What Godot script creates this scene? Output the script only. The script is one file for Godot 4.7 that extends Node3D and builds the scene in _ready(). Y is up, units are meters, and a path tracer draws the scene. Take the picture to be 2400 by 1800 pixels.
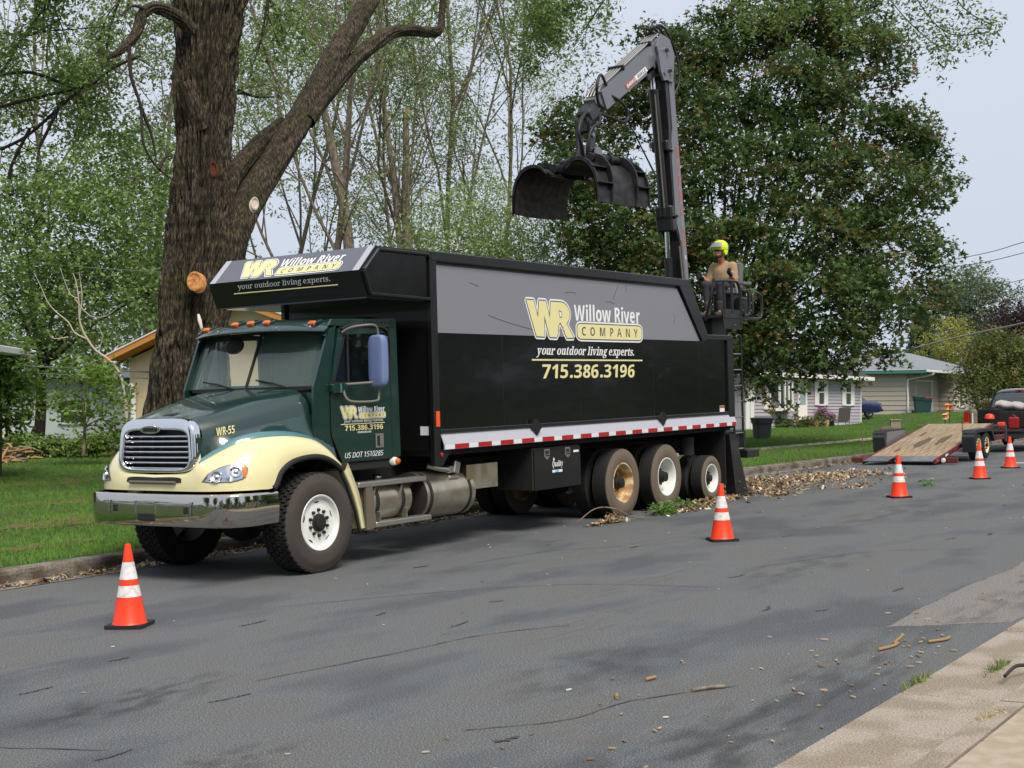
extends Node3D

# Mesh builder: collects faces, listed counter-clockwise seen from outside, and commits them as one ArrayMesh.
class MB:
	var v := PackedVector3Array()
	var n := PackedVector3Array()
	var c := PackedColorArray()
	var x := PackedInt32Array()
	var col := Color.WHITE

	func vert(p: Vector3, q: Vector3) -> int:
		v.append(p)
		n.append(q)
		c.append(col)
		return v.size() - 1

	func idx(a: int, b: int, d: int) -> void:
		x.append(a)
		x.append(d)
		x.append(b)

	func tri(a: Vector3, b: Vector3, d: Vector3) -> void:
		var q := (b - a).cross(d - a).normalized()
		idx(vert(a, q), vert(b, q), vert(d, q))

	func quad(a: Vector3, b: Vector3, d: Vector3, e: Vector3) -> void:
		var q := (d - a).cross(e - b).normalized()
		var i := vert(a, q)
		vert(b, q)
		vert(d, q)
		vert(e, q)
		idx(i, i + 1, i + 2)
		idx(i, i + 2, i + 3)

	func out(p: Array, ctr: Vector3) -> void:   # a convex face turned away from ctr
		var q: Vector3 = (p[1] - p[0]).cross(p[2] - p[0])
		if q.dot(p[0] - ctr) < 0:
			p = p.duplicate()
			p.reverse()
		if p.size() == 3:
			tri(p[0], p[1], p[2])
		else:
			quad(p[0], p[1], p[2], p[3])

	func box(ctr: Vector3, size: Vector3, bev := 0.0, bs := Basis()) -> void:
		var h := size / 2.0
		bev = minf(bev, minf(h.x, minf(h.y, h.z)) * 0.45)
		var pt := func(s: Vector3, axis: int) -> Vector3:
			var q := Vector3(s.x * (h.x - bev), s.y * (h.y - bev), s.z * (h.z - bev))
			q[axis] = s[axis] * h[axis]
			return ctr + bs * q
		for a in 3:
			var b := (a + 1) % 3
			var d := (a + 2) % 3
			for s in [-1.0, 1.0]:
				var f := []
				for k in [[-1, -1], [1, -1], [1, 1], [-1, 1]]:
					var g := Vector3()
					g[a] = s
					g[b] = k[0]
					g[d] = k[1]
					f.append(pt.call(g, a))
				out(f, ctr)
				if bev > 0.0:
					for t in [-1.0, 1.0]:
						var g := Vector3()
						g[a] = s
						g[b] = t
						var e := []
						for k in [[-1, a], [1, a], [1, b], [-1, b]]:
							g[d] = k[0]
							e.append(pt.call(g, k[1]))
						out(e, ctr)
						if a == 0:
							for w in [-1.0, 1.0]:
								g[d] = w
								out([pt.call(g, 0), pt.call(g, 1), pt.call(g, 2)], ctr)

	func beam(a: Vector3, b: Vector3, w: float, h: float, bev := 0.0, up := Vector3.UP) -> void:
		var z := (b - a).normalized()
		if absf(z.dot(up)) > 0.98:
			up = Vector3.RIGHT
		var xx := up.cross(z).normalized()
		box((a + b) / 2.0, Vector3(w, h, (b - a).length()), bev, Basis(xx, z.cross(xx), z))

	func grid(rows: Array, closed := false) -> void:   # a smooth sheet through rows of points
		var m: int = rows.size()
		var k: int = rows[0].size()
		var i0 := v.size()
		for i in m:
			for j in k:
				var a: Vector3 = rows[maxi(i - 1, 0)][j]
				var b: Vector3 = rows[mini(i + 1, m - 1)][j]
				var e: Vector3 = rows[i][(j + k - 1) % k] if closed else rows[i][maxi(j - 1, 0)]
				var f: Vector3 = rows[i][(j + 1) % k] if closed else rows[i][mini(j + 1, k - 1)]
				var q := (b - a).cross(f - e)
				if q.length() < 1e-10:
					var o: int = 1 if i < m / 2 else -1
					var g: Vector3 = rows[i + o][(j + k - 1) % k] if closed else rows[i + o][maxi(j - 1, 0)]
					var h: Vector3 = rows[i + o][(j + 1) % k] if closed else rows[i + o][mini(j + 1, k - 1)]
					q = (b - a).cross(h - g)
				vert(rows[i][j], q.normalized())
		for i in m - 1:
			for j in (k if closed else k - 1):
				var a := i0 + i * k + j
				var b := i0 + i * k + (j + 1) % k
				idx(a, a + k, b + k)
				idx(a, b + k, b)

	func tube(path: Array, rad, seg := 8, cap := true) -> void:
		var rows := []
		var up := Vector3(0.123, 0.97, 0.2)
		for i in path.size():
			var t: Vector3 = path[mini(i + 1, path.size() - 1)] - path[maxi(i - 1, 0)]
			t = t.normalized()
			if absf(t.dot(up)) > 0.97:
				up = Vector3(0.9, 0.1, 0.42)
			var a := up.cross(t).normalized()
			up = t.cross(a).normalized()
			var r: float = rad[i] if rad is Array else rad
			var row := []
			for j in seg:
				var w := TAU * j / seg
				row.append(path[i] + (a * cos(w) + up * sin(w)) * r)
			rows.append(row)
		grid(rows, true)
		if cap:
			for e in [0, rows.size() - 1]:
				for j in range(1, seg - 1):
					if e == 0:
						tri(rows[e][0], rows[e][j + 1], rows[e][j])
					else:
						tri(rows[e][0], rows[e][j], rows[e][j + 1])

	func lathe(prof: Array, xf: Transform3D, seg := 32) -> void:   # (radius, height along local z), creased where it bends sharply
		var k := prof.size()
		var d := []
		for i in k - 1:
			d.append((prof[i + 1] - prof[i]).normalized())
		for i in k - 1:
			var p := [d[i], d[i]]
			if i > 0 and d[i].dot(d[i - 1]) > 0.8:
				p[0] = (d[i] + d[i - 1]).normalized()
			if i < k - 2 and d[i].dot(d[i + 1]) > 0.8:
				p[1] = (d[i] + d[i + 1]).normalized()
			var i0 := v.size()
			for j in seg:
				var w := TAU * j / seg
				var cs := cos(w)
				var sn := sin(w)
				for e in 2:
					var q: Vector2 = prof[i + e]
					vert(xf * Vector3(q.x * cs, q.x * sn, q.y), (xf.basis * Vector3(p[e].y * cs, p[e].y * sn, -p[e].x)).normalized())
			for j in seg:
				var a := i0 + 2 * j
				var b := i0 + 2 * ((j + 1) % seg)
				if xf.basis.determinant() < 0.0:
					idx(a, b + 1, b)
					idx(a, a + 1, b + 1)
				else:
					idx(a, b, b + 1)
					idx(a, b + 1, a + 1)

	func prism(poly: Array, d0: float, d1: float, xf := Transform3D.IDENTITY) -> void:   # a flat outline in local x, y with thickness along z
		var p := PackedVector2Array(poly)
		if Geometry2D.is_polygon_clockwise(p):
			p.reverse()
		var t := Geometry2D.triangulate_polygon(p)
		for i in range(0, t.size(), 3):
			var a := p[t[i]]
			var b := p[t[i + 1]]
			var e := p[t[i + 2]]
			if (b - a).cross(e - a) < 0:
				var g := b
				b = e
				e = g
			tri(xf * Vector3(a.x, a.y, d1), xf * Vector3(b.x, b.y, d1), xf * Vector3(e.x, e.y, d1))
			tri(xf * Vector3(a.x, a.y, d0), xf * Vector3(e.x, e.y, d0), xf * Vector3(b.x, b.y, d0))
		for i in p.size():
			var a := p[i]
			var b := p[(i + 1) % p.size()]
			quad(xf * Vector3(a.x, a.y, d0), xf * Vector3(b.x, b.y, d0), xf * Vector3(b.x, b.y, d1), xf * Vector3(a.x, a.y, d1))

	func mesh() -> ArrayMesh:
		var arr := []
		arr.resize(Mesh.ARRAY_MAX)
		arr[Mesh.ARRAY_VERTEX] = v
		arr[Mesh.ARRAY_NORMAL] = n
		arr[Mesh.ARRAY_COLOR] = c
		arr[Mesh.ARRAY_INDEX] = x
		var m := ArrayMesh.new()
		m.add_surface_from_arrays(Mesh.PRIMITIVE_TRIANGLES, arr)
		return m


const CAM := Vector3(-11.358, 1.95, 10.369)
const FW := Vector3(0.82551, 0.0053, -0.56436)
const RT := Vector3(0.56427, -0.02775, 0.82512)
const UPV := Vector3(0.01129, 0.9996, 0.02589)
var rng := RandomNumberGenerator.new()
var used := {}
var M := {}
var plumb := Basis(Quaternion(Vector3.UP, Vector3(0.029, 0.9995, 0.0137).normalized()))   # the street climbs a little: houses stand upright on it


func numbered(called: String) -> String:
	used[called] = used.get(called, -1) + 1
	return called if used[called] == 0 else "%s_%03d" % [called, used[called]]


func tag(o: Node3D, label: String, category: String, group := "") -> Node3D:
	o.set_meta("label", label)
	o.set_meta("category", category)
	if group:
		o.set_meta("group", group)
	return o


func thing(called: String, label: String, category: String, where := Vector3.ZERO, group := "", turn := 0.0) -> Node3D:
	var o := Node3D.new()
	o.name = numbered(called)
	add_child(o)
	o.position = where
	o.rotation.y = turn
	return tag(o, label, category, group)


func part(parent: Node3D, called: String, m, mt: Material, xf := Transform3D.IDENTITY) -> MeshInstance3D:
	var o := MeshInstance3D.new()
	o.mesh = m.mesh() if m is MB else m
	o.material_override = mt
	o.name = called
	o.transform = xf
	parent.add_child(o, true)
	return o


func group_part(parent: Node3D, called: String, xf := Transform3D.IDENTITY) -> Node3D:
	var o := Node3D.new()
	o.name = called
	o.transform = xf
	parent.add_child(o, true)
	return o


func struct(called: String, m, mt: Material) -> MeshInstance3D:
	var o := part(self, numbered(called), m, mt)
	o.set_meta("kind", "structure")
	return o


func box(parent: Node3D, called: String, ctr: Vector3, size: Vector3, mt: Material, bev := 0.006, bs := Basis()) -> MeshInstance3D:
	var m := MB.new()
	m.box(Vector3.ZERO, size, bev)
	return part(parent, called, m, mt, Transform3D(bs, ctr))


func mat(called: String, c: Color, rough := 0.6, metal := 0.0, coat := 0.0) -> StandardMaterial3D:
	var m := StandardMaterial3D.new()
	m.resource_name = called
	m.albedo_color = c
	m.roughness = rough
	m.metallic = metal
	m.cull_mode = BaseMaterial3D.CULL_DISABLED
	if coat > 0.0:
		m.clearcoat_enabled = true
		m.clearcoat = coat
		m.clearcoat_roughness = 0.04
	M[called] = m
	return m


func c8(r: int, g: int, b: int) -> Color:
	return Color8(r, g, b)


func noise_tex(sd: int, freq: float, stops: Array, colors: Array, size := 512, oct := 4, kind := FastNoiseLite.TYPE_SIMPLEX_SMOOTH, bump := 0.0) -> NoiseTexture2D:
	var f := FastNoiseLite.new()
	f.seed = sd
	f.noise_type = kind
	f.frequency = freq
	f.fractal_octaves = oct
	var t := NoiseTexture2D.new()
	t.width = size
	t.height = size
	t.seamless = true
	t.noise = f
	if bump > 0.0:
		t.as_normal_map = true
		t.bump_strength = bump
	else:
		var g := Gradient.new()
		g.offsets = PackedFloat32Array(stops)
		g.colors = PackedColorArray(colors)
		t.color_ramp = g
	return t


func tri_tex(m: StandardMaterial3D, t: Texture2D, sc: Vector3, world := true) -> void:
	m.albedo_texture = t
	m.uv1_triplanar = true
	m.uv1_world_triplanar = world
	m.uv1_scale = sc


func over(m: StandardMaterial3D, t: Texture2D, sc: Vector3) -> void:   # a second, larger pattern multiplied over the first
	m.detail_enabled = true
	m.detail_albedo = t
	m.detail_blend_mode = BaseMaterial3D.BLEND_MODE_MUL
	m.detail_uv_layer = BaseMaterial3D.DETAIL_UV_2
	m.uv2_triplanar = true
	m.uv2_world_triplanar = true
	m.uv2_scale = sc


func gy(x: float) -> float:   # the road's surface along the street: level by the truck, then falling slightly
	var t := (x - 12.0) / 2.0
	return -0.026 * (log(1.0 + exp(-absf(t))) + maxf(t, 0.0))


func ty(x: float, z: float) -> float:   # the ground beside the road
	if z > 0.0:
		return gy(x) + 0.09 + 0.02 * maxf(0.0, z - 8.4)
	var d := maxf(0.0, -z - 2.95)
	var left := 1.0 - smoothstep(14.0, 32.0, x)
	var y := gy(x) + 0.15 + left * minf(0.36, 0.021 * d)
	y += 0.5 * smoothstep(56.0, 72.0, x) * smoothstep(3.0, 10.0, d)
	y += 0.1 * smoothstep(30.0, 44.0, x) * smoothstep(4.0, 7.0, d) * (1.0 - smoothstep(52.0, 60.0, x))
	return y


func at(px: float, py: float, d: float) -> Vector3:   # a point of the place, d metres away
	return CAM + (FW + RT * ((px - 1200.0) / 3224.0) - UPV * ((py - 900.0) / 3224.0)) * d


func in_view(p: Vector3, margin := 1.12) -> bool:
	var q := p - CAM
	var d := q.dot(FW)
	return d > 1.0 and absf(q.dot(RT)) < d * 0.3722 * margin and absf(q.dot(UPV)) < d * 0.2792 * margin


func spline(p: Array, steps: int) -> Array:
	var o := []
	var k := p.size()
	for i in k - 1:
		for s in steps:
			var t := float(s) / steps
			o.append(p[i].cubic_interpolate(p[i + 1], p[maxi(i - 1, 0)], p[mini(i + 2, k - 1)], t))
	o.append(p[k - 1])
	return o


func text_part(parent: Node3D, said: String, mt: Material, corner: Vector3, right: Vector3, up: Vector3, bold := false, slant := 0.0, serif := false) -> MeshInstance3D:
	# lettering that fills the rectangle from corner along right and up
	var f := SystemFont.new()
	f.font_names = PackedStringArray(["Droid Serif" if serif else "Droid Sans"])
	f.font_weight = 700 if bold else 400
	var t := TextMesh.new()
	t.text = said
	t.font = f
	t.font_size = 32
	t.pixel_size = 0.01
	t.depth = 0.001
	t.curve_step = 2.0
	var b := t.get_aabb()
	var nz := right.cross(up).normalized()
	var bx := right / b.size.x
	var by := up / b.size.y + right.normalized() * slant * up.length() / b.size.y
	var org := corner - bx * b.position.x - by * b.position.y
	return part(parent, "lettering", t, mt, Transform3D(Basis(bx, by, nz), org))


func multi(parent: Node3D, called: String, m: Mesh, mt: Material, xfs: Array, cols: Array) -> MultiMeshInstance3D:
	var mm := MultiMesh.new()
	mm.transform_format = MultiMesh.TRANSFORM_3D
	mm.use_colors = cols.size() > 0
	mm.mesh = m
	mm.instance_count = xfs.size()
	for i in xfs.size():
		mm.set_instance_transform(i, xfs[i])
		if mm.use_colors:
			mm.set_instance_color(i, cols[i])
	var o := MultiMeshInstance3D.new()
	o.multimesh = mm
	o.material_override = mt
	o.name = called
	parent.add_child(o, true)
	o.set_meta("kind", "stuff")
	return o


func turned(rough := 1.0) -> Basis:
	return Basis(Vector3.UP, rng.randf() * TAU) * Basis(Vector3.RIGHT, rng.randfn(0.0, 0.5) * rough) * Basis(Vector3.BACK, rng.randfn(0.0, 0.5) * rough)


# A body from tapered bones: distances joined by a smooth minimum, meshed as surface nets.
func flesh(m: MB, bones: Array, cell: float, k: float) -> void:
	var lo := Vector3.INF
	var hi := -Vector3.INF
	for b in bones:
		for e in 2:
			var r: float = b[2 + e] + cell * 3.0
			lo = lo.min(b[e] - Vector3.ONE * r)
			hi = hi.max(b[e] + Vector3.ONE * r)
	var nx := int((hi.x - lo.x) / cell) + 2
	var ny := int((hi.y - lo.y) / cell) + 2
	var nz := int((hi.z - lo.z) / cell) + 2
	var f := PackedFloat32Array()
	f.resize(nx * ny * nz)
	f.fill(1.0)
	for b in bones:
		var p: Vector3 = b[0]
		var q: Vector3 = b[1]
		var pq := q - p
		var l2 := maxf(pq.length_squared(), 1e-9)
		var rm: float = maxf(b[2], b[3]) + cell * 2.0 + k
		var a := ((p.min(q) - Vector3.ONE * rm - lo) / cell).floor()
		var e := ((p.max(q) + Vector3.ONE * rm - lo) / cell).ceil()
		for i in range(maxi(0, int(a.x)), mini(nx, int(e.x) + 1)):
			for j in range(maxi(0, int(a.y)), mini(ny, int(e.y) + 1)):
				for l in range(maxi(0, int(a.z)), mini(nz, int(e.z) + 1)):
					var w := lo + Vector3(i, j, l) * cell
					var t := clampf((w - p).dot(pq) / l2, 0.0, 1.0)
					var d: float = w.distance_to(p + pq * t) - lerpf(b[2], b[3], t)
					var o := (i * ny + j) * nz + l
					var h := maxf(k - absf(f[o] - d), 0.0) / k
					f[o] = minf(f[o], d) - h * h * k * 0.25
	var id := {}
	var pts := PackedVector3Array()
	var nor := PackedVector3Array()
	var off := [0, nz * ny, nz, nz * ny + nz, 1, nz * ny + 1, nz + 1, nz * ny + nz + 1]
	var cn := [Vector3(0, 0, 0), Vector3(1, 0, 0), Vector3(0, 1, 0), Vector3(1, 1, 0), Vector3(0, 0, 1), Vector3(1, 0, 1), Vector3(0, 1, 1), Vector3(1, 1, 1)]
	var eds := [[0, 1], [2, 3], [4, 5], [6, 7], [0, 2], [1, 3], [4, 6], [5, 7], [0, 4], [1, 5], [2, 6], [3, 7]]
	for i in nx - 1:
		for j in ny - 1:
			for l in nz - 1:
				var o := (i * ny + j) * nz + l
				var neg := 0
				for q in 8:
					if f[o + off[q]] < 0.0:
						neg += 1
				if neg == 0 or neg == 8:
					continue
				var s := Vector3.ZERO
				var cnt := 0
				for ed in eds:
					var fa := f[o + off[ed[0]]]
					var fb := f[o + off[ed[1]]]
					if (fa < 0.0) != (fb < 0.0):
						s += cn[ed[0]].lerp(cn[ed[1]], fa / (fa - fb))
						cnt += 1
				id[o] = pts.size()
				pts.append(lo + (Vector3(i, j, l) + s / cnt) * cell)
				var g := Vector3(f[o + off[1]] + f[o + off[3]] + f[o + off[5]] + f[o + off[7]] - f[o] - f[o + off[2]] - f[o + off[4]] - f[o + off[6]], f[o + off[2]] + f[o + off[3]] + f[o + off[6]] + f[o + off[7]] - f[o] - f[o + off[1]] - f[o + off[4]] - f[o + off[5]], f[o + off[4]] + f[o + off[5]] + f[o + off[6]] + f[o + off[7]] - f[o] - f[o + off[1]] - f[o + off[2]] - f[o + off[3]])
				nor.append(g.normalized())
	var i0 := m.v.size()
	for i in pts.size():
		m.vert(pts[i], nor[i])
	var st := [ny * nz, nz, 1]
	for o in id:
		for ax in 3:
			var s1: int = st[(ax + 1) % 3]
			var s2: int = st[(ax + 2) % 3]
			var fa := f[o]
			var fb := f[o + st[ax]]
			if (fa < 0.0) == (fb < 0.0):
				continue
			if not (id.has(o - s1) and id.has(o - s2) and id.has(o - s1 - s2)):
				continue
			var q := [id[o], id[o - s1], id[o - s1 - s2], id[o - s2]]
			if fa >= 0.0:
				q.reverse()
			m.idx(i0 + q[0], i0 + q[1], i0 + q[2])
			m.idx(i0 + q[0], i0 + q[2], i0 + q[3])


func _ready() -> void:
	rng.seed = 7
	# camera, sky, sun, exposure
	var cam := Camera3D.new()
	cam.name = "camera"
	cam.fov = 31.2
	cam.near = 0.1
	cam.far = 1500.0
	add_child(cam)
	cam.transform = Transform3D(Basis(RT, UPV, -FW).orthonormalized(), CAM)
	cam.current = true
	var env := Environment.new()
	env.tonemap_mode = Environment.TONE_MAPPER_LINEAR
	env.tonemap_exposure = 2.3
	env.background_mode = Environment.BG_SKY
	var sm := ProceduralSkyMaterial.new()
	sm.sky_top_color = Color(0.60, 0.622, 0.668)
	sm.sky_horizon_color = Color(0.555, 0.58, 0.622)
	sm.sky_curve = 0.3
	sm.ground_horizon_color = Color(0.5, 0.52, 0.52)
	sm.ground_bottom_color = Color(0.25, 0.26, 0.25)
	sm.sky_cover = noise_tex(31, 0.004, [0.3, 0.5, 0.7], [Color(0.0, 0.0, 0.0, 0.0), Color(0.06, 0.055, 0.05, 0.5), Color(0.13, 0.125, 0.12, 0.8)], 1024, 5)
	sm.sky_cover_modulate = Color(1, 1, 1, 1)
	var sky := Sky.new()
	sky.sky_material = sm
	env.sky = sky
	env.sdfgi_enabled = true
	env.ssao_enabled = true
	env.ssil_enabled = true
	var we := WorldEnvironment.new()
	we.name = "environment"
	we.environment = env
	add_child(we)
	var sun := DirectionalLight3D.new()
	sun.name = "sun"
	sun.light_color = Color(1.0, 0.97, 0.92)
	sun.light_energy = 0.5
	sun.light_angular_distance = 24.0
	sun.shadow_enabled = true
	sun.rotation_degrees = Vector3(-52, -30, 0)
	add_child(sun)
	materials()
	setting()
	big_tree()
	trees()
	houses()
	truck()
	crane_operator()
	trailer_and_pickup()
	cones()
	yard_things()
	litter()


func materials() -> void:
	mat("green_paint", c8(14, 46, 42), 0.35, 0.0, 1.0)
	mat("teal_stripe", c8(70, 120, 128), 0.35, 0.0, 0.8)
	mat("black_paint", c8(16, 16, 17), 0.4, 0.0, 0.15)
	mat("black_gloss", c8(15, 16, 16), 0.14, 0.0, 0.25)
	mat("black_dull", c8(26, 26, 27), 0.75)
	mat("grey_vinyl", c8(126, 127, 136), 0.45)
	mat("guard_vinyl", c8(98, 100, 110), 0.42)
	mat("skirt_grey", c8(172, 173, 184), 0.45)
	mat("cream_paint", c8(224, 215, 166), 0.3, 0.0, 0.7)
	mat("cream_print", c8(226, 217, 160), 0.5)
	mat("white_print", c8(232, 234, 236), 0.5)
	mat("grey_print", c8(104, 100, 92), 0.5)
	mat("dark_print", c8(70, 76, 84), 0.5)
	mat("red_tape", c8(176, 20, 26), 0.35, 0.0, 0.4)
	mat("white_tape", c8(222, 226, 232), 0.35, 0.0, 0.4)
	mat("orange_sticker", c8(232, 84, 24), 0.5)
	mat("sky_sticker", c8(120, 190, 220), 0.5)
	var ch := mat("chrome", c8(225, 226, 230), 0.06, 1.0)
	ch = mat("bumper_chrome", c8(200, 196, 188), 0.05, 1.0)
	mat("aluminium", c8(190, 187, 180), 0.38, 0.9)
	mat("worn_aluminium", c8(196, 190, 174), 0.3, 0.85)
	over(M.worn_aluminium, noise_tex(5, 0.01, [0.3, 0.7], [Color(0.88, 0.84, 0.78), Color.WHITE], 256), Vector3(0.8, 0.8, 0.8))
	mat("rusty_steel", c8(110, 102, 88), 0.7, 0.3)
	mat("steel", c8(150, 150, 152), 0.3, 1.0)
	mat("white_rim", c8(226, 228, 224), 0.4, 0.0, 0.3)
	mat("dirty_rim", c8(228, 212, 178), 0.6)
	over(M.dirty_rim, noise_tex(9, 0.012, [0.35, 0.55, 0.8], [Color(0.66, 0.5, 0.36), Color(0.93, 0.87, 0.76), Color.WHITE], 256), Vector3(1.6, 1.6, 1.6))
	mat("tyre_side", c8(66, 60, 56), 0.85)
	mat("tyre_dusty", c8(104, 92, 80), 0.9)
	mat("tread", c8(34, 33, 33), 0.9)
	mat("rubber", c8(30, 30, 31), 0.8)
	mat("amber", c8(214, 104, 24), 0.25, 0.0, 0.8)
	mat("red_lens", c8(168, 16, 18), 0.2, 0.0, 0.9)
	mat("lens_clear", c8(220, 224, 230), 0.08, 0.0, 1.0)
	mat("reflector", c8(200, 204, 212), 0.12, 1.0)
	mat("mirror_shell", c8(108, 124, 168), 0.6)
	mat("dark_shell", c8(48, 50, 66), 0.6)
	var g := mat("glass", Color(0.72, 0.86, 0.8, 0.1), 0.02)
	g.transparency = BaseMaterial3D.TRANSPARENCY_ALPHA
	g = mat("tinted_glass", Color(0.05, 0.07, 0.07, 0.75), 0.02)
	g.transparency = BaseMaterial3D.TRANSPARENCY_ALPHA
	mat("window_dark", c8(58, 66, 70), 0.06, 0.0, 1.0)
	mat("window_pale", c8(150, 172, 176), 0.1, 0.0, 0.6)
	mat("cab_inside", c8(28, 29, 31), 0.9)
	mat("blue_cloth", c8(36, 50, 110), 0.9)
	mat("crane_grey", c8(106, 107, 116), 0.42, 0.0, 0.3)
	mat("crane_black", c8(24, 24, 26), 0.45, 0.0, 0.3)
	mat("crane_red", c8(178, 78, 66), 0.5)
	mat("grapple_steel", c8(54, 54, 57), 0.42, 0.35)
	over(M.grapple_steel, noise_tex(15, 0.02, [0.3, 0.7], [Color(0.7, 0.66, 0.62), Color.WHITE], 256), Vector3(0.9, 0.9, 0.9))
	mat("worn_steel", c8(62, 54, 50), 0.5, 0.35)
	over(M.worn_steel, noise_tex(16, 0.03, [0.3, 0.7], [Color(0.55, 0.5, 0.46), Color.WHITE], 256), Vector3(0.9, 0.9, 0.9))
	mat("hose", c8(32, 32, 35), 0.5)
	mat("cone_orange", c8(242, 62, 22), 0.42)
	mat("cone_white", c8(226, 224, 224), 0.4, 0.0, 0.2)
	over(M.cone_white, noise_tex(17, 0.03, [0.28, 0.42, 1.0], [Color(0.88, 0.86, 0.86), Color.WHITE, Color.WHITE], 256), Vector3(2, 2, 2))
	mat("skin", c8(196, 128, 100), 0.55)
	mat("beard", c8(52, 36, 28), 0.9)
	mat("shirt", c8(160, 134, 104), 0.95)
	mat("trousers", c8(52, 52, 60), 0.95)
	mat("boot", c8(72, 66, 62), 0.8)
	mat("glove", c8(30, 30, 33), 0.85)
	mat("helmet", c8(206, 232, 30), 0.4, 0.0, 0.4)
	mat("visor_mesh", c8(126, 134, 138), 0.3, 0.0, 0.5)
	mat("cavity", c8(86, 44, 28), 0.9)
	mat("seat_grey", c8(96, 98, 104), 0.8)
	# surfaces of the place
	var m := mat("asphalt", Color.WHITE, 0.92)
	tri_tex(m, noise_tex(21, 0.19, [0.0, 0.33, 0.55, 0.75, 0.84, 1.0], [c8(44, 46, 48), c8(74, 76, 78), c8(96, 99, 101), c8(116, 119, 121), c8(148, 149, 149), c8(200, 198, 192)], 1024, 3), Vector3(0.35, 0.35, 0.35))
	over(m, noise_tex(22, 0.006, [0.25, 0.42, 0.55, 0.75], [Color(0.84, 0.84, 0.86), Color(0.94, 0.95, 0.96), Color(1, 1, 1), Color(1.0, 0.985, 0.96)], 1024, 5), Vector3(0.05, 0.1, 0.12))
	m.normal_enabled = true
	m.normal_texture = noise_tex(21, 0.19, [], [], 1024, 3, FastNoiseLite.TYPE_SIMPLEX_SMOOTH, 3.0)
	m.normal_scale = 0.8
	m = mat("old_asphalt", Color.WHITE, 0.95)
	tri_tex(m, noise_tex(23, 0.16, [0.0, 0.4, 0.6, 1.0], [c8(64, 60, 58), c8(104, 99, 96), c8(124, 119, 115), c8(190, 184, 176)], 1024, 3), Vector3(0.35, 0.35, 0.35))
	m = mat("dark_seal", Color.WHITE, 0.9)
	tri_tex(m, noise_tex(24, 0.16, [0.0, 0.45, 0.65, 1.0], [c8(34, 34, 35), c8(54, 53, 54), c8(72, 70, 69), c8(130, 126, 120)], 512, 3), Vector3(0.5, 0.5, 0.5))
	m = mat("crack", c8(60, 61, 63), 0.95)
	mat("stick_wood", c8(150, 120, 84), 0.9)
	m = mat("concrete", Color.WHITE, 0.93)
	tri_tex(m, noise_tex(25, 0.15, [0.0, 0.35, 0.6, 1.0], [c8(88, 80, 72), c8(136, 126, 115), c8(158, 147, 134), c8(204, 194, 180)], 1024, 4), Vector3(0.4, 0.4, 0.4))
	over(m, noise_tex(26, 0.01, [0.3, 0.6], [Color(0.88, 0.86, 0.82), Color.WHITE], 512, 4), Vector3(0.3, 0.3, 0.3))
	m = mat("kerb_concrete", Color.WHITE, 0.93)
	tri_tex(m, noise_tex(27, 0.1, [0.0, 0.35, 0.6, 1.0], [c8(74, 68, 62), c8(112, 105, 97), c8(126, 118, 110), c8(150, 142, 132)], 512, 4), Vector3(0.5, 0.5, 0.5))
	over(m, noise_tex(28, 0.012, [0.3, 0.6], [Color(0.66, 0.62, 0.56), Color.WHITE], 512, 4), Vector3(0.25, 0.25, 0.25))
	m = mat("smooth_concrete", c8(166, 152, 134), 0.9)
	over(m, noise_tex(26, 0.03, [0.3, 0.7], [Color(0.93, 0.92, 0.9), Color.WHITE], 512, 4), Vector3(0.4, 0.4, 0.4))
	m = mat("turf", Color.WHITE, 1.0)
	tri_tex(m, noise_tex(29, 0.02, [0.2, 0.36, 0.5, 0.68, 0.85], [c8(104, 88, 56), c8(78, 90, 40), c8(56, 88, 30), c8(62, 100, 34), c8(82, 116, 44)], 1024, 5), Vector3(0.1, 0.1, 0.1))
	over(m, noise_tex(30, 0.12, [0.2, 0.8], [Color(0.62, 0.62, 0.6), Color.WHITE], 512, 3), Vector3(0.5, 0.5, 0.5))
	m = mat("mulch", Color.WHITE, 1.0)
	tri_tex(m, noise_tex(32, 0.08, [0.2, 0.5, 0.8], [c8(52, 36, 26), c8(104, 76, 52), c8(140, 112, 80)], 512, 4), Vector3(0.7, 0.7, 0.7))
	m = mat("blade", Color.WHITE, 0.9)
	m.vertex_color_use_as_albedo = true
	m.backlight_enabled = true
	m.backlight = Color(0.5, 0.5, 0.5)
	m = mat("leaf", Color.WHITE, 0.5)
	m.vertex_color_use_as_albedo = true
	m.backlight_enabled = true
	m.backlight = Color(0.9, 0.9, 0.9)
	m.metallic_specular = 0.35
	m = mat("dry_leaf", Color.WHITE, 0.9)
	m.vertex_color_use_as_albedo = true
	m = mat("bark_near", Color.WHITE, 0.95)
	tri_tex(m, noise_tex(33, 0.022, [0.28, 0.43, 0.55, 0.72], [c8(13, 10, 8), c8(36, 29, 24), c8(64, 53, 44), c8(108, 94, 80)], 1024, 5), Vector3(1.5, 0.28, 1.5))
	over(m, noise_tex(34, 0.01, [0.35, 0.6, 0.75], [Color.WHITE, Color(0.98, 1.0, 0.9), Color(0.78, 0.86, 0.56)], 512, 3), Vector3(0.5, 0.2, 0.5))
	m = mat("bark", Color.WHITE, 0.95)
	tri_tex(m, noise_tex(35, 0.02, [0.2, 0.5, 0.8], [c8(84, 74, 64), c8(122, 110, 96), c8(150, 138, 122)], 512, 4), Vector3(1.0, 0.3, 1.0))
	mat("bark_pale", c8(176, 164, 148), 0.9)
	mat("bark_dark", c8(52, 44, 38), 0.95)
	m = mat("cut_wood", Color.WHITE, 0.8)
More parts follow.
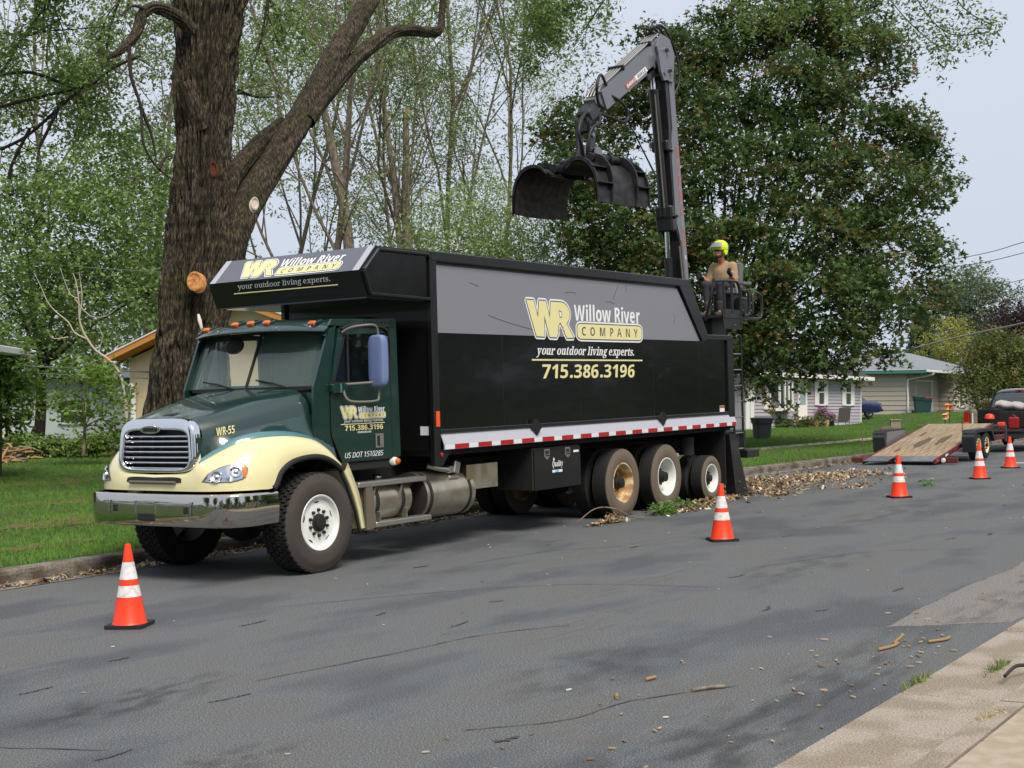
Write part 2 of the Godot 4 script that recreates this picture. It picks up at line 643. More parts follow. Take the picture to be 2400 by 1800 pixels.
	tri_tex(m, noise_tex(36, 0.02, [0.2, 0.5, 0.8], [c8(140, 84, 40), c8(196, 132, 70), c8(216, 164, 104)], 256, 4), Vector3(2.5, 2.5, 2.5))
	mat("torn_wood", c8(206, 142, 70), 0.8)
	mat("pale_wood", c8(206, 196, 184), 0.8)
	m = mat("deck_wood", Color.WHITE, 0.9)
	tri_tex(m, noise_tex(37, 0.015, [0.2, 0.45, 0.6, 0.85], [c8(116, 98, 78), c8(140, 122, 98), c8(154, 136, 112), c8(168, 152, 130)], 512, 5), Vector3(0.14, 1.5, 2.6))
	mat("deck_stain", c8(92, 76, 62), 0.9)
	mat("yellow_wall", c8(214, 196, 160), 0.85)
	mat("orange_trim", c8(206, 140, 62), 0.7)
	mat("shingle_dark", c8(58, 58, 62), 0.95)
	mat("shingle_grey", c8(138, 144, 150), 0.95)
	over(M.shingle_grey, noise_tex(38, 0.03, [0.2, 0.8], [Color(0.82, 0.82, 0.84), Color.WHITE], 256), Vector3(0.8, 0.8, 0.8))
	mat("white_trim", c8(228, 228, 224), 0.6)
	mat("pale_wall", c8(196, 206, 206), 0.85)
	mat("lilac_siding", c8(172, 168, 176), 0.8)
	mat("beige_siding", c8(180, 172, 160), 0.85)
	mat("teal_trim", c8(62, 128, 122), 0.7)
	mat("brown_wall", c8(62, 42, 36), 0.85)
	mat("wire", c8(96, 98, 102), 0.7)
	mat("cable", c8(150, 150, 148), 0.6)
	mat("bin_grey", c8(54, 58, 63), 0.6)
	mat("bin_green", c8(24, 62, 62), 0.6)
	mat("yellow_label", c8(226, 192, 96), 0.6)
	mat("pink_label", c8(214, 150, 190), 0.6)
	mat("car_blue", c8(34, 44, 92), 0.25, 0.3, 1.0)
	mat("pickup_paint", c8(28, 32, 36), 0.3, 0.2, 1.0)
	mat("grey_plastic", c8(150, 150, 152), 0.7)
	mat("sling_grey", c8(98, 92, 96), 0.8)
	mat("flower", c8(176, 70, 160), 0.8)
	mat("terracotta", c8(196, 152, 116), 0.85)
	mat("tan_rim", c8(222, 206, 160), 0.5)
	mat("trailer_red", c8(92, 34, 32), 0.6)
	mat("trailer_black", c8(38, 40, 46), 0.5)
	mat("tarp", c8(168, 164, 160), 0.9)
	mat("camo", c8(104, 102, 82), 0.9)
	mat("red_can", c8(150, 26, 28), 0.5)
	mat("lantern", c8(222, 134, 46), 0.5)


func strip(z0: float, z1: float, lift: float, x0: float, x1: float, step: float) -> MB:   # a sheet along the street that follows its fall
	var rows := []
	var k := int((x1 - x0) / step)
	for i in k + 1:
		var x := x0 + (x1 - x0) * i / k
		rows.append([Vector3(x, gy(x) + lift, z0), Vector3(x, gy(x) + lift, z1)])
	var m := MB.new()
	m.grid(rows)
	return m


func sheet(xs: Array, zs: Array, lift: float) -> MB:
	var rows := []
	for x in xs:
		var row := []
		for z in zs:
			row.append(Vector3(x, ty(x, z) + lift, z))
		rows.append(row)
	var m := MB.new()
	m.grid(rows)
	return m


func ribbon(p: Array, w: float, lift: float) -> MB:   # a thin uneven strip on the road
	var m := MB.new()
	var q := spline(p, 8)
	var rows := []
	for i in q.size():
		var t: Vector3 = (q[mini(i + 1, q.size() - 1)] - q[maxi(i - 1, 0)]).normalized()
		var s := t.cross(Vector3.UP) * w * rng.randf_range(0.35, 1.0) * (0.3 if i == 0 or i == q.size() - 1 else 1.0)
		var c: Vector3 = q[i] + t.cross(Vector3.UP) * rng.randf_range(-1, 1) * w * 0.8
		c.y = gy(c.x) + lift
		rows.append([c - s, c + s])
	m.grid(rows)
	return m


func blob(x: float, z: float, rx: float, rz: float, lift: float, jag := 0.25) -> MB:   # an uneven flat patch on the road
	var m := MB.new()
	var f := FastNoiseLite.new()
	f.seed = int(x * 31 + z * 17)
	f.frequency = 0.9
	var c := Vector3(x, gy(x) + lift, z)
	var pts := []
	for i in 40:
		var w := TAU * i / 40
		var r := 1.0 + jag * 2.2 * f.get_noise_2d(cos(w) * 1.6, sin(w) * 1.6)
		var px := x + cos(w) * rx * r
		pts.append(Vector3(px, gy(px) + lift, z + sin(w) * rz * r))
	for i in 40:
		m.tri(c, pts[(i + 1) % 40], pts[i])
	return m


func stain_mat(i: int, c: Color) -> void:   # a worn or dirty place with a soft uneven edge
	var f := FastNoiseLite.new()
	f.seed = 70 + i
	f.frequency = 0.03
	f.fractal_octaves = 5
	var im := Image.create(256, 96, false, Image.FORMAT_RGBA8)
	var s := c.linear_to_srgb()
	for x in 256:
		for y in 96:
			var u := x / 127.5 - 1.0
			var v := y / 47.5 - 1.0
			var e := clampf(1.0 - sqrt(u * u + v * v), 0.0, 1.0)
			var a := clampf((f.get_noise_2d(x * 0.6, y * 1.3) * 1.6 + 0.25) * minf(1.0, e * 1.8), 0.0, 1.0) * ([0.34, 0.4, 0.24, 0.24, 0.26, 0.22][i] as float)
			im.set_pixel(x, y, Color(s.r, s.g, s.b, a))
	var m := mat("stain%d" % i, Color.WHITE, 0.95)
	m.albedo_texture = ImageTexture.create_from_image(im)
	m.transparency = BaseMaterial3D.TRANSPARENCY_ALPHA


func setting() -> void:
	var nst := 0
	var xs := []
	for i in 121:
		xs.append(-70.0 + 2.0 * i)
	xs = [-400.0, -200.0] + xs + [200.0, 260.0, 400.0, 800.0]
	var zl := [-2.9, -3.5, -4.5, -6.0, -8.0, -10.0, -12.5, -15.0, -18.0, -22.0, -27.0, -35.0, -45.0, -60.0, -90.0, -140.0, -250.0, -600.0]
	struct("lawn", sheet(xs, zl, 0.0), M.turf)
	struct("lawn", sheet(xs, [16.2, 18.0, 30.0, 60.0, 140.0, 400.0], 0.0), M.turf)
	var road := struct("road", strip(-2.75, 8.12, 0.0, -70.0, 190.0, 1.3), M.asphalt)
	# older paving left bare, dark sealant along the gutter, marks and cracks
	var m := MB.new()
	var q := [[-0.72, 6.62], [-0.1, 7.42], [2.0, 7.5], [5.0, 7.5], [9.0, 7.5], [9.0, 6.3], [5.2, 6.42], [3.2, 6.62], [1.2, 6.55]]
	var pl := []
	for i in q.size():
		var e: Array = q[i]
		var n: Array = q[(i + 1) % q.size()]
		for k in 12:
			var w := 0.0 if k == 0 else 0.02
			pl.append(Vector2(lerpf(e[0], n[0], k / 12.0) + rng.randf_range(-w, w), -lerpf(e[1], n[1], k / 12.0) + rng.randf_range(-w, w)))
	m.prism(pl, -0.01, 0.004, Transform3D(Basis(Vector3.RIGHT, -PI / 2), Vector3.ZERO))
	part(road, "bare_patch", m, M.old_asphalt)
	for i in 6:
		stain_mat(i, [Color(0.05, 0.05, 0.051), Color(0.045, 0.044, 0.043), Color(0.2, 0.195, 0.185), Color(0.22, 0.19, 0.15), Color(0.06, 0.06, 0.061), Color(0.19, 0.19, 0.19)][i])
	for e in [[-2.6, 7.0, 4.6, 0.95, 0, 0.03], [-4.9, 7.0, 3.6, 1.1, 1, -0.02], [0.6, 7.1, 3.0, 0.7, 4, 0.0], [-4.1, 6.2, 3.0, 1.0, 3, 0.04], [-3.2, 5.4, 2.6, 1.2, 4, 0.1], [-6.2, 4.9, 1.3, 0.6, 0, 0.0], [-5.4, 3.2, 2.2, 0.8, 1, 0.1], [-1.6, 4.4, 3.0, 0.7, 2, 0.05], [0.6, 3.6, 4.5, 0.6, 5, 0.02], [2.5, 4.6, 3.5, 1.2, 4, 0.0], [4.0, 2.0, 5.0, 0.7, 2, -0.03], [8.5, 3.5, 5.0, 1.2, 4, 0.0], [12.5, 0.6, 4.0, 0.8, 3, 0.0], [16.0, 0.7, 4.5, 0.7, 3, 0.02], [-5.8, 1.6, 3.0, 1.0, 2, 0.08], [2.6, 7.0, 1.8, 0.5, 0, 0.0], [11.0, 5.5, 6.0, 1.4, 5, 0.0]]:
		var pm := PlaneMesh.new()
		pm.size = Vector2(e[2], e[3])
		nst += 1
		part(road, "stain", pm, M["stain%d" % e[4]], Transform3D(Basis(Vector3.UP, e[5]), Vector3(e[0], gy(e[0]) + 0.004 + 0.0004 * nst, e[1])))
	for e in [[[-4.6, 3.5], [-3.3, 3.75], [-2.4, 3.9], [-1.7, 4.3]], [[-2.0, 1.3], [-1.0, 1.9], [-0.2, 2.5], [0.4, 3.2], [0.7, 4.4]], [[-7.6, 2.2], [-6.8, 3.0], [-6.6, 3.4], [-6.3, 4.1]], [[-5.0, 5.6], [-4.5, 6.0], [-3.9, 6.1], [-3.2, 6.5]], [[2.2, 4.2], [3.4, 4.6], [4.1, 5.0], [4.6, 5.8]], [[1.2, 1.1], [2.6, 1.3], [3.4, 1.9]], [[-7.6, 4.4], [-7.2, 4.9], [-7.0, 5.4]]]:
		var p := []
		for k in e:
			p.append(Vector3(k[0], 0, k[1]))
		part(road, "crack", ribbon(p, 0.008, 0.005), M.crack)
	for i in 26:   # short scuffs left by tyres and dragged wood
		var a := Vector3(rng.randf_range(-7.5, 14.0), 0, rng.randf_range(0.6, 6.8))
		var d := Vector3(rng.randf_range(0.1, 0.34), 0, rng.randf_range(-0.07, 0.07))
		part(road, "scuff", ribbon([a, a + d * 0.5 + Vector3(0, 0, 0.01), a + d], rng.randf_range(0.008, 0.025), 0.006), M.crack)
	# painted white line far along the street
	m = MB.new()
	m.box(Vector3(23.4, gy(23.4) + 0.002, 2.5), Vector3(0.12, 0.012, 2.6))
	part(road, "white_line", m, M.white_print)
	# gutters: a strip of slabs on either side, and kerbs in lengths
	var gut := struct("gutter", strip(-2.73, -2.28, 0.006, -70.0, 190.0, 2.0), M.kerb_concrete)
	var kerb := group_part(self, "kerb")
	kerb.set_meta("kind", "structure")
	var prof := [Vector2(-0.17, -0.2), Vector2(0.02, -0.2), Vector2(0.0, 0.09), Vector2(-0.015, 0.13), Vector2(-0.05, 0.15), Vector2(-0.17, 0.152)]
	for i in 34:
		var x := -22.0 + 3.05 * i
		m = MB.new()
		m.prism(prof, -1.52, 1.52)
		var s := Vector3(3.05, gy(x + 1.52) - gy(x - 1.52), 0).normalized()
		part(kerb, "kerb_length", m, M.kerb_concrete, Transform3D(Basis(Vector3(0, 0, 1), Vector3(-s.y, s.x, 0), -s), Vector3(x, gy(x), -2.75)))
	var ng := struct("gutter_pan", strip(7.55, 8.1, -0.06, -70.0, 190.0, 4.0), M.concrete)
	for i in 22:
		var x := -13.9 + 2.42 * i
		m = MB.new()
		m.box(Vector3.ZERO, Vector3(2.4, 0.1, 0.6), 0.012)
		part(ng, "gutter_slab", m, M.concrete, Transform3D(Basis(Vector3.RIGHT, 0.02 + rng.randf_range(-0.008, 0.008)) * Basis(Vector3.UP, rng.randf_range(-0.006, 0.006)), Vector3(x, gy(x) - 0.025 + rng.randf_range(-0.006, 0.006), 7.8)))
	var nk := group_part(self, "kerb_lip")
	nk.set_meta("kind", "structure")
	for i in 30:
		var x := -13.2 + 1.82 * i
		m = MB.new()
		m.prism([Vector2(0, -0.2), Vector2(0.2, -0.2), Vector2(0.2, 0.085), Vector2(0.05, 0.08), Vector2(0.012, 0.05), Vector2(0, 0.02)], -0.9, 0.9)
		part(nk, "kerb_length", m, M.concrete, Transform3D(Basis(Vector3.UP, -PI / 2 + rng.randf_range(-0.008, 0.008)) , Vector3(x, gy(x) + rng.randf_range(-0.006, 0.006), 8.1)))
	var dr := struct("driveway", strip(8.28, 16.4, -0.06, -70.0, 190.0, 5.0), M.smooth_concrete)
	for i in 9:
		m = MB.new()
		var x := -15.2 + 2.44 * i
		m.box(Vector3.ZERO, Vector3(2.42, 0.1, 1.78), 0.012)
		for j in 4:
			part(dr, "slab", m, M.smooth_concrete, Transform3D(Basis(), Vector3(x, 0.05 + 0.03 * j, 9.22 + 1.8 * j)))
	# far sidewalk across the lawn on the right, and bare soil under the trees on the left
	m = MB.new()
	var rows := []
	for i in 30:
		var x := 18.0 + i * 2.0
		rows.append([Vector3(x, ty(x, -6.6) + 0.035, -6.6), Vector3(x, ty(x, -7.6) + 0.035, -7.6)])
	m.grid(rows)
	struct("sidewalk", m, M.smooth_concrete)
	rows = []
	for i in 16:
		var x := 2.0 + i * 1.6
		var z := -19.2 + sin(i * 1.7) * 0.3 - 0.25 * i
		rows.append([Vector3(x, ty(x, z) + 0.03, z), Vector3(x, ty(x, z - 1.6) + 0.09, z - 1.6 + sin(i * 2.3) * 0.3)])
	m = MB.new()
	m.grid(rows)
	struct("soil_bed", m, M.mulch)
	for e in [[1.8, -6.4, 1.6, 0.5], [4.2, -9.2, 1.8, 0.35], [-0.4, -4.2, 0.8, 0.25], [6.5, -13.0, 1.5, 0.5]]:   # worn places in the lawn
		m = MB.new()
		var f := FastNoiseLite.new()
		f.frequency = 0.5
		var c := Vector3(e[0], ty(e[0], e[1]) + 0.014, e[1])
		var pts := []
		for i in 30:
			var w := TAU * i / 30
			var r := 1.0 + 0.7 * f.get_noise_2d(cos(w) * 3 + e[0], sin(w) * 3)
			var p := Vector3(e[0] + cos(w) * e[2] * r, 0, e[1] + sin(w) * e[3] * r)
			p.y = ty(p.x, p.z) + 0.012
			pts.append(p)
		for i in 30:
			m.tri(c, pts[(i + 1) % 30], pts[i])
		struct("bare_soil", m, M.mulch)
	grass()


func tuft(h: float, k: int, spread: float) -> ArrayMesh:
	var m := MB.new()
	for i in k:
		var w := rng.randf() * TAU
		var o := Vector3(cos(w), 0, sin(w)) * rng.randf() * spread
		var l := Vector3(rng.randfn(0, 0.4), 1, rng.randfn(0, 0.4)).normalized() * h * rng.randf_range(0.55, 1.15)
		var s := Vector3(sin(w), 0, -cos(w)) * h * 0.07
		m.tri(o - s, o + s, o + l)
	return m.mesh()


func grass() -> void:
	var f := FastNoiseLite.new()
	f.seed = 4
	f.frequency = 0.22
	for reg in [[Rect2(-5.0, -24.0, 24.0, 21.0), 46000, 0.075, "grass"], [Rect2(13.0, -18.0, 66.0, 15.0), 52000, 0.11, "far_grass"]]:
		var xfs := []
		var cols := []
		var r: Rect2 = reg[0]
		var n := 0
		while xfs.size() < reg[1] and n < 700000:
			n += 1
			var x := r.position.x + rng.randf() * r.size.x
			var z := r.end.y - pow(rng.randf(), 1.35) * r.size.y
			var p := Vector3(x, ty(x, z), z)
			if not in_view(p, 1.3):
				continue
			if x > 18.0 and z < -6.55 and z > -7.65 and rng.randf() < 0.75:
				continue
			var g := f.get_noise_2d(x * 0.7, z * 2.0) + rng.randfn(0, 0.12)
			if g < -0.34 and rng.randf() < 0.85:
				continue
			var sc := rng.randf_range(0.6, 1.2)
			xfs.append(Transform3D(Basis(Vector3.UP, rng.randf() * TAU).scaled(Vector3(sc, sc * rng.randf_range(0.6, 1.2), sc)), p))
			var c := Color(0.06, 0.16, 0.022).lerp(Color(0.15, 0.28, 0.045), clampf(0.5 + g * 0.9 + rng.randfn(0, 0.15), 0, 1))
			if g < -0.12:
				c = c.lerp(Color(0.3, 0.24, 0.12), rng.randf() * 0.45)
			cols.append(c)
		var o := multi(self, reg[3], tuft(reg[2], 9, 0.07), M.blade, xfs, cols)
		o.set_meta("label", "short green lawn grass beside the truck" if reg[3] == "grass" else "lawn grass in front of the houses on the right")
		o.set_meta("category", "grass")


func bark_tube(m: MB, path: Array, rad: Array, seg: int, amp: float, sd: int) -> void:   # a trunk whose bark stands in long uneven ridges
	var f := FastNoiseLite.new()
	f.seed = sd
	f.frequency = 1.0
	f.fractal_type = FastNoiseLite.FRACTAL_RIDGED
	f.fractal_octaves = 3
	var g := FastNoiseLite.new()
	g.seed = sd + 1
	g.frequency = 0.7
	var rows := []
	var up := Vector3(0.2, 0.1, 0.97)
	var len := 0.0
	for i in path.size():
		var t: Vector3 = (path[mini(i + 1, path.size() - 1)] - path[maxi(i - 1, 0)]).normalized()
		if i > 0:
			len += path[i].distance_to(path[i - 1])
		var a := up.cross(t).normalized()
		up = t.cross(a).normalized()
		var row := []
		for j in seg:
			var w := TAU * j / seg
			var o := a * cos(w) + up * sin(w)
			var r: float = rad[i]
			var s := o * r * 7.5
			var tw := len * 0.42 + g.get_noise_2d(cos(w) * 2.0, len * 0.6) * 0.7
			var fz: float = f.get_noise_3d(s.x + sin(len * 0.9) * 0.3, tw, s.z + s.y)
			var d: float = -amp * clampf(fz + 0.1, 0.0, 1.0) + g.get_noise_3d(o.x * 1.6, len * 0.7, o.z * 1.6) * r * 0.18
			row.append(path[i] + o * (r + d))
		rows.append(row)
	m.grid(rows, true)


func resample(p: Array, r: Array, step: float) -> Array:
	var op := []
	var orr := []
	for i in p.size() - 1:
		var k := maxi(2, int(p[i].distance_to(p[i + 1]) / step))
		for s in k:
			var t := float(s) / k
			op.append(p[i].cubic_interpolate(p[i + 1], p[maxi(i - 1, 0)], p[mini(i + 2, p.size() - 1)], t))
			orr.append(lerpf(r[i], r[i + 1], t))
	op.append(p[-1])
	orr.append(r[-1])
	return [op, orr]


func leaf_cluster(kind: String, n: int, rad: float, size: float, sd: int) -> ArrayMesh:
	var m := MB.new()
	var rg := RandomNumberGenerator.new()
	rg.seed = sd
	for i in n:
		var o := Vector3(rg.randfn(), rg.randfn() * 0.7, rg.randfn()).normalized() * rad * pow(rg.randf(), 0.5)
		var d := Vector3(o.x + rg.randfn() * rad * 0.6, -0.35 * rad + rg.randfn() * rad * 0.35, o.z + rg.randfn() * rad * 0.6).normalized()
		var nn := (Vector3(rg.randfn() * 0.55, 1.0, rg.randfn() * 0.55)).normalized()
		var s := d.cross(nn).normalized()
		var l := size * rg.randf_range(0.7, 1.25)
		var v := rg.randf_range(0.72, 1.2)
		m.col = Color(v, v * rg.randf_range(0.95, 1.04), v)
		nn = s.cross(d)
		if kind == "maple":
			var a := o
			var b := o + d * l * 0.55
			var tip := o + d * l
			var lf := o + (d * 0.45 + s * 0.55) * l - nn * l * 0.08
			var rt := o + (d * 0.45 - s * 0.55) * l - nn * l * 0.08
			var l2 := o + (d * 0.28 + s * 0.2) * l
			var r2 := o + (d * 0.28 - s * 0.2) * l
			m.quad(a, r2, b, l2)
			m.tri(l2, b, lf)
			m.tri(r2, rt, b)
			m.quad(b + s * l * 0.16, b - d * l * 0.16, b - s * l * 0.16, tip)
		else:
			var w := 0.2 if kind == "slim" else 0.32
			var mid := o + d * l * 0.45 - nn * l * 0.06
			m.quad(o, mid - s * l * w, o + d * l, mid + s * l * w)
	return m.mesh()


func crown(parent: Node3D, pts: Array, m: Mesh, ca: Color, cb: Color, cc: Color, share := 0.1, sc0 := 0.75, sc1 := 1.25) -> void:
	var xfs := []
	var cols := []
	for p in pts:
		var s := rng.randf_range(sc0, sc1)
		xfs.append(Transform3D(turned(0.8).scaled(Vector3(s, s, s)), p))
		var c := ca.lerp(cb, clampf(rng.randf() + rng.randfn(0, 0.15), 0, 1))
		cols.append(cc.lerp(c, 0.3) if rng.randf() < share else c)
	multi(parent, "crown", m, M.leaf, xfs, cols)


func limb(wood: MB, tips: Array, p: Vector3, dir: Vector3, len: float, r: float, depth: int, prm: Dictionary) -> void:
	var path := [p]
	var rad := [r]
	var k := 6 if depth > 1 else 4
	var d := dir.normalized()
	var q := p
	for i in k:
		d = (d + Vector3(rng.randfn(), rng.randfn() * 0.6, rng.randfn()) * prm.wig + Vector3.UP * prm.up * (0.4 if depth > 1 else -prm.droop)).normalized()
		q += d * len / k
		path.append(q)
		rad.append(lerpf(r, r * (0.45 if depth > 0 else 0.25), float(i + 1) / k))
	wood.tube(path, rad, 7 if depth > 2 else (5 if depth > 0 else 3), false)
	if depth == 0:
		for i in range(1, path.size()):
			for j in prm.per:
				tips.append(path[i] + Vector3(rng.randfn(), rng.randfn(), rng.randfn()) * prm.fuzz)
		return
	var n: int = prm.kids[depth]
	for i in n:
		var t := lerpf(prm.from if depth == prm.top else 0.25, 1.0, (i + rng.randf()) / n) * k
		var a: int = mini(int(t), k - 1)
		var b: Vector3 = path[a].lerp(path[a + 1], t - a)
		var w := rng.randf() * TAU
		var ax: Vector3 = (path[a + 1] - path[a]).normalized()
		var side := ax.cross(Vector3(cos(w), 0.3, sin(w))).normalized()
		var nd := (ax * cos(prm.ang) + side * sin(prm.ang) * rng.randf_range(0.7, 1.3)).normalized()
		limb(wood, tips, b, nd, len * prm.ratio * rng.randf_range(0.7, 1.2), lerpf(rad[a], rad[a + 1], t - a) * 0.6, depth - 1, prm)


func airy_tree(called: String, label: String, base: Vector3, dir: Vector3, h: float, r: float, prm: Dictionary, m: Mesh, ca: Color, cb: Color, bark: Material, group := "") -> Node3D:
	var t := thing(called, label, "tree", base, group)
	var wood := MB.new()
	var tips := []
	limb(wood, tips, Vector3(0, -0.2, 0), dir, h, r, prm.top, prm)
	part(t, "trunk", wood, bark)
	crown(t, tips, m, ca, cb, Color(0.3, 0.33, 0.12), 0.12)
	return t


func shell_points(c: Vector3, r: Vector3, n: int, gate := -0.35, sd := 1) -> Array:
	var f := FastNoiseLite.new()
	f.seed = sd
	f.frequency = 0.55
	var o := []
	var tries := 0
	while o.size() < n and tries < n * 6:
		tries += 1
		var u := Vector3(rng.randfn(), rng.randfn() + 0.15, rng.randfn()).normalized() * pow(rng.randf(), 0.33)
		var p := c + u * r
		if f.get_noise_3dv(p) < gate:
			continue
		o.append(p)
	return o


func blob_tree(called: String, label: String, base: Vector3, r: float, blobs: Array, per: float, m: Mesh, ca: Color, cb: Color, cc: Color, share: float, bark: Material, cat := "tree", group := "", gate := -0.3) -> Node3D:
	# blobs: [px, py, distance, radius] where a mass of the crown stands
	var t := thing(called, label, cat, base, group)
	var wood := MB.new()
	var pts := []
	var top := base
	var ctr := Vector3.ZERO
	for b in blobs:
		var c := at(b[0], b[1], b[2])
		ctr += c / blobs.size()
	var fork := base.lerp(Vector3(lerpf(base.x, ctr.x, 0.4), ctr.y, lerpf(base.z, ctr.z, 0.4)), 0.45)
	wood.tube(spline([Vector3(0, -0.2, 0), (fork - base) * 0.5 + Vector3(r * 0.3, 0, 0), fork - base], 3), [r * 1.25, r * 1.05, r, r * 0.95, r * 0.9, r * 0.85, r * 0.8], 9, false)
	var i := 0
	for b in blobs:
		var c := at(b[0], b[1], b[2])
		var q := c - base
		var f := fork - base
		var mid := f.lerp(q, 0.5) + Vector3(0, 0.06 * f.distance_to(q), 0)
		wood.tube(spline([f, mid, q], 3), [r * 0.5, r * 0.42, r * 0.34, r * 0.27, r * 0.2, r * 0.14, r * 0.06], 5, false)
		for e in 6:
			var d: Vector3 = Vector3(rng.randfn(), rng.randf_range(-0.4, 1.0), rng.randfn()).normalized() * b[3]
			wood.tube([q - d * 0.1, q + d * 0.45 + Vector3(0, 0.1, 0), q + d * 0.9], [r * 0.13, r * 0.08, r * 0.03], 4, false)
		for p in shell_points(q, Vector3(b[3], b[3] * 0.85, b[3]), int(per * b[3] * b[3] * b[3]), gate, 3 + i):
			pts.append(p)
		i += 1
	part(t, "trunk", wood, bark)
	crown(t, pts, m, ca, cb, cc, share)
	return t


func big_tree() -> void:
	var t := thing("shade_tree", "massive old tree with furrowed bark rising behind the truck's cab", "tree", Vector3(3.3, 0.2, -5.6))
	var o := Vector3(3.3, 0.2, -5.6)
	var m := MB.new()
	var pr := [[2.9, 0.0, 1.0], [3.05, 0.7, 0.78], [3.2, 1.6, 0.64], [3.3, 2.6, 0.57], [3.42, 3.6, 0.55], [3.52, 4.3, 0.52], [3.6, 5.4, 0.46], [3.68, 6.4, 0.45], [3.76, 7.3, 0.5], [3.88, 8.3, 0.58], [3.95, 9.0, 0.55], [3.7, 11.0, 0.36], [3.2, 14.0, 0.2]]
	var p := []
	var r := []
	for e in pr:
		p.append(Vector3(e[0], e[1], -5.6) - o)
		r.append(e[2])
	var q := resample(p, r, 0.05)
	bark_tube(m, q[0], q[1], 260, 0.17, 3)
	# burls, an old knot, and bulges where limbs were lost
	for e in [[396, 880, 0.26, 0.6], [412, 655, 0.16, 0.4]]:
		var c := at(e[0], e[1], 21.0) - o
		var b := [c + Vector3(0.25, -e[3], -0.2), c + Vector3(0.08, -e[3] * 0.4, -0.05), c, c + Vector3(0.05, e[3] * 0.5, -0.06), c + Vector3(0.25, e[3] * 1.1, -0.2)]
		q = resample(b, [0.08, e[2], e[2] * 1.15, e[2], 0.05], 0.05)
		bark_tube(m, q[0], q[1], 36, 0.05, 9 + int(e[0]))
	part(t, "trunk", m, M.bark_near)
	for e in [[[[3.8, 3.1, 0.2], [3.98, 3.8, 0.28], [4.2, 4.45, 0.29], [4.6, 5.15, 0.275], [5.2, 5.85, 0.255], [5.78, 6.54, 0.245], [6.33, 7.25, 0.23], [6.88, 8.0, 0.22], [7.8, 9.1, 0.19], [9.2, 11.0, 0.12]], 5.6], [[[3.95, 4.7, 0.2], [4.4, 5.5, 0.17], [5.0, 6.1, 0.15], [5.6, 6.6, 0.1]], 5.75], [[[5.9, 6.62, 0.17], [6.37, 7.1, 0.16], [6.9, 7.62, 0.15], [7.38, 8.01, 0.145], [8.1, 8.5, 0.135], [8.72, 8.73, 0.12], [9.3, 8.8, 0.11], [9.72, 8.92, 0.1], [9.82, 9.25, 0.075], [9.88, 9.8, 0.07], [9.9, 11.2, 0.05]], 5.5], [[[3.5, 7.55, 0.13], [3.17, 7.76, 0.11], [2.72, 7.84, 0.1], [2.45, 7.72, 0.1], [2.32, 7.42, 0.085], [2.1, 7.15, 0.07], [1.83, 6.95, 0.045], [1.76, 6.9, 0.03]], 5.5], [[[3.5, 6.15, 0.2], [3.3, 6.5, 0.17], [3.16, 6.74, 0.13], [3.13, 6.8, 0.12]], 5.45]]:
		p = []
		r = []
		for k in e[0]:
			p.append(Vector3(k[0], k[1], -e[1]) - o)
			r.append(k[2])
		q = resample(p, r, 0.06)
		m = MB.new()
		bark_tube(m, q[0], q[1], 110 if r[0] > 0.2 else 44, 0.07 if r[0] > 0.2 else 0.035, 40 + int(e[0][0][0] * 10))
		part(t, "limb", m, M.bark_near)
	# thin dead branches that hang from the bent limb, and twigs on the left
	for e in [[[2.12, 7.15], [2.14, 6.7], [2.3, 6.3], [2.34, 5.75], [2.62, 5.4], [2.98, 5.25]], [[2.3, 6.3], [2.5, 5.9], [2.58, 5.5]], [[2.45, 7.75], [2.2, 7.75], [1.98, 7.55]], [[2.62, 5.4], [2.75, 5.6], [2.9, 5.62]], [[4.3, 6.85], [4.7, 6.82], [5.1, 6.88]]]:
		p = []
		for k in e:
			p.append(Vector3(k[0], k[1], -5.45) - o)
		p = spline(p, 4)
		m = MB.new()
		r = []
		for i in p.size():
			r.append(lerpf(0.035, 0.008, float(i) / p.size()))
		m.tube(p, r, 5, false)
		part(t, "dead_branch", m, M.bark_dark)
	# sawn faces
	var face := (CAM - o).normalized()
	for e in [[455, 658, 20.42, 0.1, 0.125, Vector3(-0.85, 0.1, 0.5)], [598, 476, 20.75, 0.05, 0.085, Vector3(-0.6, 0.05, 0.8)], [500, 395, 20.42, 0.045, 0.1, Vector3(-0.75, 0.0, 0.65)]]:
		m = MB.new()
		var c := at(e[0], e[1], e[2]) - o
		var z: Vector3 = e[5].normalized()
		var x := Vector3.UP.cross(z).normalized()
		var y := z.cross(x)
		var pf := [Vector2(1.22, -0.22), Vector2(1.18, -0.02), Vector2(1.0, 0.025), Vector2(0.9, 0.0), Vector2(0.5, -0.012), Vector2(0.22, 0.006), Vector2(0.0, 0.0)]
		m.lathe(pf, Transform3D(Basis(x * e[3], y * e[4], z), c), 24)
		part(t, "sawn_stub", m, M.pale_wood if e[0] == 598 else (M.cavity if e[0] == 500 else M.cut_wood))
	m = MB.new()
	m.tube([at(465, 738, 20.4) - o, at(468, 752, 20.3) - o, at(473, 772, 20.3) - o], [0.02, 0.032, 0.02], 7)
	part(t, "splinter", m, M.pale_wood)
	# leafy sprays that hang into view from limbs above the frame
	var wood := MB.new()
	var tips := []
	var prm := {"wig": 0.16, "up": 0.05, "droop": 1.4, "kids": [0, 5, 5], "ratio": 0.6, "ang": 0.6, "from": 0.2, "top": 2, "per": 2, "fuzz": 0.1}
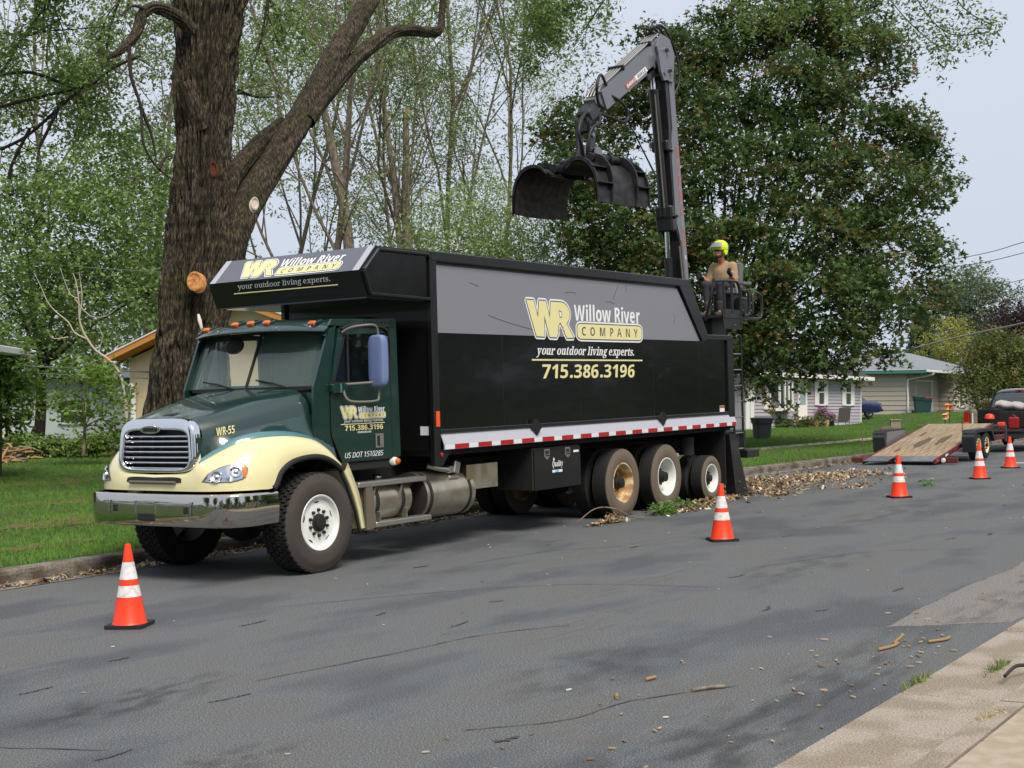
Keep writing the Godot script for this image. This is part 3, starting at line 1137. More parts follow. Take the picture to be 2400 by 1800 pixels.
	for e in [[-40, 330, 20, 160, 250, 24.0, 2], [-60, 60, 210, 120, 160, 24.0, 2], [-40, 210, 330, -60, 205, 23.0, 2], [300, -60, 230, 200, 24.0, 24.0, 2], [150, -60, 60, 180, 24.0, 25.0, 2], [640, -60, 560, 130, 24.0, 22.0, 1], [600, -80, 700, 60, 24.0, 23.0, 1], [1480, -90, 1400, 40, 24.0, 25.0, 1], [1260, -90, 1330, 50, 24.0, 26.0, 2], [1190, -80, 1240, 60, 24.0, 27.0, 2]]:
		var d: float = e[5]
		var a := at(e[0], e[1], d) - o
		var b := at(e[2], e[3], d + rng.randf_range(-1, 1)) - o
		limb(wood, tips, a, b - a, a.distance_to(b), 0.03, e[6], prm)
	for e in [[[2120, -60], [2170, 30], [2230, 80], [2320, 75]], [[2040, -60], [2120, 40], [2180, 95], [2225, 120]], [[1900, -60], [1850, 30], [1840, 60]], [[1800, -70], [1770, 10], [1740, 50]], [[2200, -70], [2260, 20], [2330, 60]], [[1960, -60], [1990, 20], [2000, 70]]]:
		p = []
		for k in e:
			p.append(at(k[0], k[1], 29.0) - o)
		p = spline(p, 4)
		wood.tube(p, 0.012, 4, false)
		for i in range(1, p.size()):
			for j in 5:
				tips.append(p[i] + Vector3(rng.randfn(), rng.randfn(), rng.randfn()) * 0.2)
	for e in [[[0, 175], [75, 170], [190, 205], [260, 160], [330, 130]], [[0, 250], [100, 225], [190, 205]], [[0, 350], [60, 320], [130, 260], [190, 205]], [[20, 420], [30, 380], [70, 300]], [[150, 230], [120, 290], [90, 350]]]:   # bare grey twigs at the far left
		p = []
		for k in e:
			p.append(at(k[0], k[1], 23.5) - o)
		p = spline(p, 5)
		wood.tube(p, 0.03, 5, false)
		for i in range(1, p.size(), 2):
			var q0: Vector3 = p[i]
			var w := [q0]
			var d := Vector3(rng.randfn(), -0.7, rng.randfn()).normalized()
			for k in 5:
				d = (d + Vector3(rng.randfn(), rng.randfn(), rng.randfn()) * 0.35).normalized()
				q0 += d * 0.17
				w.append(q0)
			wood.tube(w, [0.012, 0.01, 0.009, 0.008, 0.006, 0.004], 3, false)
			if rng.randf() < 0.5:
				tips.append(w[-1])
	part(t, "hanging_twigs", wood, M.bark_dark).set_meta("kind", "stuff")
	crown(t, tips, leaf_cluster("slim", 13, 0.2, 0.1, 5), Color(0.1, 0.17, 0.045), Color(0.22, 0.32, 0.085), Color(0.3, 0.36, 0.12), 0.15)


func broken_stem(t: Node3D, pts: Array, d: float, r0: float, r1: float) -> void:   # a stem snapped off, its torn end bright
	var p := []
	for k in pts:
		p.append(at(k[0], k[1], d) - t.position)
	p = spline(p, 4)
	var r := []
	for i in p.size():
		r.append(lerpf(r0, r1, float(i) / p.size()))
	var m := MB.new()
	m.tube(p, r, 9)
	part(t, "broken_stem", m, M.bark)
	var e: Vector3 = p[-1]
	m = MB.new()
	for k in 5:
		var a := TAU * k / 5.0
		var b := e + Vector3(cos(a), 0, sin(a)) * r1 * 0.55
		m.tube([b - Vector3(0, 0.25, 0), b, b + Vector3(0.02, 0.12 + 0.1 * (k % 3), 0)], [r1 * 0.5, r1 * 0.42, 0.01], 5)
	part(t, "torn_wood", m, M.torn_wood)


func trees() -> void:
	var slim := leaf_cluster("slim", 14, 0.34, 0.15, 11)
	var oval := leaf_cluster("oval", 14, 0.36, 0.15, 12)
	var maple := leaf_cluster("maple", 10, 0.38, 0.19, 13)
	var prm := {"wig": 0.1, "up": 0.22, "droop": 0.4, "kids": [0, 6, 7, 10], "ratio": 0.5, "ang": 0.5, "from": 0.1, "top": 3, "per": 1, "fuzz": 0.4}
	var g0 := Color(0.17, 0.25, 0.085)
	var g1 := Color(0.32, 0.42, 0.16)
	# the thin-crowned trees seen against the sky behind the truck
	var t := airy_tree("airy_tree", "tall thin-leaved tree with a leaning broken trunk right of the old tree", at(828, 1010, 45), Vector3(-0.075, 1, -0.055), 17.0, 0.13, prm, slim, g0, g1, M.bark, "airy trees behind the truck")
	var m := MB.new()
	broken_stem(t, [[828, 1010], [820, 620], [805, 480], [785, 380], [768, 300], [757, 245]], 44.6, 0.2, 0.11)
	var prm2 := prm.duplicate()
	prm2.from = 0.08
	prm2.ang = 0.42
	t = airy_tree("airy_tree", "tall many-stemmed tree with orange torn wood above the truck body", at(955, 1010, 50), Vector3(0.02, 1, 0.0), 19.0, 0.14, prm2, slim, g0, g1, M.bark, "airy trees behind the truck")
	broken_stem(t, [[965, 1010], [958, 640], [950, 480], [952, 380], [951, 268]], 49.4, 0.19, 0.1)
	airy_tree("airy_tree", "tall airy tree fanning out left of the grapple", at(1080, 1010, 55), Vector3(0.05, 1, 0.0), 20.0, 0.13, prm2, slim, g0, g1, M.bark, "airy trees behind the truck")
	airy_tree("airy_tree", "airy tree at the left edge of the dark maple", at(1210, 1010, 60), Vector3(0.02, 1, 0.0), 19.0, 0.12, prm, slim, g0 * 0.95, g1, M.bark, "airy trees behind the truck")
	airy_tree("airy_tree", "airy tree seen between the old trunk and its limb", at(660, 1010, 57), Vector3(0.0, 1, 0.0), 20.0, 0.12, prm, slim, g0 * 0.85, g1 * 0.9, M.bark, "airy trees behind the truck")
	airy_tree("airy_tree", "tall pale-leaved tree at the top left left of the old trunk", at(330, 1010, 55), Vector3(0.0, 1, 0.0), 20.0, 0.12, prm, oval, g0 * 0.9, g1 * 0.95, M.bark, "airy trees behind the truck")
	airy_tree("airy_tree", "tall thin tree at the left edge of the picture", at(60, 1010, 58), Vector3(-0.03, 1, 0.0), 20.0, 0.12, prm, oval, g0 * 0.8, g1 * 0.85, M.bark, "airy trees behind the truck")
	# denser trees on the left
	var dk := Color(0.1, 0.18, 0.045)
	var dl := Color(0.24, 0.36, 0.1)
	blob_tree("leafy_tree", "dense green tree on the left above the pale building", at(88, 1045, 42), 0.17, [[60, 560, 42, 2.3], [180, 520, 43, 2.2], [300, 560, 43, 2.0], [110, 690, 41, 2.1], [240, 690, 42, 2.0], [340, 690, 43, 1.6], [30, 700, 40, 1.7], [150, 800, 41, 1.5], [20, 460, 43, 1.8], [120, 420, 44, 1.6], [190, 900, 41, 0.9], [60, 880, 41, 1.0]], 17.0, oval, dk, dl, Color(0.2, 0.27, 0.08), 0.12, M.bark_dark)
	blob_tree("leafy_tree", "green tree left of the old trunk above the yellow house", at(390, 1010, 50), 0.2, [[330, 420, 50, 2.4], [390, 520, 50, 2.2], [260, 420, 51, 2.2], [380, 620, 49, 2.0], [300, 740, 49, 1.7], [400, 720, 48, 1.4]], 14.0, oval, dk * 1.2, dl * 1.1, Color(0.2, 0.27, 0.08), 0.12, M.bark)
	blob_tree("leafy_tree", "distant dark tree behind the pale building", at(220, 1010, 66), 0.2, [[60, 800, 66, 3.2], [220, 780, 66, 3.2], [380, 800, 66, 3.0], [140, 700, 68, 3.2], [300, 690, 68, 3.2], [480, 740, 68, 3.0]], 9.0, oval, dk * 0.9, dl * 0.9, dl, 0.1, M.bark_dark)
	blob_tree("sapling", "bright green sapling left of the truck's hood", at(195, 1048, 33), 0.04, [[190, 905, 33, 0.85], [250, 920, 33, 0.7], [150, 950, 33, 0.55], [280, 970, 33, 0.55], [215, 860, 33, 0.5], [260, 1000, 33.5, 0.4], [190, 975, 33, 0.5]], 110.0, leaf_cluster("oval", 10, 0.2, 0.13, 14), Color(0.1, 0.19, 0.03), Color(0.22, 0.36, 0.06), Color(0.3, 0.4, 0.1), 0.2, M.bark, "tree")
	blob_tree("leafy_bush", "bright leafy bush at the left edge below the brown roof", at(-30, 1062, 29), 0.05, [[10, 860, 29, 0.9], [-20, 940, 29, 0.9], [50, 900, 29, 0.55], [10, 1000, 29, 0.6], [70, 985, 29, 0.4], [85, 880, 29, 0.3], [-30, 820, 29, 0.8]], 95.0, leaf_cluster("slim", 11, 0.22, 0.2, 15), Color(0.09, 0.18, 0.03), Color(0.2, 0.33, 0.06), Color(0.3, 0.4, 0.1), 0.2, M.bark_dark, "bush")
	# the leaning dead birch
	t = thing("bare_birch", "leaning pale dead birch with bare branches on the left", "tree", at(300, 1040, 37))
	m = MB.new()
	for e in [[[[300, 1040], [288, 900], [262, 850], [225, 822], [205, 795], [192, 770], [186, 745], [184, 700], [178, 660], [170, 640]], 0.075], [[[205, 795], [175, 780], [160, 755], [130, 730], [110, 705], [95, 670], [80, 640]], 0.045], [[[186, 745], [192, 700], [190, 670], [185, 640]], 0.035], [[[184, 700], [165, 690], [150, 655], [140, 625]], 0.03], [[[160, 790], [130, 794], [118, 788]], 0.03], [[[250, 850], [225, 845], [195, 860]], 0.025], [[[230, 825], [240, 790], [228, 760]], 0.02], [[[175, 700], [210, 740], [250, 740], [280, 715]], 0.03]]:
		var p := []
		for k in e[0]:
			p.append(at(k[0], k[1], 37.0) - t.position)
		p = spline(p, 3)
		var r := []
		for i in p.size():
			r.append(e[1] * 0.62 * lerpf(1.0, 0.25, float(i) / p.size()))
		m.tube(p, r, 5, false)
	part(t, "branch", m, M.bark_pale)
	# shrubs behind the truck body
	for e in [[1010, 560, 46, 1.7, "light green shrubby tree behind the front of the truck body"], [1130, 530, 47, 2.0, "light green shrubby tree behind the middle of the truck body"], [1270, 560, 47, 1.8, "light green shrubby tree below the open grapple"], [1380, 520, 49, 1.6, "light green shrubby tree behind the crane"]]:
		blob_tree("shrub_tree", e[4], at(e[0], 1000, e[2]), 0.09, [[e[0], e[1], e[2], e[3]], [e[0] - 60, e[1] + 60, e[2], e[3] * 0.85], [e[0] + 60, e[1] + 70, e[2], e[3] * 0.85], [e[0], e[1] + 150, e[2], e[3]], [e[0] + 10, e[1] - 80, e[2] + 1, e[3] * 0.6]], 20.0, slim, g0 * 1.15, g1 * 1.2, Color(0.3, 0.36, 0.12), 0.15, M.bark, "tree", "light shrubby trees behind the truck")
	# the big dark maple
	var mb := []
	for e in [[1350, 300, 46, 1.3], [1400, 380, 45, 1.5], [1340, 420, 44, 1.2], [1460, 260, 46, 1.4], [1430, 480, 44, 1.4], [1480, 560, 43, 1.4], [1380, 560, 44, 1.2], [1560, 110, 46, 1.2], [1620, 170, 46, 1.6], [1700, 90, 46, 1.5], [1560, 240, 45, 1.5], [1650, 300, 44, 1.5], [1780, 60, 46, 1.6], [1880, 90, 46, 1.7], [1980, 60, 46, 1.6], [2040, 150, 45, 1.4], [1850, 220, 44, 1.7], [1960, 240, 44, 1.5], [1740, 250, 45, 1.4], [2030, 300, 45, 1.3], [2120, 330, 45, 1.4], [2190, 360, 45, 1.1], [2130, 450, 44, 1.4], [2200, 440, 45, 0.9], [1620, 430, 43, 1.3], [1780, 400, 43, 1.6], [1900, 400, 43, 1.6], [2020, 430, 43, 1.5], [1560, 480, 43, 1.2], [1600, 580, 42, 1.4], [1700, 600, 42, 1.4], [1830, 540, 42, 1.6], [1960, 560, 42, 1.6], [2070, 560, 43, 1.4], [2150, 590, 44, 1.2], [2180, 680, 44, 1.1], [1560, 660, 42, 1.3], [1660, 720, 42, 1.4], [1780, 690, 41, 1.5], [1900, 690, 41, 1.5], [2020, 690, 42, 1.5], [2110, 720, 43, 1.1], [1760, 810, 41, 1.2], [1850, 800, 41, 1.3], [1950, 810, 41, 1.2], [2040, 790, 42, 1.0], [1900, 880, 41, 0.8], [1790, 900, 41, 0.7], [2000, 870, 41, 0.7], [2075, 840, 42, 0.6], [1720, 870, 42, 0.9], [1835, 955, 40, 0.35], [1800, 940, 40, 0.4], [1480, 640, 43, 1.2], [1420, 620, 44, 1.1], [1300, 350, 46, 0.8], [1310, 470, 45, 0.7], [1795, 895, 41, 0.42], [1793, 925, 41, 0.36], [1830, 985, 40, 0.25]]:
		mb.append(e)
	t = blob_tree("maple_tree", "big dark green maple with reddish leaf tips behind the crane", at(1688, 1060, 45), 0.16, mb, 58.0, maple, Color(0.05, 0.098, 0.026), Color(0.135, 0.205, 0.06), Color(0.24, 0.15, 0.05), 0.12, M.bark_dark, "tree", "", -0.06)
	# far trees on the right
	blob_tree("far_tree", "pale hazy tall tree far right beyond the garage roof", at(2280, 940, 118), 0.4, [[2230, 700, 118, 3.6], [2270, 690, 118, 3.2], [2300, 740, 118, 3.8], [2240, 780, 118, 3.6], [2320, 790, 118, 3.0], [2260, 830, 118, 3.6]], 4.6, leaf_cluster("oval", 12, 0.6, 0.3, 16), Color(0.15, 0.2, 0.12), Color(0.24, 0.3, 0.18), Color(0.3, 0.33, 0.2), 0.2, M.bark)
	blob_tree("far_tree", "yellow-green tree behind the grey garage roof", at(2230, 940, 100), 0.25, [[2225, 790, 100, 2.0], [2200, 820, 100, 1.8], [2250, 825, 100, 1.8], [2215, 850, 100, 1.8], [2240, 860, 100, 1.6]], 14.0, oval, Color(0.24, 0.27, 0.05), Color(0.42, 0.42, 0.08), Color(0.4, 0.4, 0.1), 0.2, M.bark)
	blob_tree("plum_tree", "dark purple plum tree at the right edge", at(2370, 960, 84), 0.2, [[2350, 770, 84, 1.6], [2330, 810, 84, 1.4], [2380, 750, 84, 1.7], [2400, 800, 84, 1.6], [2360, 820, 84, 1.4], [2430, 760, 84, 1.7]], 26.0, oval, Color(0.03, 0.014, 0.02), Color(0.075, 0.035, 0.05), Color(0.09, 0.05, 0.05), 0.1, M.bark_dark)
	blob_tree("far_tree", "green tree at the right edge above the plum tree", at(2440, 960, 92), 0.2, [[2420, 720, 92, 2.0], [2395, 760, 92, 1.4], [2440, 800, 92, 2.0], [2380, 830, 91, 1.6]], 16.0, oval, Color(0.06, 0.1, 0.04), Color(0.13, 0.19, 0.07), Color(0.2, 0.24, 0.1), 0.1, M.bark_dark)
	blob_tree("crab_apple", "rounded olive crab apple tree with reddish fruit right of the garage", at(2345, 985, 60), 0.14, [[2330, 830, 60, 1.5], [2290, 870, 60, 1.3], [2370, 850, 60, 1.5], [2320, 920, 59, 1.3], [2380, 920, 60, 1.4], [2280, 910, 60, 0.9], [2290, 955, 60, 0.8], [2340, 960, 60, 1.0], [2410, 880, 60, 1.6]], 48.0, leaf_cluster("oval", 14, 0.3, 0.13, 17), Color(0.09, 0.14, 0.035), Color(0.22, 0.26, 0.07), Color(0.3, 0.16, 0.06), 0.12, M.bark_dark)
	# spruce: whorls of drooping boughs
	t = thing("spruce", "blue-green spruce behind the left end of the garage roof", "tree", at(2165, 945, 104))
	var wood := MB.new()
	wood.tube([Vector3.ZERO, Vector3(0, 7.2, 0)], [0.2, 0.03], 6)
	part(t, "trunk", wood, M.bark_dark)
	var pts := []
	for i in 1500:
		var h := rng.randf_range(0.8, 7.2)
		var r := (7.4 - h) * 0.36 * pow(rng.randf(), 0.4)
		var w := rng.randf() * TAU
		pts.append(Vector3(cos(w) * r, h - r * 0.25, sin(w) * r))
	crown(t, pts, leaf_cluster("slim", 14, 0.3, 0.24, 18), Color(0.04, 0.075, 0.055), Color(0.1, 0.15, 0.11), Color(0.12, 0.17, 0.12), 0.1)
	# woods that close the view, and trees across the street that the truck mirrors
	var far := []
	var fc := []
	for i in 9000:
		var w := rng.randf() * TAU
		var d := rng.randf_range(135, 165) if sin(w) < 0.1 else rng.randf_range(55, 75)
		var p := Vector3(cos(w) * d, 0, sin(w) * d) + Vector3(5, 0, 0)
		p.y = -0.5 + pow(rng.randf(), 0.8) * (7.0 + 2.5 * sin(w * 13.0) + 1.5 * sin(w * 37.0)) * (1.0 if sin(w) < 0.1 else 1.3)
		if w > TAU - 0.42 or w < 0.2:
			p.y *= 0.35
		far.append(Transform3D(turned().scaled(Vector3.ONE * rng.randf_range(3.5, 6.0)), p))
		fc.append(Color(0.06, 0.1, 0.04).lerp(Color(0.15, 0.2, 0.09), rng.randf()))
	tag(multi(self, "far_woods", oval, M.leaf, far, fc), "distant belt of trees behind the houses", "woods")
	var i := 0
	for e in [[-14.0, 24.0, 2.8], [2.0, 27.0, 3.2], [14.0, 25.0, 3.0], [26.0, 27.0, 3.2], [-26.0, 16.0, 3.0], [-34.0, -2.0, 3.4], [-30.0, -16.0, 3.2]]:
		t = thing("street_tree", ["round tree across the street behind the camera, first from the corner", "round tree across the street facing the truck's cab", "round tree across the street facing the truck body", "round tree across the street facing the trailer", "tree on the camera's side of the street corner", "tree down the street in front of the truck", "tree down the street beside the lawn"][i], "tree", Vector3(e[0], ty(e[0], e[1]), e[1]), "trees across the street")
		i += 1
		wood = MB.new()
		wood.tube([Vector3(0, -0.2, 0), Vector3(0.1, 2.0, 0), Vector3(0, 4.5, 0.1)], [0.3, 0.22, 0.12], 8)
		part(t, "trunk", wood, M.bark_dark)
		var pp := []
		for k in 5:
			pp += shell_points(Vector3(rng.randfn() * 1.4, 5.2 + rng.randfn() * 1.0, rng.randfn() * 1.4), Vector3.ONE * e[2], 240, -0.3, k)
		crown(t, pp, oval, dk, dl, dl, 0.1, 1.2, 2.0)


const ZC := -1.23   # the truck's centre line


func wheel(parent: Node3D, ctr: Vector3, side: float, r: float, w: float, rim: float, style: String) -> void:
	# side: +1 the outer face looks towards +z
	var g := group_part(parent, "wheel", Transform3D(Basis(Vector3.RIGHT if side > 0 else Vector3.LEFT, Vector3.UP, Vector3(0, 0, side)), ctr))
	var pf := []
	var half := [Vector2(rim - 0.015, w * 0.40), Vector2(rim + 0.012, w * 0.47), Vector2(rim + 0.05, w * 0.495), Vector2(lerpf(rim, r, 0.5), w * 0.5), Vector2(r - 0.075, w * 0.485), Vector2(r - 0.07, w * 0.475), Vector2(r - 0.035, w * 0.46), Vector2(r - 0.012, w * 0.42)]
	if style == "steer":
		half.append(Vector2(r - 0.022, w * 0.4))
	else:
		for k in [0.3, 0.18, 0.06]:
			half.append_array([Vector2(r, w * (k + 0.075)), Vector2(r, w * (k + 0.012)), Vector2(r - 0.014, w * k), Vector2(r - 0.014, w * (k - 0.02)), Vector2(r, w * (k - 0.035))])
	var m := MB.new()
	var i := 0
	var side_p := half.slice(0, 8)
	for e in half:
		pf.append(e)
	half.reverse()
	for e in half:
		pf.append(Vector2(e.x, -e.y))
	m.lathe(pf, Transform3D.IDENTITY, 56)
	var tyre := part(g, "tyre", m, M.tread)
	m = MB.new()
	var sp := []
	for e in side_p:
		sp.append(Vector2(e.x, e.y + 0.002))
	m.lathe(sp, Transform3D.IDENTITY, 56)
	part(g, "sidewall", m, M.tyre_side if style == "steer" else M.tyre_dusty)
	if style == "steer":   # blocks of an aggressive tread
		m = MB.new()
		for row in 6:
			var z := w * (-0.37 + 0.148 * row)
			var cnt := 46
			for k in cnt:
				var a := TAU * (k + 0.5 * (row % 2)) / cnt
				var b := Basis(Vector3.BACK, a)
				var sz := Vector3(0.034, r * TAU / cnt * 0.74, w * 0.125)
				if row == 0 or row == 5:
					sz.x = 0.05
				m.box(b * Vector3(r - sz.x * 0.5, 0, z), sz, 0.004, b * Basis(Vector3.RIGHT, 0.22 * (1 if row % 2 else -1)))
		part(g, "tread", m, M.tread)
	m = MB.new()
	var wh: Material = M.white_rim
	var f := w * 0.5
	var deep := style != "steer"
	if style == "dirty":
		wh = M.dirty_rim
	var disc := f - (0.2 if deep else 0.07)
	if style == "small":
		disc = f - 0.13
	pf = [Vector2(rim - 0.02, -f * 0.8), Vector2(rim + 0.0, f * 0.86), Vector2(rim + 0.008, f * 0.93), Vector2(rim + 0.002, f * 0.96), Vector2(rim - 0.012, f * 0.94), Vector2(rim - 0.022, f * 0.86), Vector2(rim - 0.045, f - 0.05), Vector2(rim - 0.05, disc + 0.02)]
	if deep:
		pf.append_array([Vector2(rim - 0.055, disc), Vector2(rim * 0.72, disc - 0.02), Vector2(rim * 0.6, disc + 0.012), Vector2(rim * 0.34, disc + 0.016), Vector2(0.01, disc + 0.016)])
	else:
		pf.append_array([Vector2(rim * 0.76, disc + 0.012), Vector2(rim * 0.62, disc + 0.02), Vector2(rim * 0.3, disc + 0.02), Vector2(0.01, disc + 0.02)])
	m.lathe(pf, Transform3D.IDENTITY, 44)
	part(g, "rim", m, wh)
	var hb := MB.new()
	var hz := disc + 0.016
	var hl := 0.16 if style == "dirty" or style == "dual" else (0.09 if deep else 0.055)
	hb.lathe([Vector2(rim * 0.33, hz), Vector2(rim * 0.32, hz + hl * 0.6), Vector2(rim * 0.26, hz + hl * 0.66), Vector2(rim * 0.25, hz + hl), Vector2(rim * 0.1, hz + hl + 0.008), Vector2(0.0, hz + hl + 0.008)], Transform3D.IDENTITY, 20)
	part(g, "hub", hb, M.black_dull)
	var hole := MB.new()
	hole.lathe([Vector2(1.0, 0.0), Vector2(0.8, 0.003), Vector2(0.0, 0.003)], Transform3D.IDENTITY, 14)
	var hm := hole.mesh()
	var n := 5 if not deep else 8
	for k in n:
		var a := TAU * (k + 0.3) / n
		var hr := rim * (0.8 if not deep else 0.76)
		var tilt := 0.5 if not deep else -0.3
		part(g, "hand_hole", hm, M.black_dull, Transform3D(Basis(Vector3.BACK, a) * Basis(Vector3.UP, tilt) * Basis.from_scale(Vector3(0.026, 0.05, 1.0)), Vector3(cos(a) * hr, sin(a) * hr, disc + (0.008 if not deep else -0.012))))
	var nut := MB.new()
	nut.lathe([Vector2(0.02, 0.0), Vector2(0.02, 0.022), Vector2(0.014, 0.034), Vector2(0.0, 0.036)], Transform3D.IDENTITY, 6)
	var nm := nut.mesh()
	for k in 10:
		var a := TAU * (k + 0.5) / 10
		var nr := rim * 0.465
		part(g, "lug_nut", nm, M.rusty_steel if style == "dirty" else M.rubber, Transform3D(Basis(), Vector3(cos(a) * nr, sin(a) * nr, hz)))


func fender_pt(s: float, t: float, far := false, lift := 0.0) -> Vector3:
	var b := [[-1.31, 0.985, 0.0], [-1.30, 0.985, 0.5], [-1.27, 0.985, 0.75], [-1.19, 0.985, 0.95], [-1.05, 0.985, 1.09], [-0.88, 0.985, 1.17], [-0.69, 1.0, 1.2], [-0.58, 1.16, 1.2], [-0.40, 1.26, 1.2], [-0.15, 1.297, 1.2], [0.06, 1.285, 1.2], [0.24, 1.225, 1.2], [0.40, 1.12, 1.2]]
	var e := [[-1.265, 1.155, 0.0], [-1.245, 1.18, 0.45], [-1.235, 1.25, 0.585], [-1.118, 1.335, 0.67], [-0.989, 1.418, 0.77], [-0.858, 1.486, 0.87], [-0.707, 1.52, 0.95], [-0.534, 1.534, 1.01], [-0.337, 1.533, 1.05], [-0.12, 1.51, 1.07], [0.05, 1.47, 1.08], [0.24, 1.37, 1.09], [0.44, 1.21, 1.1]]
	var i := mini(int(s), 11)
	var f := s - i
	var pb := []
	var pe := []
	for k in [maxi(i - 1, 0), i, i + 1, mini(i + 2, 12)]:
		pb.append(Vector3(b[k][0], b[k][1], b[k][2]))
		pe.append(Vector3(e[k][0], e[k][1], e[k][2]))
	var p: Vector3 = pb[1].cubic_interpolate(pb[2], pb[0], pb[3], f)
	var q: Vector3 = pe[1].cubic_interpolate(pe[2], pe[0], pe[3], f)
	var h := 1.0 - cos(t * PI / 2.0)
	var o := Vector3(lerpf(p.x, q.x, h), lerpf(p.y, q.y, sin(t * PI / 2.0)), lerpf(p.z, q.z, h))
	if lift > 0.0:
		var d1 := fender_pt(minf(s + 0.05, 11.99), t) - fender_pt(maxf(s - 0.05, 0.0), t)
		var d2 := fender_pt(s, minf(t + 0.03, 1.0)) - fender_pt(s, maxf(t - 0.03, 0.0))
		o.z += ZC
		var nn := Vector3(d1.y * d2.z - d1.z * d2.y, d1.z * d2.x - d1.x * d2.z, d1.x * d2.y - d1.y * d2.x).normalized()
		if nn.dot(Vector3(-0.5, 0.2, 1.0)) < 0.0:
			nn = -nn
		o += nn * lift
		if far:
			return Vector3(o.x, o.y, 2.0 * ZC - o.z)
		return o
	return Vector3(o.x, o.y, ZC - o.z if far else ZC + o.z)


func rounded(n: int, hx: Callable, y0: float, y1: float, ex: float) -> Array:   # a rounded outline in y and z
	var o := []
	for k in n:
		var a := TAU * k / n
		var cx := signf(cos(a)) * pow(absf(cos(a)), ex)
		var sy := signf(sin(a)) * pow(absf(sin(a)), ex)
		var y := lerpf(y0, y1, sy * 0.5 + 0.5)
		o.append(Vector2(cx * hx.call(y), y))
	return o


func truck() -> void:
	var t := thing("grapple_truck", "black and dark green grapple truck with cream fenders and a tall crane", "truck")
	# chassis
	for s in [-1, 1]:
		box(t, "frame_rail", Vector3(4.9, 0.93, ZC + s * 0.42), Vector3(11.4, 0.27, 0.09), M.black_dull)
	for e in [[0.0, 0.5], [6.73, 0.52], [8.13, 0.52], [9.75, 0.4]]:
		var m := MB.new()
		m.tube([Vector3(e[0], e[1], ZC - 0.95), Vector3(e[0], e[1], ZC + 0.95)], 0.08, 10)
		m.lathe([Vector2(0.0, -0.22), Vector2(0.16, -0.18), Vector2(0.2, 0.0), Vector2(0.16, 0.18), Vector2(0.0, 0.22)], Transform3D(Basis(), Vector3(e[0], e[1], ZC)), 14)
		part(t, "axle", m, M.black_dull)
	box(t, "engine_block", Vector3(-0.2, 0.95, ZC), Vector3(1.5, 0.55, 0.62), M.black_dull, 0.05)
	box(t, "gearbox", Vector3(1.2, 0.78, ZC), Vector3(1.2, 0.42, 0.46), M.black_dull, 0.06)
	var m := MB.new()
	m.tube([Vector3(1.8, 0.78, ZC), Vector3(6.6, 0.6, ZC)], 0.06, 8)
	part(t, "drive_shaft", m, M.black_dull)
	for s in [1, -1]:
		var zo: float = ZC + s * 1.23
		wheel(t, Vector3(0, 0.555, zo - s * 0.2), s, 0.558, 0.4, 0.304, "steer")
		for e in [[6.73, "dirty"], [8.13, "dual"]]:
			wheel(t, Vector3(e[0], 0.52, zo - s * 0.14), s, 0.522, 0.28, 0.3, e[1])
			wheel(t, Vector3(e[0], 0.52, zo - s * 0.48), -s, 0.522, 0.28, 0.3, e[1])
		wheel(t, Vector3(9.75, 0.385, zo - s * 0.13), s, 0.388, 0.24, 0.236, "small")
		wheel(t, Vector3(9.75, 0.385, zo - s * 0.42), -s, 0.388, 0.24, 0.236, "small")
	cab(t)
	under_body(t)
	body(t)
	crane(t)


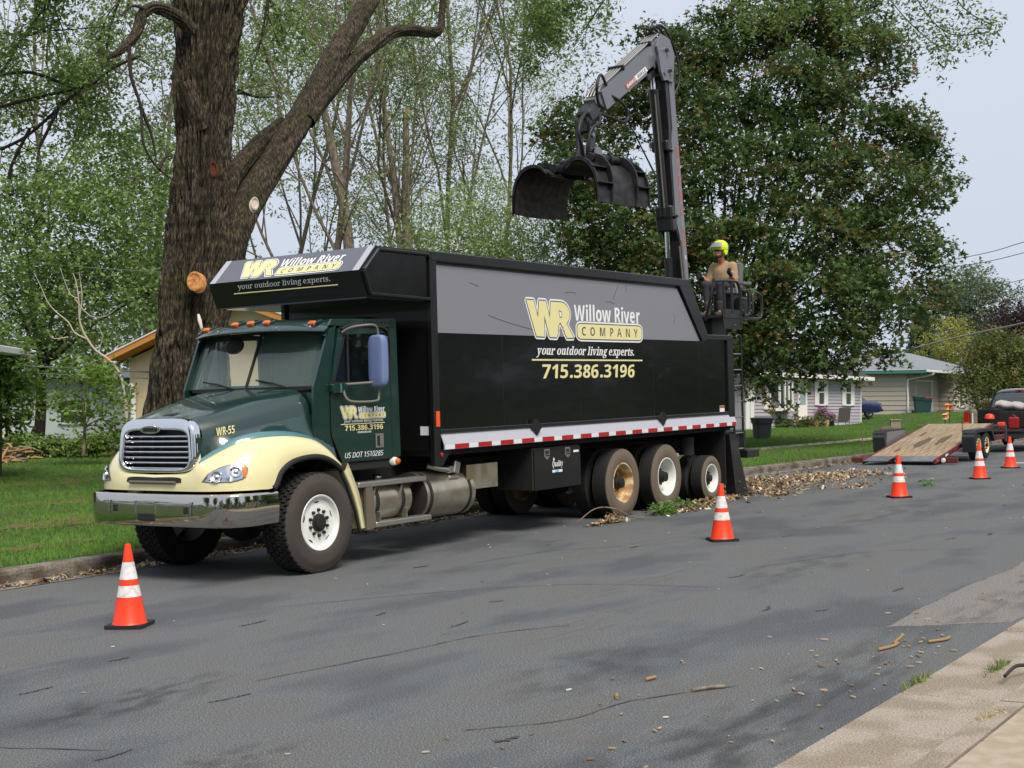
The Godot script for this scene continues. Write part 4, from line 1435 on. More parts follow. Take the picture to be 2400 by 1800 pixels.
func cab(t: Node3D) -> void:
	# cream nose and fenders: one swept sheet from wheel arch to wheel arch
	var m := MB.new()
	var rows := []
	for i in 97:
		var s := absf(i - 48) / 48.0 * 12.0
		var row := []
		for j in 13:
			row.append(fender_pt(minf(s, 11.999), j / 12.0, i < 48))
		rows.append(row)
	m.grid(rows)
	var fen := part(t, "fender_nose", m, M.cream_paint)
	for far in [false, true]:
		m = MB.new()   # dark rubber lip round the wheel arch
		var p := []
		for i in 24:
			p.append(fender_pt(5.95 + 6.0 * i / 23.0, 0.0, far) + Vector3(0, -0.01, 0.0))
		m.tube(p, 0.033, 8)
		part(fen, "arch_lip", m, M.rubber)
		m = MB.new()
		rows = []
		for i in 24:
			var a := fender_pt(5.95 + 6.0 * i / 23.0, 0.0, far)
			rows.append([a, Vector3(a.x, a.y, ZC + (0.72 if not far else -0.72))])
		m.grid(rows)
		part(fen, "wheel_well", m, M.black_dull)
		# the fender's tail behind the wheel, on the cab
		var sg: float = -1.0 if far else 1.0
		m = MB.new()
		rows = []
		for e in [[0.41, 1.1, 0.5, 1.19], [0.5, 0.96, 0.6, 1.0], [0.58, 0.8, 0.68, 0.84], [0.65, 0.62, 0.735, 0.64], [0.7, 0.42, 0.775, 0.42]]:
			rows.append([Vector3(e[0] - 0.02, e[1], ZC + sg * 0.9), Vector3(e[0], e[1], ZC + sg * 1.2), Vector3(e[0] + 0.02, e[1] + 0.004, ZC + sg * 1.215), Vector3(e[2], e[3], ZC + sg * 1.2), Vector3(e[2] + 0.02, e[3], ZC + sg * 1.06)])
		m.grid(rows)
		part(fen, "fender_tail", m, M.cream_paint)
		m = MB.new()
		m.tube([Vector3(0.38, 1.1, ZC + sg * 1.19), Vector3(0.48, 0.94, ZC + sg * 1.19), Vector3(0.62, 0.62, ZC + sg * 1.19), Vector3(0.68, 0.41, ZC + sg * 1.19)], 0.02, 6)
		part(fen, "tail_edge", m, M.rubber)
		# headlamp: housing, bright reflector and clear lens that follow the corner
		var ring := [[2.0, 0.26], [2.2, 0.35], [2.4, 0.42], [2.72, 0.46], [3.05, 0.48], [3.4, 0.478], [3.8, 0.46], [4.1, 0.44], [4.3, 0.4], [4.4, 0.32], [4.3, 0.25], [4.05, 0.18], [3.7, 0.165], [3.4, 0.16], [3.0, 0.175], [2.6, 0.2], [2.25, 0.225]]
		var cx := 3.3
		var cy := 0.31
		var lamp := group_part(t, "headlight")
		for e in [["lamp_rim", 1.07, 0.005, M.grey_print, 0.0], ["reflector", 0.96, 0.009, M.reflector, 0.0]]:
			m = MB.new()
			var c := fender_pt(cx, cy, far, e[2] + 0.003)
			var ro := [[], []]
			for i in ring.size() + 1:
				var k: Array = ring[i % ring.size()]
				ro[0].append(fender_pt(lerpf(cx, k[0], e[1]), lerpf(cy, k[1], e[1]), far, e[2]))
				ro[1].append(fender_pt(lerpf(cx, k[0], e[1] * 0.5), lerpf(cy, k[1], e[1] * 0.5), far, e[2] + 0.002))
			m.grid(ro)
			for i in ring.size():
				m.tri(ro[1][i], ro[1][i + 1], c)
			part(lamp, e[0], m, e[3])
		m = MB.new()
		for e in [[2.35, 2.45, 0.21, 0.4], [3.35, 3.5, 0.165, 0.47]]:
			rows = []
			for k in 6:
				var tt := lerpf(e[2], e[3], k / 5.0)
				rows.append([fender_pt(e[0] + 0.3 * k / 5.0, tt, far, 0.016), fender_pt(e[1] + 0.3 * k / 5.0, tt, far, 0.016)])
			m.grid(rows)
		part(lamp, "lamp_divider", m, M.lens_clear)
		m = MB.new()
		for e in [[2.75, 0.3, 0.22], [3.75, 0.31, 0.2]]:
			var cc := fender_pt(e[0], e[1], far, 0.012)
			var nn := (fender_pt(e[0], e[1], far, 0.03) - fender_pt(e[0], e[1], far, 0.005)).normalized()
			var xx := Vector3.UP.cross(nn).normalized()
			m.lathe([Vector2(0.062, 0.0), Vector2(0.058, 0.012), Vector2(0.03, -0.002), Vector2(0.014, 0.012), Vector2(0.0, 0.014)], Transform3D(Basis(xx, nn.cross(xx), nn), cc), 18)
		part(lamp, "lamp_bowl", m, M.chrome)
		m = MB.new()
		rows = []
		for k in 5:
			var tt := lerpf(0.2, 0.42, k / 4.0)
			rows.append([fender_pt(4.12, tt, far, 0.015), fender_pt(4.4 - absf(k - 2.3) * 0.06, tt, far, 0.013)])
		m.grid(rows)
		part(lamp, "side_lamp", m, M.amber)
	# air slot under the grille
	m = MB.new()
	rows = []
	for i in 25:
		var s := (i - 12) / 12.0
		var row := []
		for k in 4:
			row.append(fender_pt(absf(s) * 0.86, lerpf(0.3 + absf(s) * 0.02, 0.62 - pow(absf(s), 6) * 0.12, k / 3.0), s < 0, 0.004))
		rows.append(row)
	m.grid(rows)
	part(fen, "air_slot", m, M.rubber)
	m = MB.new()
	m.tube([Vector3(-1.318, 1.075, ZC - 0.36), Vector3(-1.318, 1.075, ZC + 0.36)], 0.018, 8)
	part(fen, "cooler_pipe", m, M.rusty_steel)
	# hood
	m = MB.new()
	rows = []
	var fr := [[0.0, 1.765], [0.25, 1.76], [0.43, 1.745], [0.5, 1.725], [0.545, 1.69], [0.575, 1.66], [0.6, 1.62], [0.62, 1.52], [0.635, 1.4], [0.645, 1.24]]
	var re := [[0.0, 2.065], [0.4, 2.06], [0.68, 2.045], [0.8, 2.025], [0.86, 1.985], [0.9, 1.93], [0.94, 1.875], [0.975, 1.72], [1.0, 1.6], [1.05, 1.4]]
	for i in 15:
		var f := i / 14.0
		var row := []
		for j in range(-9, 10):
			var a: Array = fr[absi(j)]
			var b: Array = re[absi(j)]
			var w := pow(f, 0.8)
			var y := lerpf(a[1], b[1], f) + sin(f * PI) * (0.012 if absi(j) < 4 else 0.0)
			row.append(Vector3(lerpf(-1.17, 0.12, f) + (0.02 if absi(j) > 4 else 0.0), y, ZC + signf(j) * lerpf(a[0], b[0], w)))
		rows.append(row)
	m.grid(rows)
	var hood := part(t, "hood", m, M.green_paint)
	for far in [1.0, -1.0]:
		m = MB.new()
		rows = []
		for i in 20:
			var s := 2.3 + 8.6 * i / 19.0
			var a := fender_pt(s, 1.0, far < 0)
			var b := a + Vector3(-0.005, 0.036 + 0.02 * sin(i / 19.0 * PI), -far * 0.05)
			rows.append([a + Vector3(0, 0.002, far * 0.012), (a + b) / 2 + Vector3(0, 0.014, far * 0.012), b])
		m.grid(rows)
		part(hood, "stripe", m, M.teal_stripe)
		m = MB.new()
		rows = []
		for i in 20:   # hood flank down to the fender
			var s := 2.2 + 9.75 * i / 19.0
			var a := fender_pt(s, 1.0, far < 0)
			var x := a.x
			var f := clampf((x + 1.17) / 1.29, 0.0, 1.0)
			rows.append([Vector3(x, lerpf(1.55, 1.75, f), ZC + far * lerpf(0.60, 0.965, pow(f, 0.8))), a + Vector3(0, 0.012, -far * 0.012)])
		m.grid(rows)
		part(hood, "hood_flank", m, M.green_paint)
	m = MB.new()
	m.prism([Vector2(-0.09, -0.05), Vector2(0.09, -0.05), Vector2(0.07, 0.05), Vector2(-0.07, 0.05)], 0.0, 0.006, Transform3D(Basis(Vector3.BACK, Vector3(0.97, 0.23, 0), Vector3(-0.23, 0.97, 0)), Vector3(-1.04, 1.795, ZC + 0.02)))
	part(hood, "vent", m, M.rubber)
	# grille: chrome surround, dark core, seven bars, badge
	var gr := group_part(t, "grille")
	var ol := func(y): return lerpf(0.635, 0.575, (y - 1.18) / 0.58)
	var il := func(y): return lerpf(0.525, 0.495, (y - 1.22) / 0.42)
	var o0 := rounded(64, ol, 1.17, 1.765, 0.42)
	var o1 := rounded(64, il, 1.215, 1.635, 0.34)
	rows = []
	for e in [[o0, -1.12, 1.0], [o0, -1.2, 1.005], [o0, -1.245, 0.985], [o0, -1.262, 0.955], [o1, -1.268, 1.03], [o1, -1.258, 1.0], [o1, -1.2, 0.99]]:
		var row := []
		for k in 64:
			var q: Vector2 = e[0][k]
			var yy: float = (q.y - 1.45) * e[2] + 1.45
			row.append(Vector3(e[1] + (yy - 1.45) * 0.06, yy, ZC + q.x * e[2]))
		rows.append(row)
	m = MB.new()
	m.grid(rows, true)
	part(gr, "surround", m, M.chrome)
	box(gr, "core", Vector3(-1.17, 1.42, ZC), Vector3(0.02, 0.5, 1.08), M.rubber)
	for y in [1.567, 1.514, 1.455, 1.4, 1.342, 1.285, 1.225]:
		m = MB.new()
		rows = []
		for i in 21:
			var z := lerpf(-0.5, 0.5, i / 20.0)
			var x: float = -1.262 + z * z * 0.09 + (y - 1.45) * 0.06 - 0.004 * absf(sin(z * 18.0))
			rows.append([Vector3(x + 0.05, y - 0.008, ZC + z), Vector3(x, y - 0.014, ZC + z), Vector3(x - 0.006, y, ZC + z), Vector3(x, y + 0.012, ZC + z), Vector3(x + 0.05, y + 0.01, ZC + z)])
		m.grid(rows)
		part(gr, "bar", m, M.chrome)
	m = MB.new()
	m.lathe([Vector2(1.0, -0.01), Vector2(1.0, 0.006), Vector2(0.86, 0.012), Vector2(0.8, 0.006), Vector2(0.0, 0.006)], Transform3D(Basis(Vector3(0, 0, 0.16), Vector3(0, 0.042, 0), Vector3(-1, 0, 0)), Vector3(-1.27, 1.64, ZC - 0.06)), 28)
	part(gr, "badge", m, M.chrome)
	box(gr, "badge_field", Vector3(-1.28, 1.64, ZC - 0.06), Vector3(0.004, 0.042, 0.22), M.rubber, 0.0)
	# bumper
	m = MB.new()
	var pl := [[-0.64, 1.2], [-0.9, 1.2], [-1.06, 1.175], [-1.2, 1.1], [-1.29, 0.97], [-1.33, 0.8], [-1.345, 0.4], [-1.35, 0.0]]
	var plan := []
	for e in pl:
		plan.append(Vector3(e[0], 0, e[1]))
	for i in range(6, -1, -1):
		plan.append(Vector3(pl[i][0], 0, -pl[i][1]))
	plan = spline(plan, 4)
	rows = []
	for e in [[0.955, 0.06], [0.958, 0.02], [0.95, 0.002], [0.93, -0.006], [0.86, -0.014], [0.78, -0.018], [0.7, -0.014], [0.635, -0.004], [0.612, 0.006], [0.604, 0.03]]:
		var row := []
		for i in plan.size():
			var d: Vector3 = plan[mini(i + 1, plan.size() - 1)] - plan[maxi(i - 1, 0)]
			var nn := Vector3(d.z, 0, -d.x).normalized()
			if nn.dot(plan[i] - Vector3(0.0, 0, 0)) < 0.0:
				nn = -nn
			row.append(Vector3(plan[i].x, e[0] + (0.012 if false else 0.0), ZC + plan[i].z) - nn * e[1] + Vector3(0, 0.0, 0))
		rows.append(row)
	m.grid(rows)
	var bum := part(t, "bumper", m, M.bumper_chrome)
	for e in [[0.56, 0.792, 0.062, 0.075], [-0.56, 0.795, 0.062, 0.075], [-0.055, 0.705, 0.27, 0.085]]:
		box(bum, "opening", Vector3(-1.352, e[1], ZC + e[0]), Vector3(0.04, e[3], e[2]), M.rubber, 0.008)
	for z in [0.64, -0.65, -0.22, 0.1]:
		m = MB.new()
		for k in 6:
			m.lathe([Vector2(0.012, 0.0), Vector2(0.012, 0.008), Vector2(0.0, 0.011)], Transform3D(Basis(Vector3(0, 0, 1), Vector3(0, 1, 0), Vector3(-1, 0, 0)), Vector3(-1.364, 0.75 + 0.024 * k, ZC + z)), 6)
		part(bum, "bolt_row", m, M.steel)
	box(t, "front_crossmember", Vector3(-0.85, 0.75, ZC), Vector3(0.5, 0.3, 1.5), M.black_dull, 0.02)
	# cab shell: floor, back, roof, sides with window openings, slanted windscreen
	var cb := group_part(t, "cab")
	box(cb, "cab_floor", Vector3(0.9, 1.2, ZC), Vector3(1.5, 0.1, 2.0), M.cab_inside)
	box(cb, "firewall", Vector3(0.2, 1.6, ZC), Vector3(0.06, 0.8, 2.0), M.green_paint)
	box(cb, "back_wall", Vector3(1.6, 2.02, ZC), Vector3(0.06, 1.7, 2.06), M.green_paint, 0.02)
	box(cb, "back_lining", Vector3(1.56, 2.02, ZC), Vector3(0.02, 1.5, 1.96), M.cab_inside)
	rows = []
	for e in [[0.3, 2.70], [0.33, 2.78], [0.42, 2.83], [0.6, 2.87], [0.9, 2.9], [1.3, 2.91], [1.55, 2.905], [1.62, 2.87], [1.63, 2.8]]:
		var row := []
		for k in range(-8, 9):
			var u := k / 8.0
			row.append(Vector3(e[0] + (0.05 * u * u if e[0] < 0.7 else 0.0), e[1] - 0.035 * u * u - (0.03 if absi(k) == 8 else 0.0), ZC + 1.05 * signf(u) * pow(absf(u), 0.85)))
		rows.append(row)
	m = MB.new()
	m.grid(rows)
	part(cb, "roof", m, M.green_paint)
	for far in [1.0, -1.0]:
		var z: float = ZC + far * 1.045
		# door with window opening, then the pillars round it, as plates 4 cm thick
		var xf := Transform3D(Basis(), Vector3(0, 0, z - 0.02))
		m = MB.new()
		m.prism([Vector2(0.4, 1.5), Vector2(0.55, 1.2), Vector2(1.46, 1.2), Vector2(1.46, 2.1), Vector2(0.4, 2.1)], 0.0, 0.04, xf)
		m.prism([Vector2(0.4, 2.1), Vector2(0.45, 2.1), Vector2(0.66, 2.69), Vector2(0.55, 2.72)], 0.0, 0.04, xf)
		m.prism([Vector2(1.4, 2.1), Vector2(1.46, 2.1), Vector2(1.46, 2.72), Vector2(1.38, 2.69)], 0.0, 0.04, xf)
		m.prism([Vector2(0.55, 2.72), Vector2(0.66, 2.66), Vector2(1.38, 2.69), Vector2(1.46, 2.75), Vector2(0.6, 2.75)], 0.0, 0.04, xf)
		var door := part(cb, "door", m, M.green_paint)
		m = MB.new()
		m.prism([Vector2(0.1, 1.3), Vector2(0.5, 1.2), Vector2(0.385, 1.5), Vector2(0.385, 2.12), Vector2(0.52, 2.76), Vector2(0.4, 2.72), Vector2(0.12, 2.06)], 0.0, 0.03, xf)
		m.prism([Vector2(1.475, 1.2), Vector2(1.63, 1.2), Vector2(1.6, 2.86), Vector2(1.475, 2.86)], 0.0, 0.035, xf)
		m.prism([Vector2(0.4, 2.76), Vector2(1.6, 2.76), Vector2(1.6, 2.87), Vector2(0.45, 2.83)], 0.0, 0.035, xf)
		m.prism([Vector2(0.3, 1.1), Vector2(1.63, 1.1), Vector2(1.63, 1.19), Vector2(0.3, 1.19)], -0.03, 0.0, xf)
		part(cb, "side_panel", m, M.green_paint)
		m = MB.new()
		m.tube(spline([Vector3(0.6, 2.72, z + far * 0.03), Vector3(0.75, 2.765, z + far * 0.035), Vector3(1.2, 2.765, z + far * 0.035), Vector3(1.4, 2.72, z + far * 0.035), Vector3(1.46, 2.58, z + far * 0.035), Vector3(1.47, 2.4, z + far * 0.03)], 4), 0.016, 6)
		part(door, "rain_gutter", m, M.rubber)
		m = MB.new()
		m.quad(Vector3(0.45, 2.1, z), Vector3(1.4, 2.1, z), Vector3(1.38, 2.69, z), Vector3(0.66, 2.66, z))
		part(door, "window", m, M.glass if far < 0 else M.tinted_glass)
		box(door, "window_bar", Vector3(0.71, 2.38, z + far * 0.012), Vector3(0.028, 0.57, 0.02), M.rubber)
		m = MB.new()
		m.beam(Vector3(0.445, 2.1, z + far * 0.022), Vector3(0.66, 2.67, z + far * 0.022), 0.012, 0.02)
		m.beam(Vector3(0.43, 2.097, z + far * 0.022), Vector3(1.42, 2.097, z + far * 0.022), 0.012, 0.03)
		part(door, "window_seal", m, M.rubber)
		m = MB.new()
		m.beam(Vector3(0.393, 1.52, z + far * 0.021), Vector3(0.393, 2.1, z + far * 0.021), 0.006, 0.014)
		m.beam(Vector3(0.393, 1.5, z + far * 0.021), Vector3(0.56, 1.195, z + far * 0.021), 0.006, 0.014)
		m.beam(Vector3(0.56, 1.195, z + far * 0.021), Vector3(1.46, 1.195, z + far * 0.021), 0.006, 0.014)
		m.beam(Vector3(1.468, 1.2, z + far * 0.021), Vector3(1.468, 2.74, z + far * 0.021), 0.006, 0.014)
		part(door, "door_gap", m, M.rubber)
		var hd := box(door, "handle", Vector3(1.225, 1.41, z + far * 0.026), Vector3(0.14, 0.165, 0.014), M.aluminium, 0.007)
		box(hd, "handle_recess", Vector3(-0.005, 0, far * 0.006), Vector3(0.09, 0.12, 0.01), M.rubber, 0.004)
		box(hd, "handle_flap", Vector3(0.022, 0, far * 0.012), Vector3(0.055, 0.11, 0.012), M.aluminium, 0.004)
		# rivets along the drip rail
		m = MB.new()
		for k in 13:
			m.box(Vector3(0.75 + 0.065 * k, 2.815 - 0.0 * k, z + far * 0.018), Vector3(0.014, 0.014, 0.008))
		part(cb, "rivet_row", m, M.rubber)
		box(cb, "rocker", Vector3(1.02, 1.13, z - far * 0.03), Vector3(1.0, 0.1, 0.06), M.black_dull, 0.01)
		# mirror on its tube frame
		var mz: float = z + far * 0.28
		var mir := group_part(t, "mirror")
		m = MB.new()
		rows = []
		for e in [[-0.05, 0.5], [-0.045, 0.9], [-0.02, 0.985], [0.02, 1.0], [0.05, 0.98], [0.065, 0.9], [0.07, 0.5], [0.07, 0.0]]:
			var row := []
			for k in 28:
				var a := TAU * k / 28.0
				var cx := signf(cos(a)) * pow(absf(cos(a)), 0.42) * 0.125
				var sy := signf(sin(a)) * pow(absf(sin(a)), 0.34) * 0.305
				row.append(Vector3(0.95 - e[0], 2.345 + sy * e[1], mz + cx * e[1]))
			rows.append(row)
		m.grid(rows, true)
		part(mir, "mirror_shell", m, M.mirror_shell if far > 0 else M.dark_shell, Transform3D(Basis(Vector3.UP, -far * 0.12), Vector3(0.95, 0, mz) - Basis(Vector3.UP, -far * 0.12) * Vector3(0.95, 0, mz)))
		m = MB.new()
		m.quad(Vector3(1.003, 2.06, mz - 0.1), Vector3(1.003, 2.06, mz + 0.1), Vector3(1.003, 2.63, mz + 0.1), Vector3(1.003, 2.63, mz - 0.1))
		part(mir, "mirror_face", m, M.chrome)
		m = MB.new()
		m.tube(spline([Vector3(0.6, 2.68, z + far * 0.03), Vector3(0.66, 2.735, z + far * 0.12), Vector3(0.8, 2.76, mz - far * 0.03), Vector3(0.9, 2.75, mz), Vector3(0.94, 2.68, mz), Vector3(0.945, 2.6, mz)], 4), 0.016, 7)
		m.tube(spline([Vector3(0.56, 2.03, z + far * 0.06), Vector3(0.56, 1.93, z + far * 0.1), Vector3(0.62, 1.88, z + far * 0.16), Vector3(0.86, 1.88, mz), Vector3(0.93, 1.93, mz), Vector3(0.94, 2.1, mz)], 4), 0.016, 7)
		m.tube([Vector3(0.62, 2.08, z + far * 0.04), Vector3(0.95, 2.1, mz - far * 0.03)], 0.018, 7)
		part(mir, "mirror_arm", m, M.grey_print)
		box(mir, "mirror_mount", Vector3(0.5, 2.04, z + far * 0.045), Vector3(0.26, 0.1, 0.07), M.green_paint, 0.012)
		box(mir, "mount_strap", Vector3(0.5, 2.04, z + far * 0.085), Vector3(0.025, 0.104, 0.01), M.teal_stripe, 0.002)
		var lamp := MB.new()
		lamp.lathe([Vector2(0.05, 0.0), Vector2(0.05, 0.025), Vector2(0.04, 0.05), Vector2(0.0, 0.06)], Transform3D(Basis(Vector3(1.5, 0, 0), Vector3.UP, Vector3(0, 0, far)), Vector3(1.5, 1.15, z - far * 0.0)), 18)
		part(cb, "marker_base", lamp, M.white_rim)
		lamp = MB.new()
		lamp.lathe([Vector2(0.036, 0.05), Vector2(0.032, 0.066), Vector2(0.02, 0.075), Vector2(0.0, 0.078)], Transform3D(Basis(Vector3(1.5, 0, 0), Vector3.UP, Vector3(0, 0, far)), Vector3(1.52, 1.15, z)), 16)
		part(cb, "marker_lamp", lamp, M.amber)
	# windscreen, gently curved, with the centre bar and wipers
	m = MB.new()
	rows = []
	for i in 13:
		var u := (i - 6) / 6.0
		var row := []
		for k in 5:
			var f := k / 4.0
			row.append(Vector3(lerpf(0.12, 0.42, f) + 0.07 * u * u, lerpf(2.06, 2.72, f), ZC + u * lerpf(0.98, 0.93, f)))
		rows.append(row)
	m.grid(rows)
	var ws := part(cb, "windscreen", m, M.glass)
	for far in [1.0, -1.0]:
		m = MB.new()
		m.beam(Vector3(0.2, 2.05, ZC + far * 0.985), Vector3(0.5, 2.73, ZC + far * 0.945), 0.05, 0.14, 0.015, Vector3(0, 0, 1))
		part(cb, "pillar", m, M.green_paint)
	m = MB.new()
	m.beam(Vector3(0.11, 2.05, ZC), Vector3(0.415, 2.74, ZC), 0.03, 0.03, 0.004, Vector3(0, 0, 1))
	m.beam(Vector3(0.19, 2.055, ZC - 0.97), Vector3(0.12, 2.055, ZC - 0.4), 0.02, 0.04)
	m.beam(Vector3(0.12, 2.055, ZC - 0.4), Vector3(0.12, 2.055, ZC + 0.4), 0.02, 0.04)
	m.beam(Vector3(0.19, 2.055, ZC + 0.97), Vector3(0.12, 2.055, ZC + 0.4), 0.02, 0.04)
	part(ws, "screen_frame", m, M.rubber)
	for e in [[-0.75, -0.15], [0.12, 0.7]]:
		m = MB.new()
		m.tube([Vector3(0.08, 2.06, ZC + e[1]), Vector3(0.13, 2.12, ZC + lerpf(e[0], e[1], 0.5)), Vector3(0.16, 2.16, ZC + e[0])], 0.01, 5)
		part(ws, "wiper", m, M.rubber)
	# sun visor with five amber lamps
	m = MB.new()
	rows = []
	for i in 25:
		var u := (i - 12) / 12.0
		var dx := 0.2 * pow(absf(u), 3.0) + 0.03 * u * u
		rows.append([Vector3(0.5 + dx * 0.5, 2.87 - 0.05 * u * u, ZC + 1.02 * u), Vector3(0.3 + dx, 2.84 - 0.05 * u * u, ZC + 1.05 * u), Vector3(0.17 + dx, 2.79 - 0.05 * u * u, ZC + 1.05 * u), Vector3(0.1 + dx, 2.73 - 0.03 * u * u, ZC + 1.05 * u), Vector3(0.11 + dx, 2.71 - 0.03 * u * u, ZC + 1.05 * u), Vector3(0.4 + dx, 2.72 - 0.03 * u * u, ZC + 1.03 * u)])
	m.grid(rows)
	var vis := part(cb, "sun_visor", m, M.green_paint)
	for z in [0.86, 0.27, 0.02, -0.24, -0.86]:
		var u: float = z / 1.05
		var dx := 0.2 * pow(absf(u), 3.0) + 0.03 * u * u
		box(vis, "roof_lamp", Vector3(0.205 + dx, 2.825 - 0.05 * u * u, ZC + z), Vector3(0.06, 0.045, 0.1), M.amber, 0.018, Basis(Vector3.BACK, 0.55))
		box(vis, "lamp_fairing", Vector3(0.27 + dx, 2.838 - 0.05 * u * u, ZC + z), Vector3(0.15, 0.035, 0.105), M.green_paint, 0.014, Basis(Vector3.BACK, 0.3))
	for z in [-0.9, -0.45, 0.5, 0.9]:
		box(vis, "screw", Vector3(0.11 + 0.2 * pow(absf(z), 3.0), 2.75, ZC + z), Vector3(0.02, 0.02, 0.02), M.chrome, 0.005)
	# inside: dash, seats, wheel, console
	box(cb, "dash", Vector3(0.42, 1.95, ZC), Vector3(0.45, 0.26, 1.95), M.cab_inside, 0.06)
	for z in [0.5, -0.5]:
		box(cb, "seat_back", Vector3(1.38, 2.12, ZC + z), Vector3(0.16, 0.85, 0.5), M.blue_cloth if z > 0 else M.cab_inside, 0.06, Basis(Vector3.BACK, -0.12))
		box(cb, "seat_cushion", Vector3(1.1, 1.66, ZC + z), Vector3(0.55, 0.16, 0.52), M.cab_inside, 0.05)
	m = MB.new()
	var ring := []
	for k in 25:
		ring.append(Vector3(cos(TAU * k / 24.0) * 0.22, sin(TAU * k / 24.0) * 0.22, 0))
	m.tube(ring, 0.014, 6, false)
	part(cb, "steering_wheel", m, M.rubber, Transform3D(Basis(Vector3.UP, -PI / 2) * Basis(Vector3.RIGHT, -0.9), Vector3(0.72, 2.1, ZC + 0.5)))
	m = MB.new()
	m.lathe([Vector2(0.0, 0.02), Vector2(0.07, 0.01), Vector2(0.12, -0.02), Vector2(0.125, -0.03)], Transform3D(Basis(Vector3(0, 0, 1.25), Vector3(0.2, 0.8, 0), Vector3(-1, 0, 0)), Vector3(0.34, 2.58, ZC - 0.42)), 20)
	part(cb, "inside_mirror", m, M.rubber)
	# lettering
	logo(t, Vector3(0.545, 1.675, ZC + 1.069), Vector3(0.8, 0, 0), Vector3(0, 0.155, 0), false)
	text_part(t, "your outdoor living experts.", M.white_print, Vector3(0.6, 1.632, ZC + 1.068), Vector3(0.7, 0, 0), Vector3(0, 0.042, 0), false, 0.3, true)
	box(t, "rule", Vector3(0.94, 1.622, ZC + 1.068), Vector3(0.78, 0.009, 0.004), M.cream_print, 0.0)
	text_part(t, "715.386.3196", M.cream_print, Vector3(0.617, 1.545, ZC + 1.068), Vector3(0.68, 0, 0), Vector3(0, 0.062, 0), true)
	text_part(t, "HUDSON WI", M.white_print, Vector3(0.84, 1.512, ZC + 1.068), Vector3(0.24, 0, 0), Vector3(0, 0.022, 0), true)
	text_part(t, "US DOT 1510285", M.white_print, Vector3(0.6, 1.232, ZC + 1.068), Vector3(0.68, 0, 0), Vector3(0, 0.062, 0), false, 0.25)
	text_part(t, "WR-55", M.cream_print, Vector3(-1.02, 1.56, ZC + 0.69), Vector3(0.2, 0.022, 0.07), Vector3(-0.01, 0.085, -0.012), true, 0.2)


func logo(t: Node3D, o: Vector3, right: Vector3, up: Vector3, lean: bool) -> void:
	# the company's mark inside a rectangle: letters W and R with a notched pine between, name and pill
	var pts := [[4.197, 3.19], [4.385, 3.19], [4.481, 2.948], [4.519, 3.191], [4.687, 3.189], [4.782, 2.952], [4.813, 3.186], [5.0, 3.188], [5.084, 3.187], [5.16, 3.175], [5.214, 3.153], [5.262, 3.12], [5.296, 3.077], [5.305, 3.02], [5.295, 2.971], [5.265, 2.925], [5.217, 2.89], [5.402, 2.69], [5.219, 2.686], [5.157, 2.757], [5.169, 2.773], [5.121, 2.8], [5.134, 2.827], [5.099, 2.843], [5.045, 2.907], [4.988, 2.841], [5.0, 2.824], [4.974, 2.78], [5.006, 2.77], [4.945, 2.688], [4.766, 2.691], [4.639, 2.995], [4.635, 2.694], [4.432, 2.696]]
	var w := 3.207
	var h := 0.556
	var nz := right.cross(up).normalized()
	var xf := Transform3D(Basis(right / w, up / h, nz), o)
	var g := group_part(t, "logo")
	var poly := PackedVector2Array()
	for e in pts:
		poly.append(Vector2(e[0] - 4.197, e[1] - 2.648))
	var pill := PackedVector2Array()
	for k in 24:
		var a := TAU * k / 24.0
		pill.append(Vector2(clampf(cos(a) * 0.66, -0.5, 0.5) * 0.23 + signf(cos(a)) * 0.835 + 2.2565, 0.1415 + sin(a) * 0.1085))
	if Geometry2D.is_polygon_clockwise(poly):
		poly.reverse()
	if Geometry2D.is_polygon_clockwise(pill):
		pill.reverse()
	for e in [["logo_edge", 0.038, 0.0, 0.002, M.white_print], ["logo_line", 0.016, 0.002, 0.0035, M.dark_print], ["logo_field", 0.0, 0.0035, 0.005, M.cream_print]]:
		var m := MB.new()
		for base in [poly, pill]:
			var list := [base]
			if e[1] > 0.0:
				list = Geometry2D.offset_polygon(base, e[1], Geometry2D.JOIN_ROUND)
			for q in list:
				if not Geometry2D.is_polygon_clockwise(q):
					m.prism(Array(q), e[2], e[3], xf)
		part(g, e[0], m, e[4])
	var m := MB.new()
	m.prism([Vector2(0.816, 0.424), Vector2(0.86, 0.421), Vector2(0.897, 0.409), Vector2(0.911, 0.361), Vector2(0.893, 0.326), Vector2(0.843, 0.311)], 0.004, 0.0055, xf)
	part(g, "letter_hole", m, M.dark_print)
	m = MB.new()
	m.prism([Vector2(0.83, 0.408), Vector2(0.86, 0.406), Vector2(0.885, 0.396), Vector2(0.895, 0.361), Vector2(0.882, 0.338), Vector2(0.852, 0.33)], 0.004, 0.006, xf)
	part(g, "letter_hole", m, M.white_print)
	text_part(g, "Willow River", M.white_print, xf * Vector3(1.235, 0.292, 0.001), xf.basis * Vector3(1.93, 0, 0), xf.basis * Vector3(0, 0.245, 0), true)
	text_part(g, "C  O  M  P  A  N  Y", M.grey_print, xf * Vector3(1.43, 0.078, 0.0045), xf.basis * Vector3(1.65, 0, 0), xf.basis * Vector3(0, 0.128, 0), true)


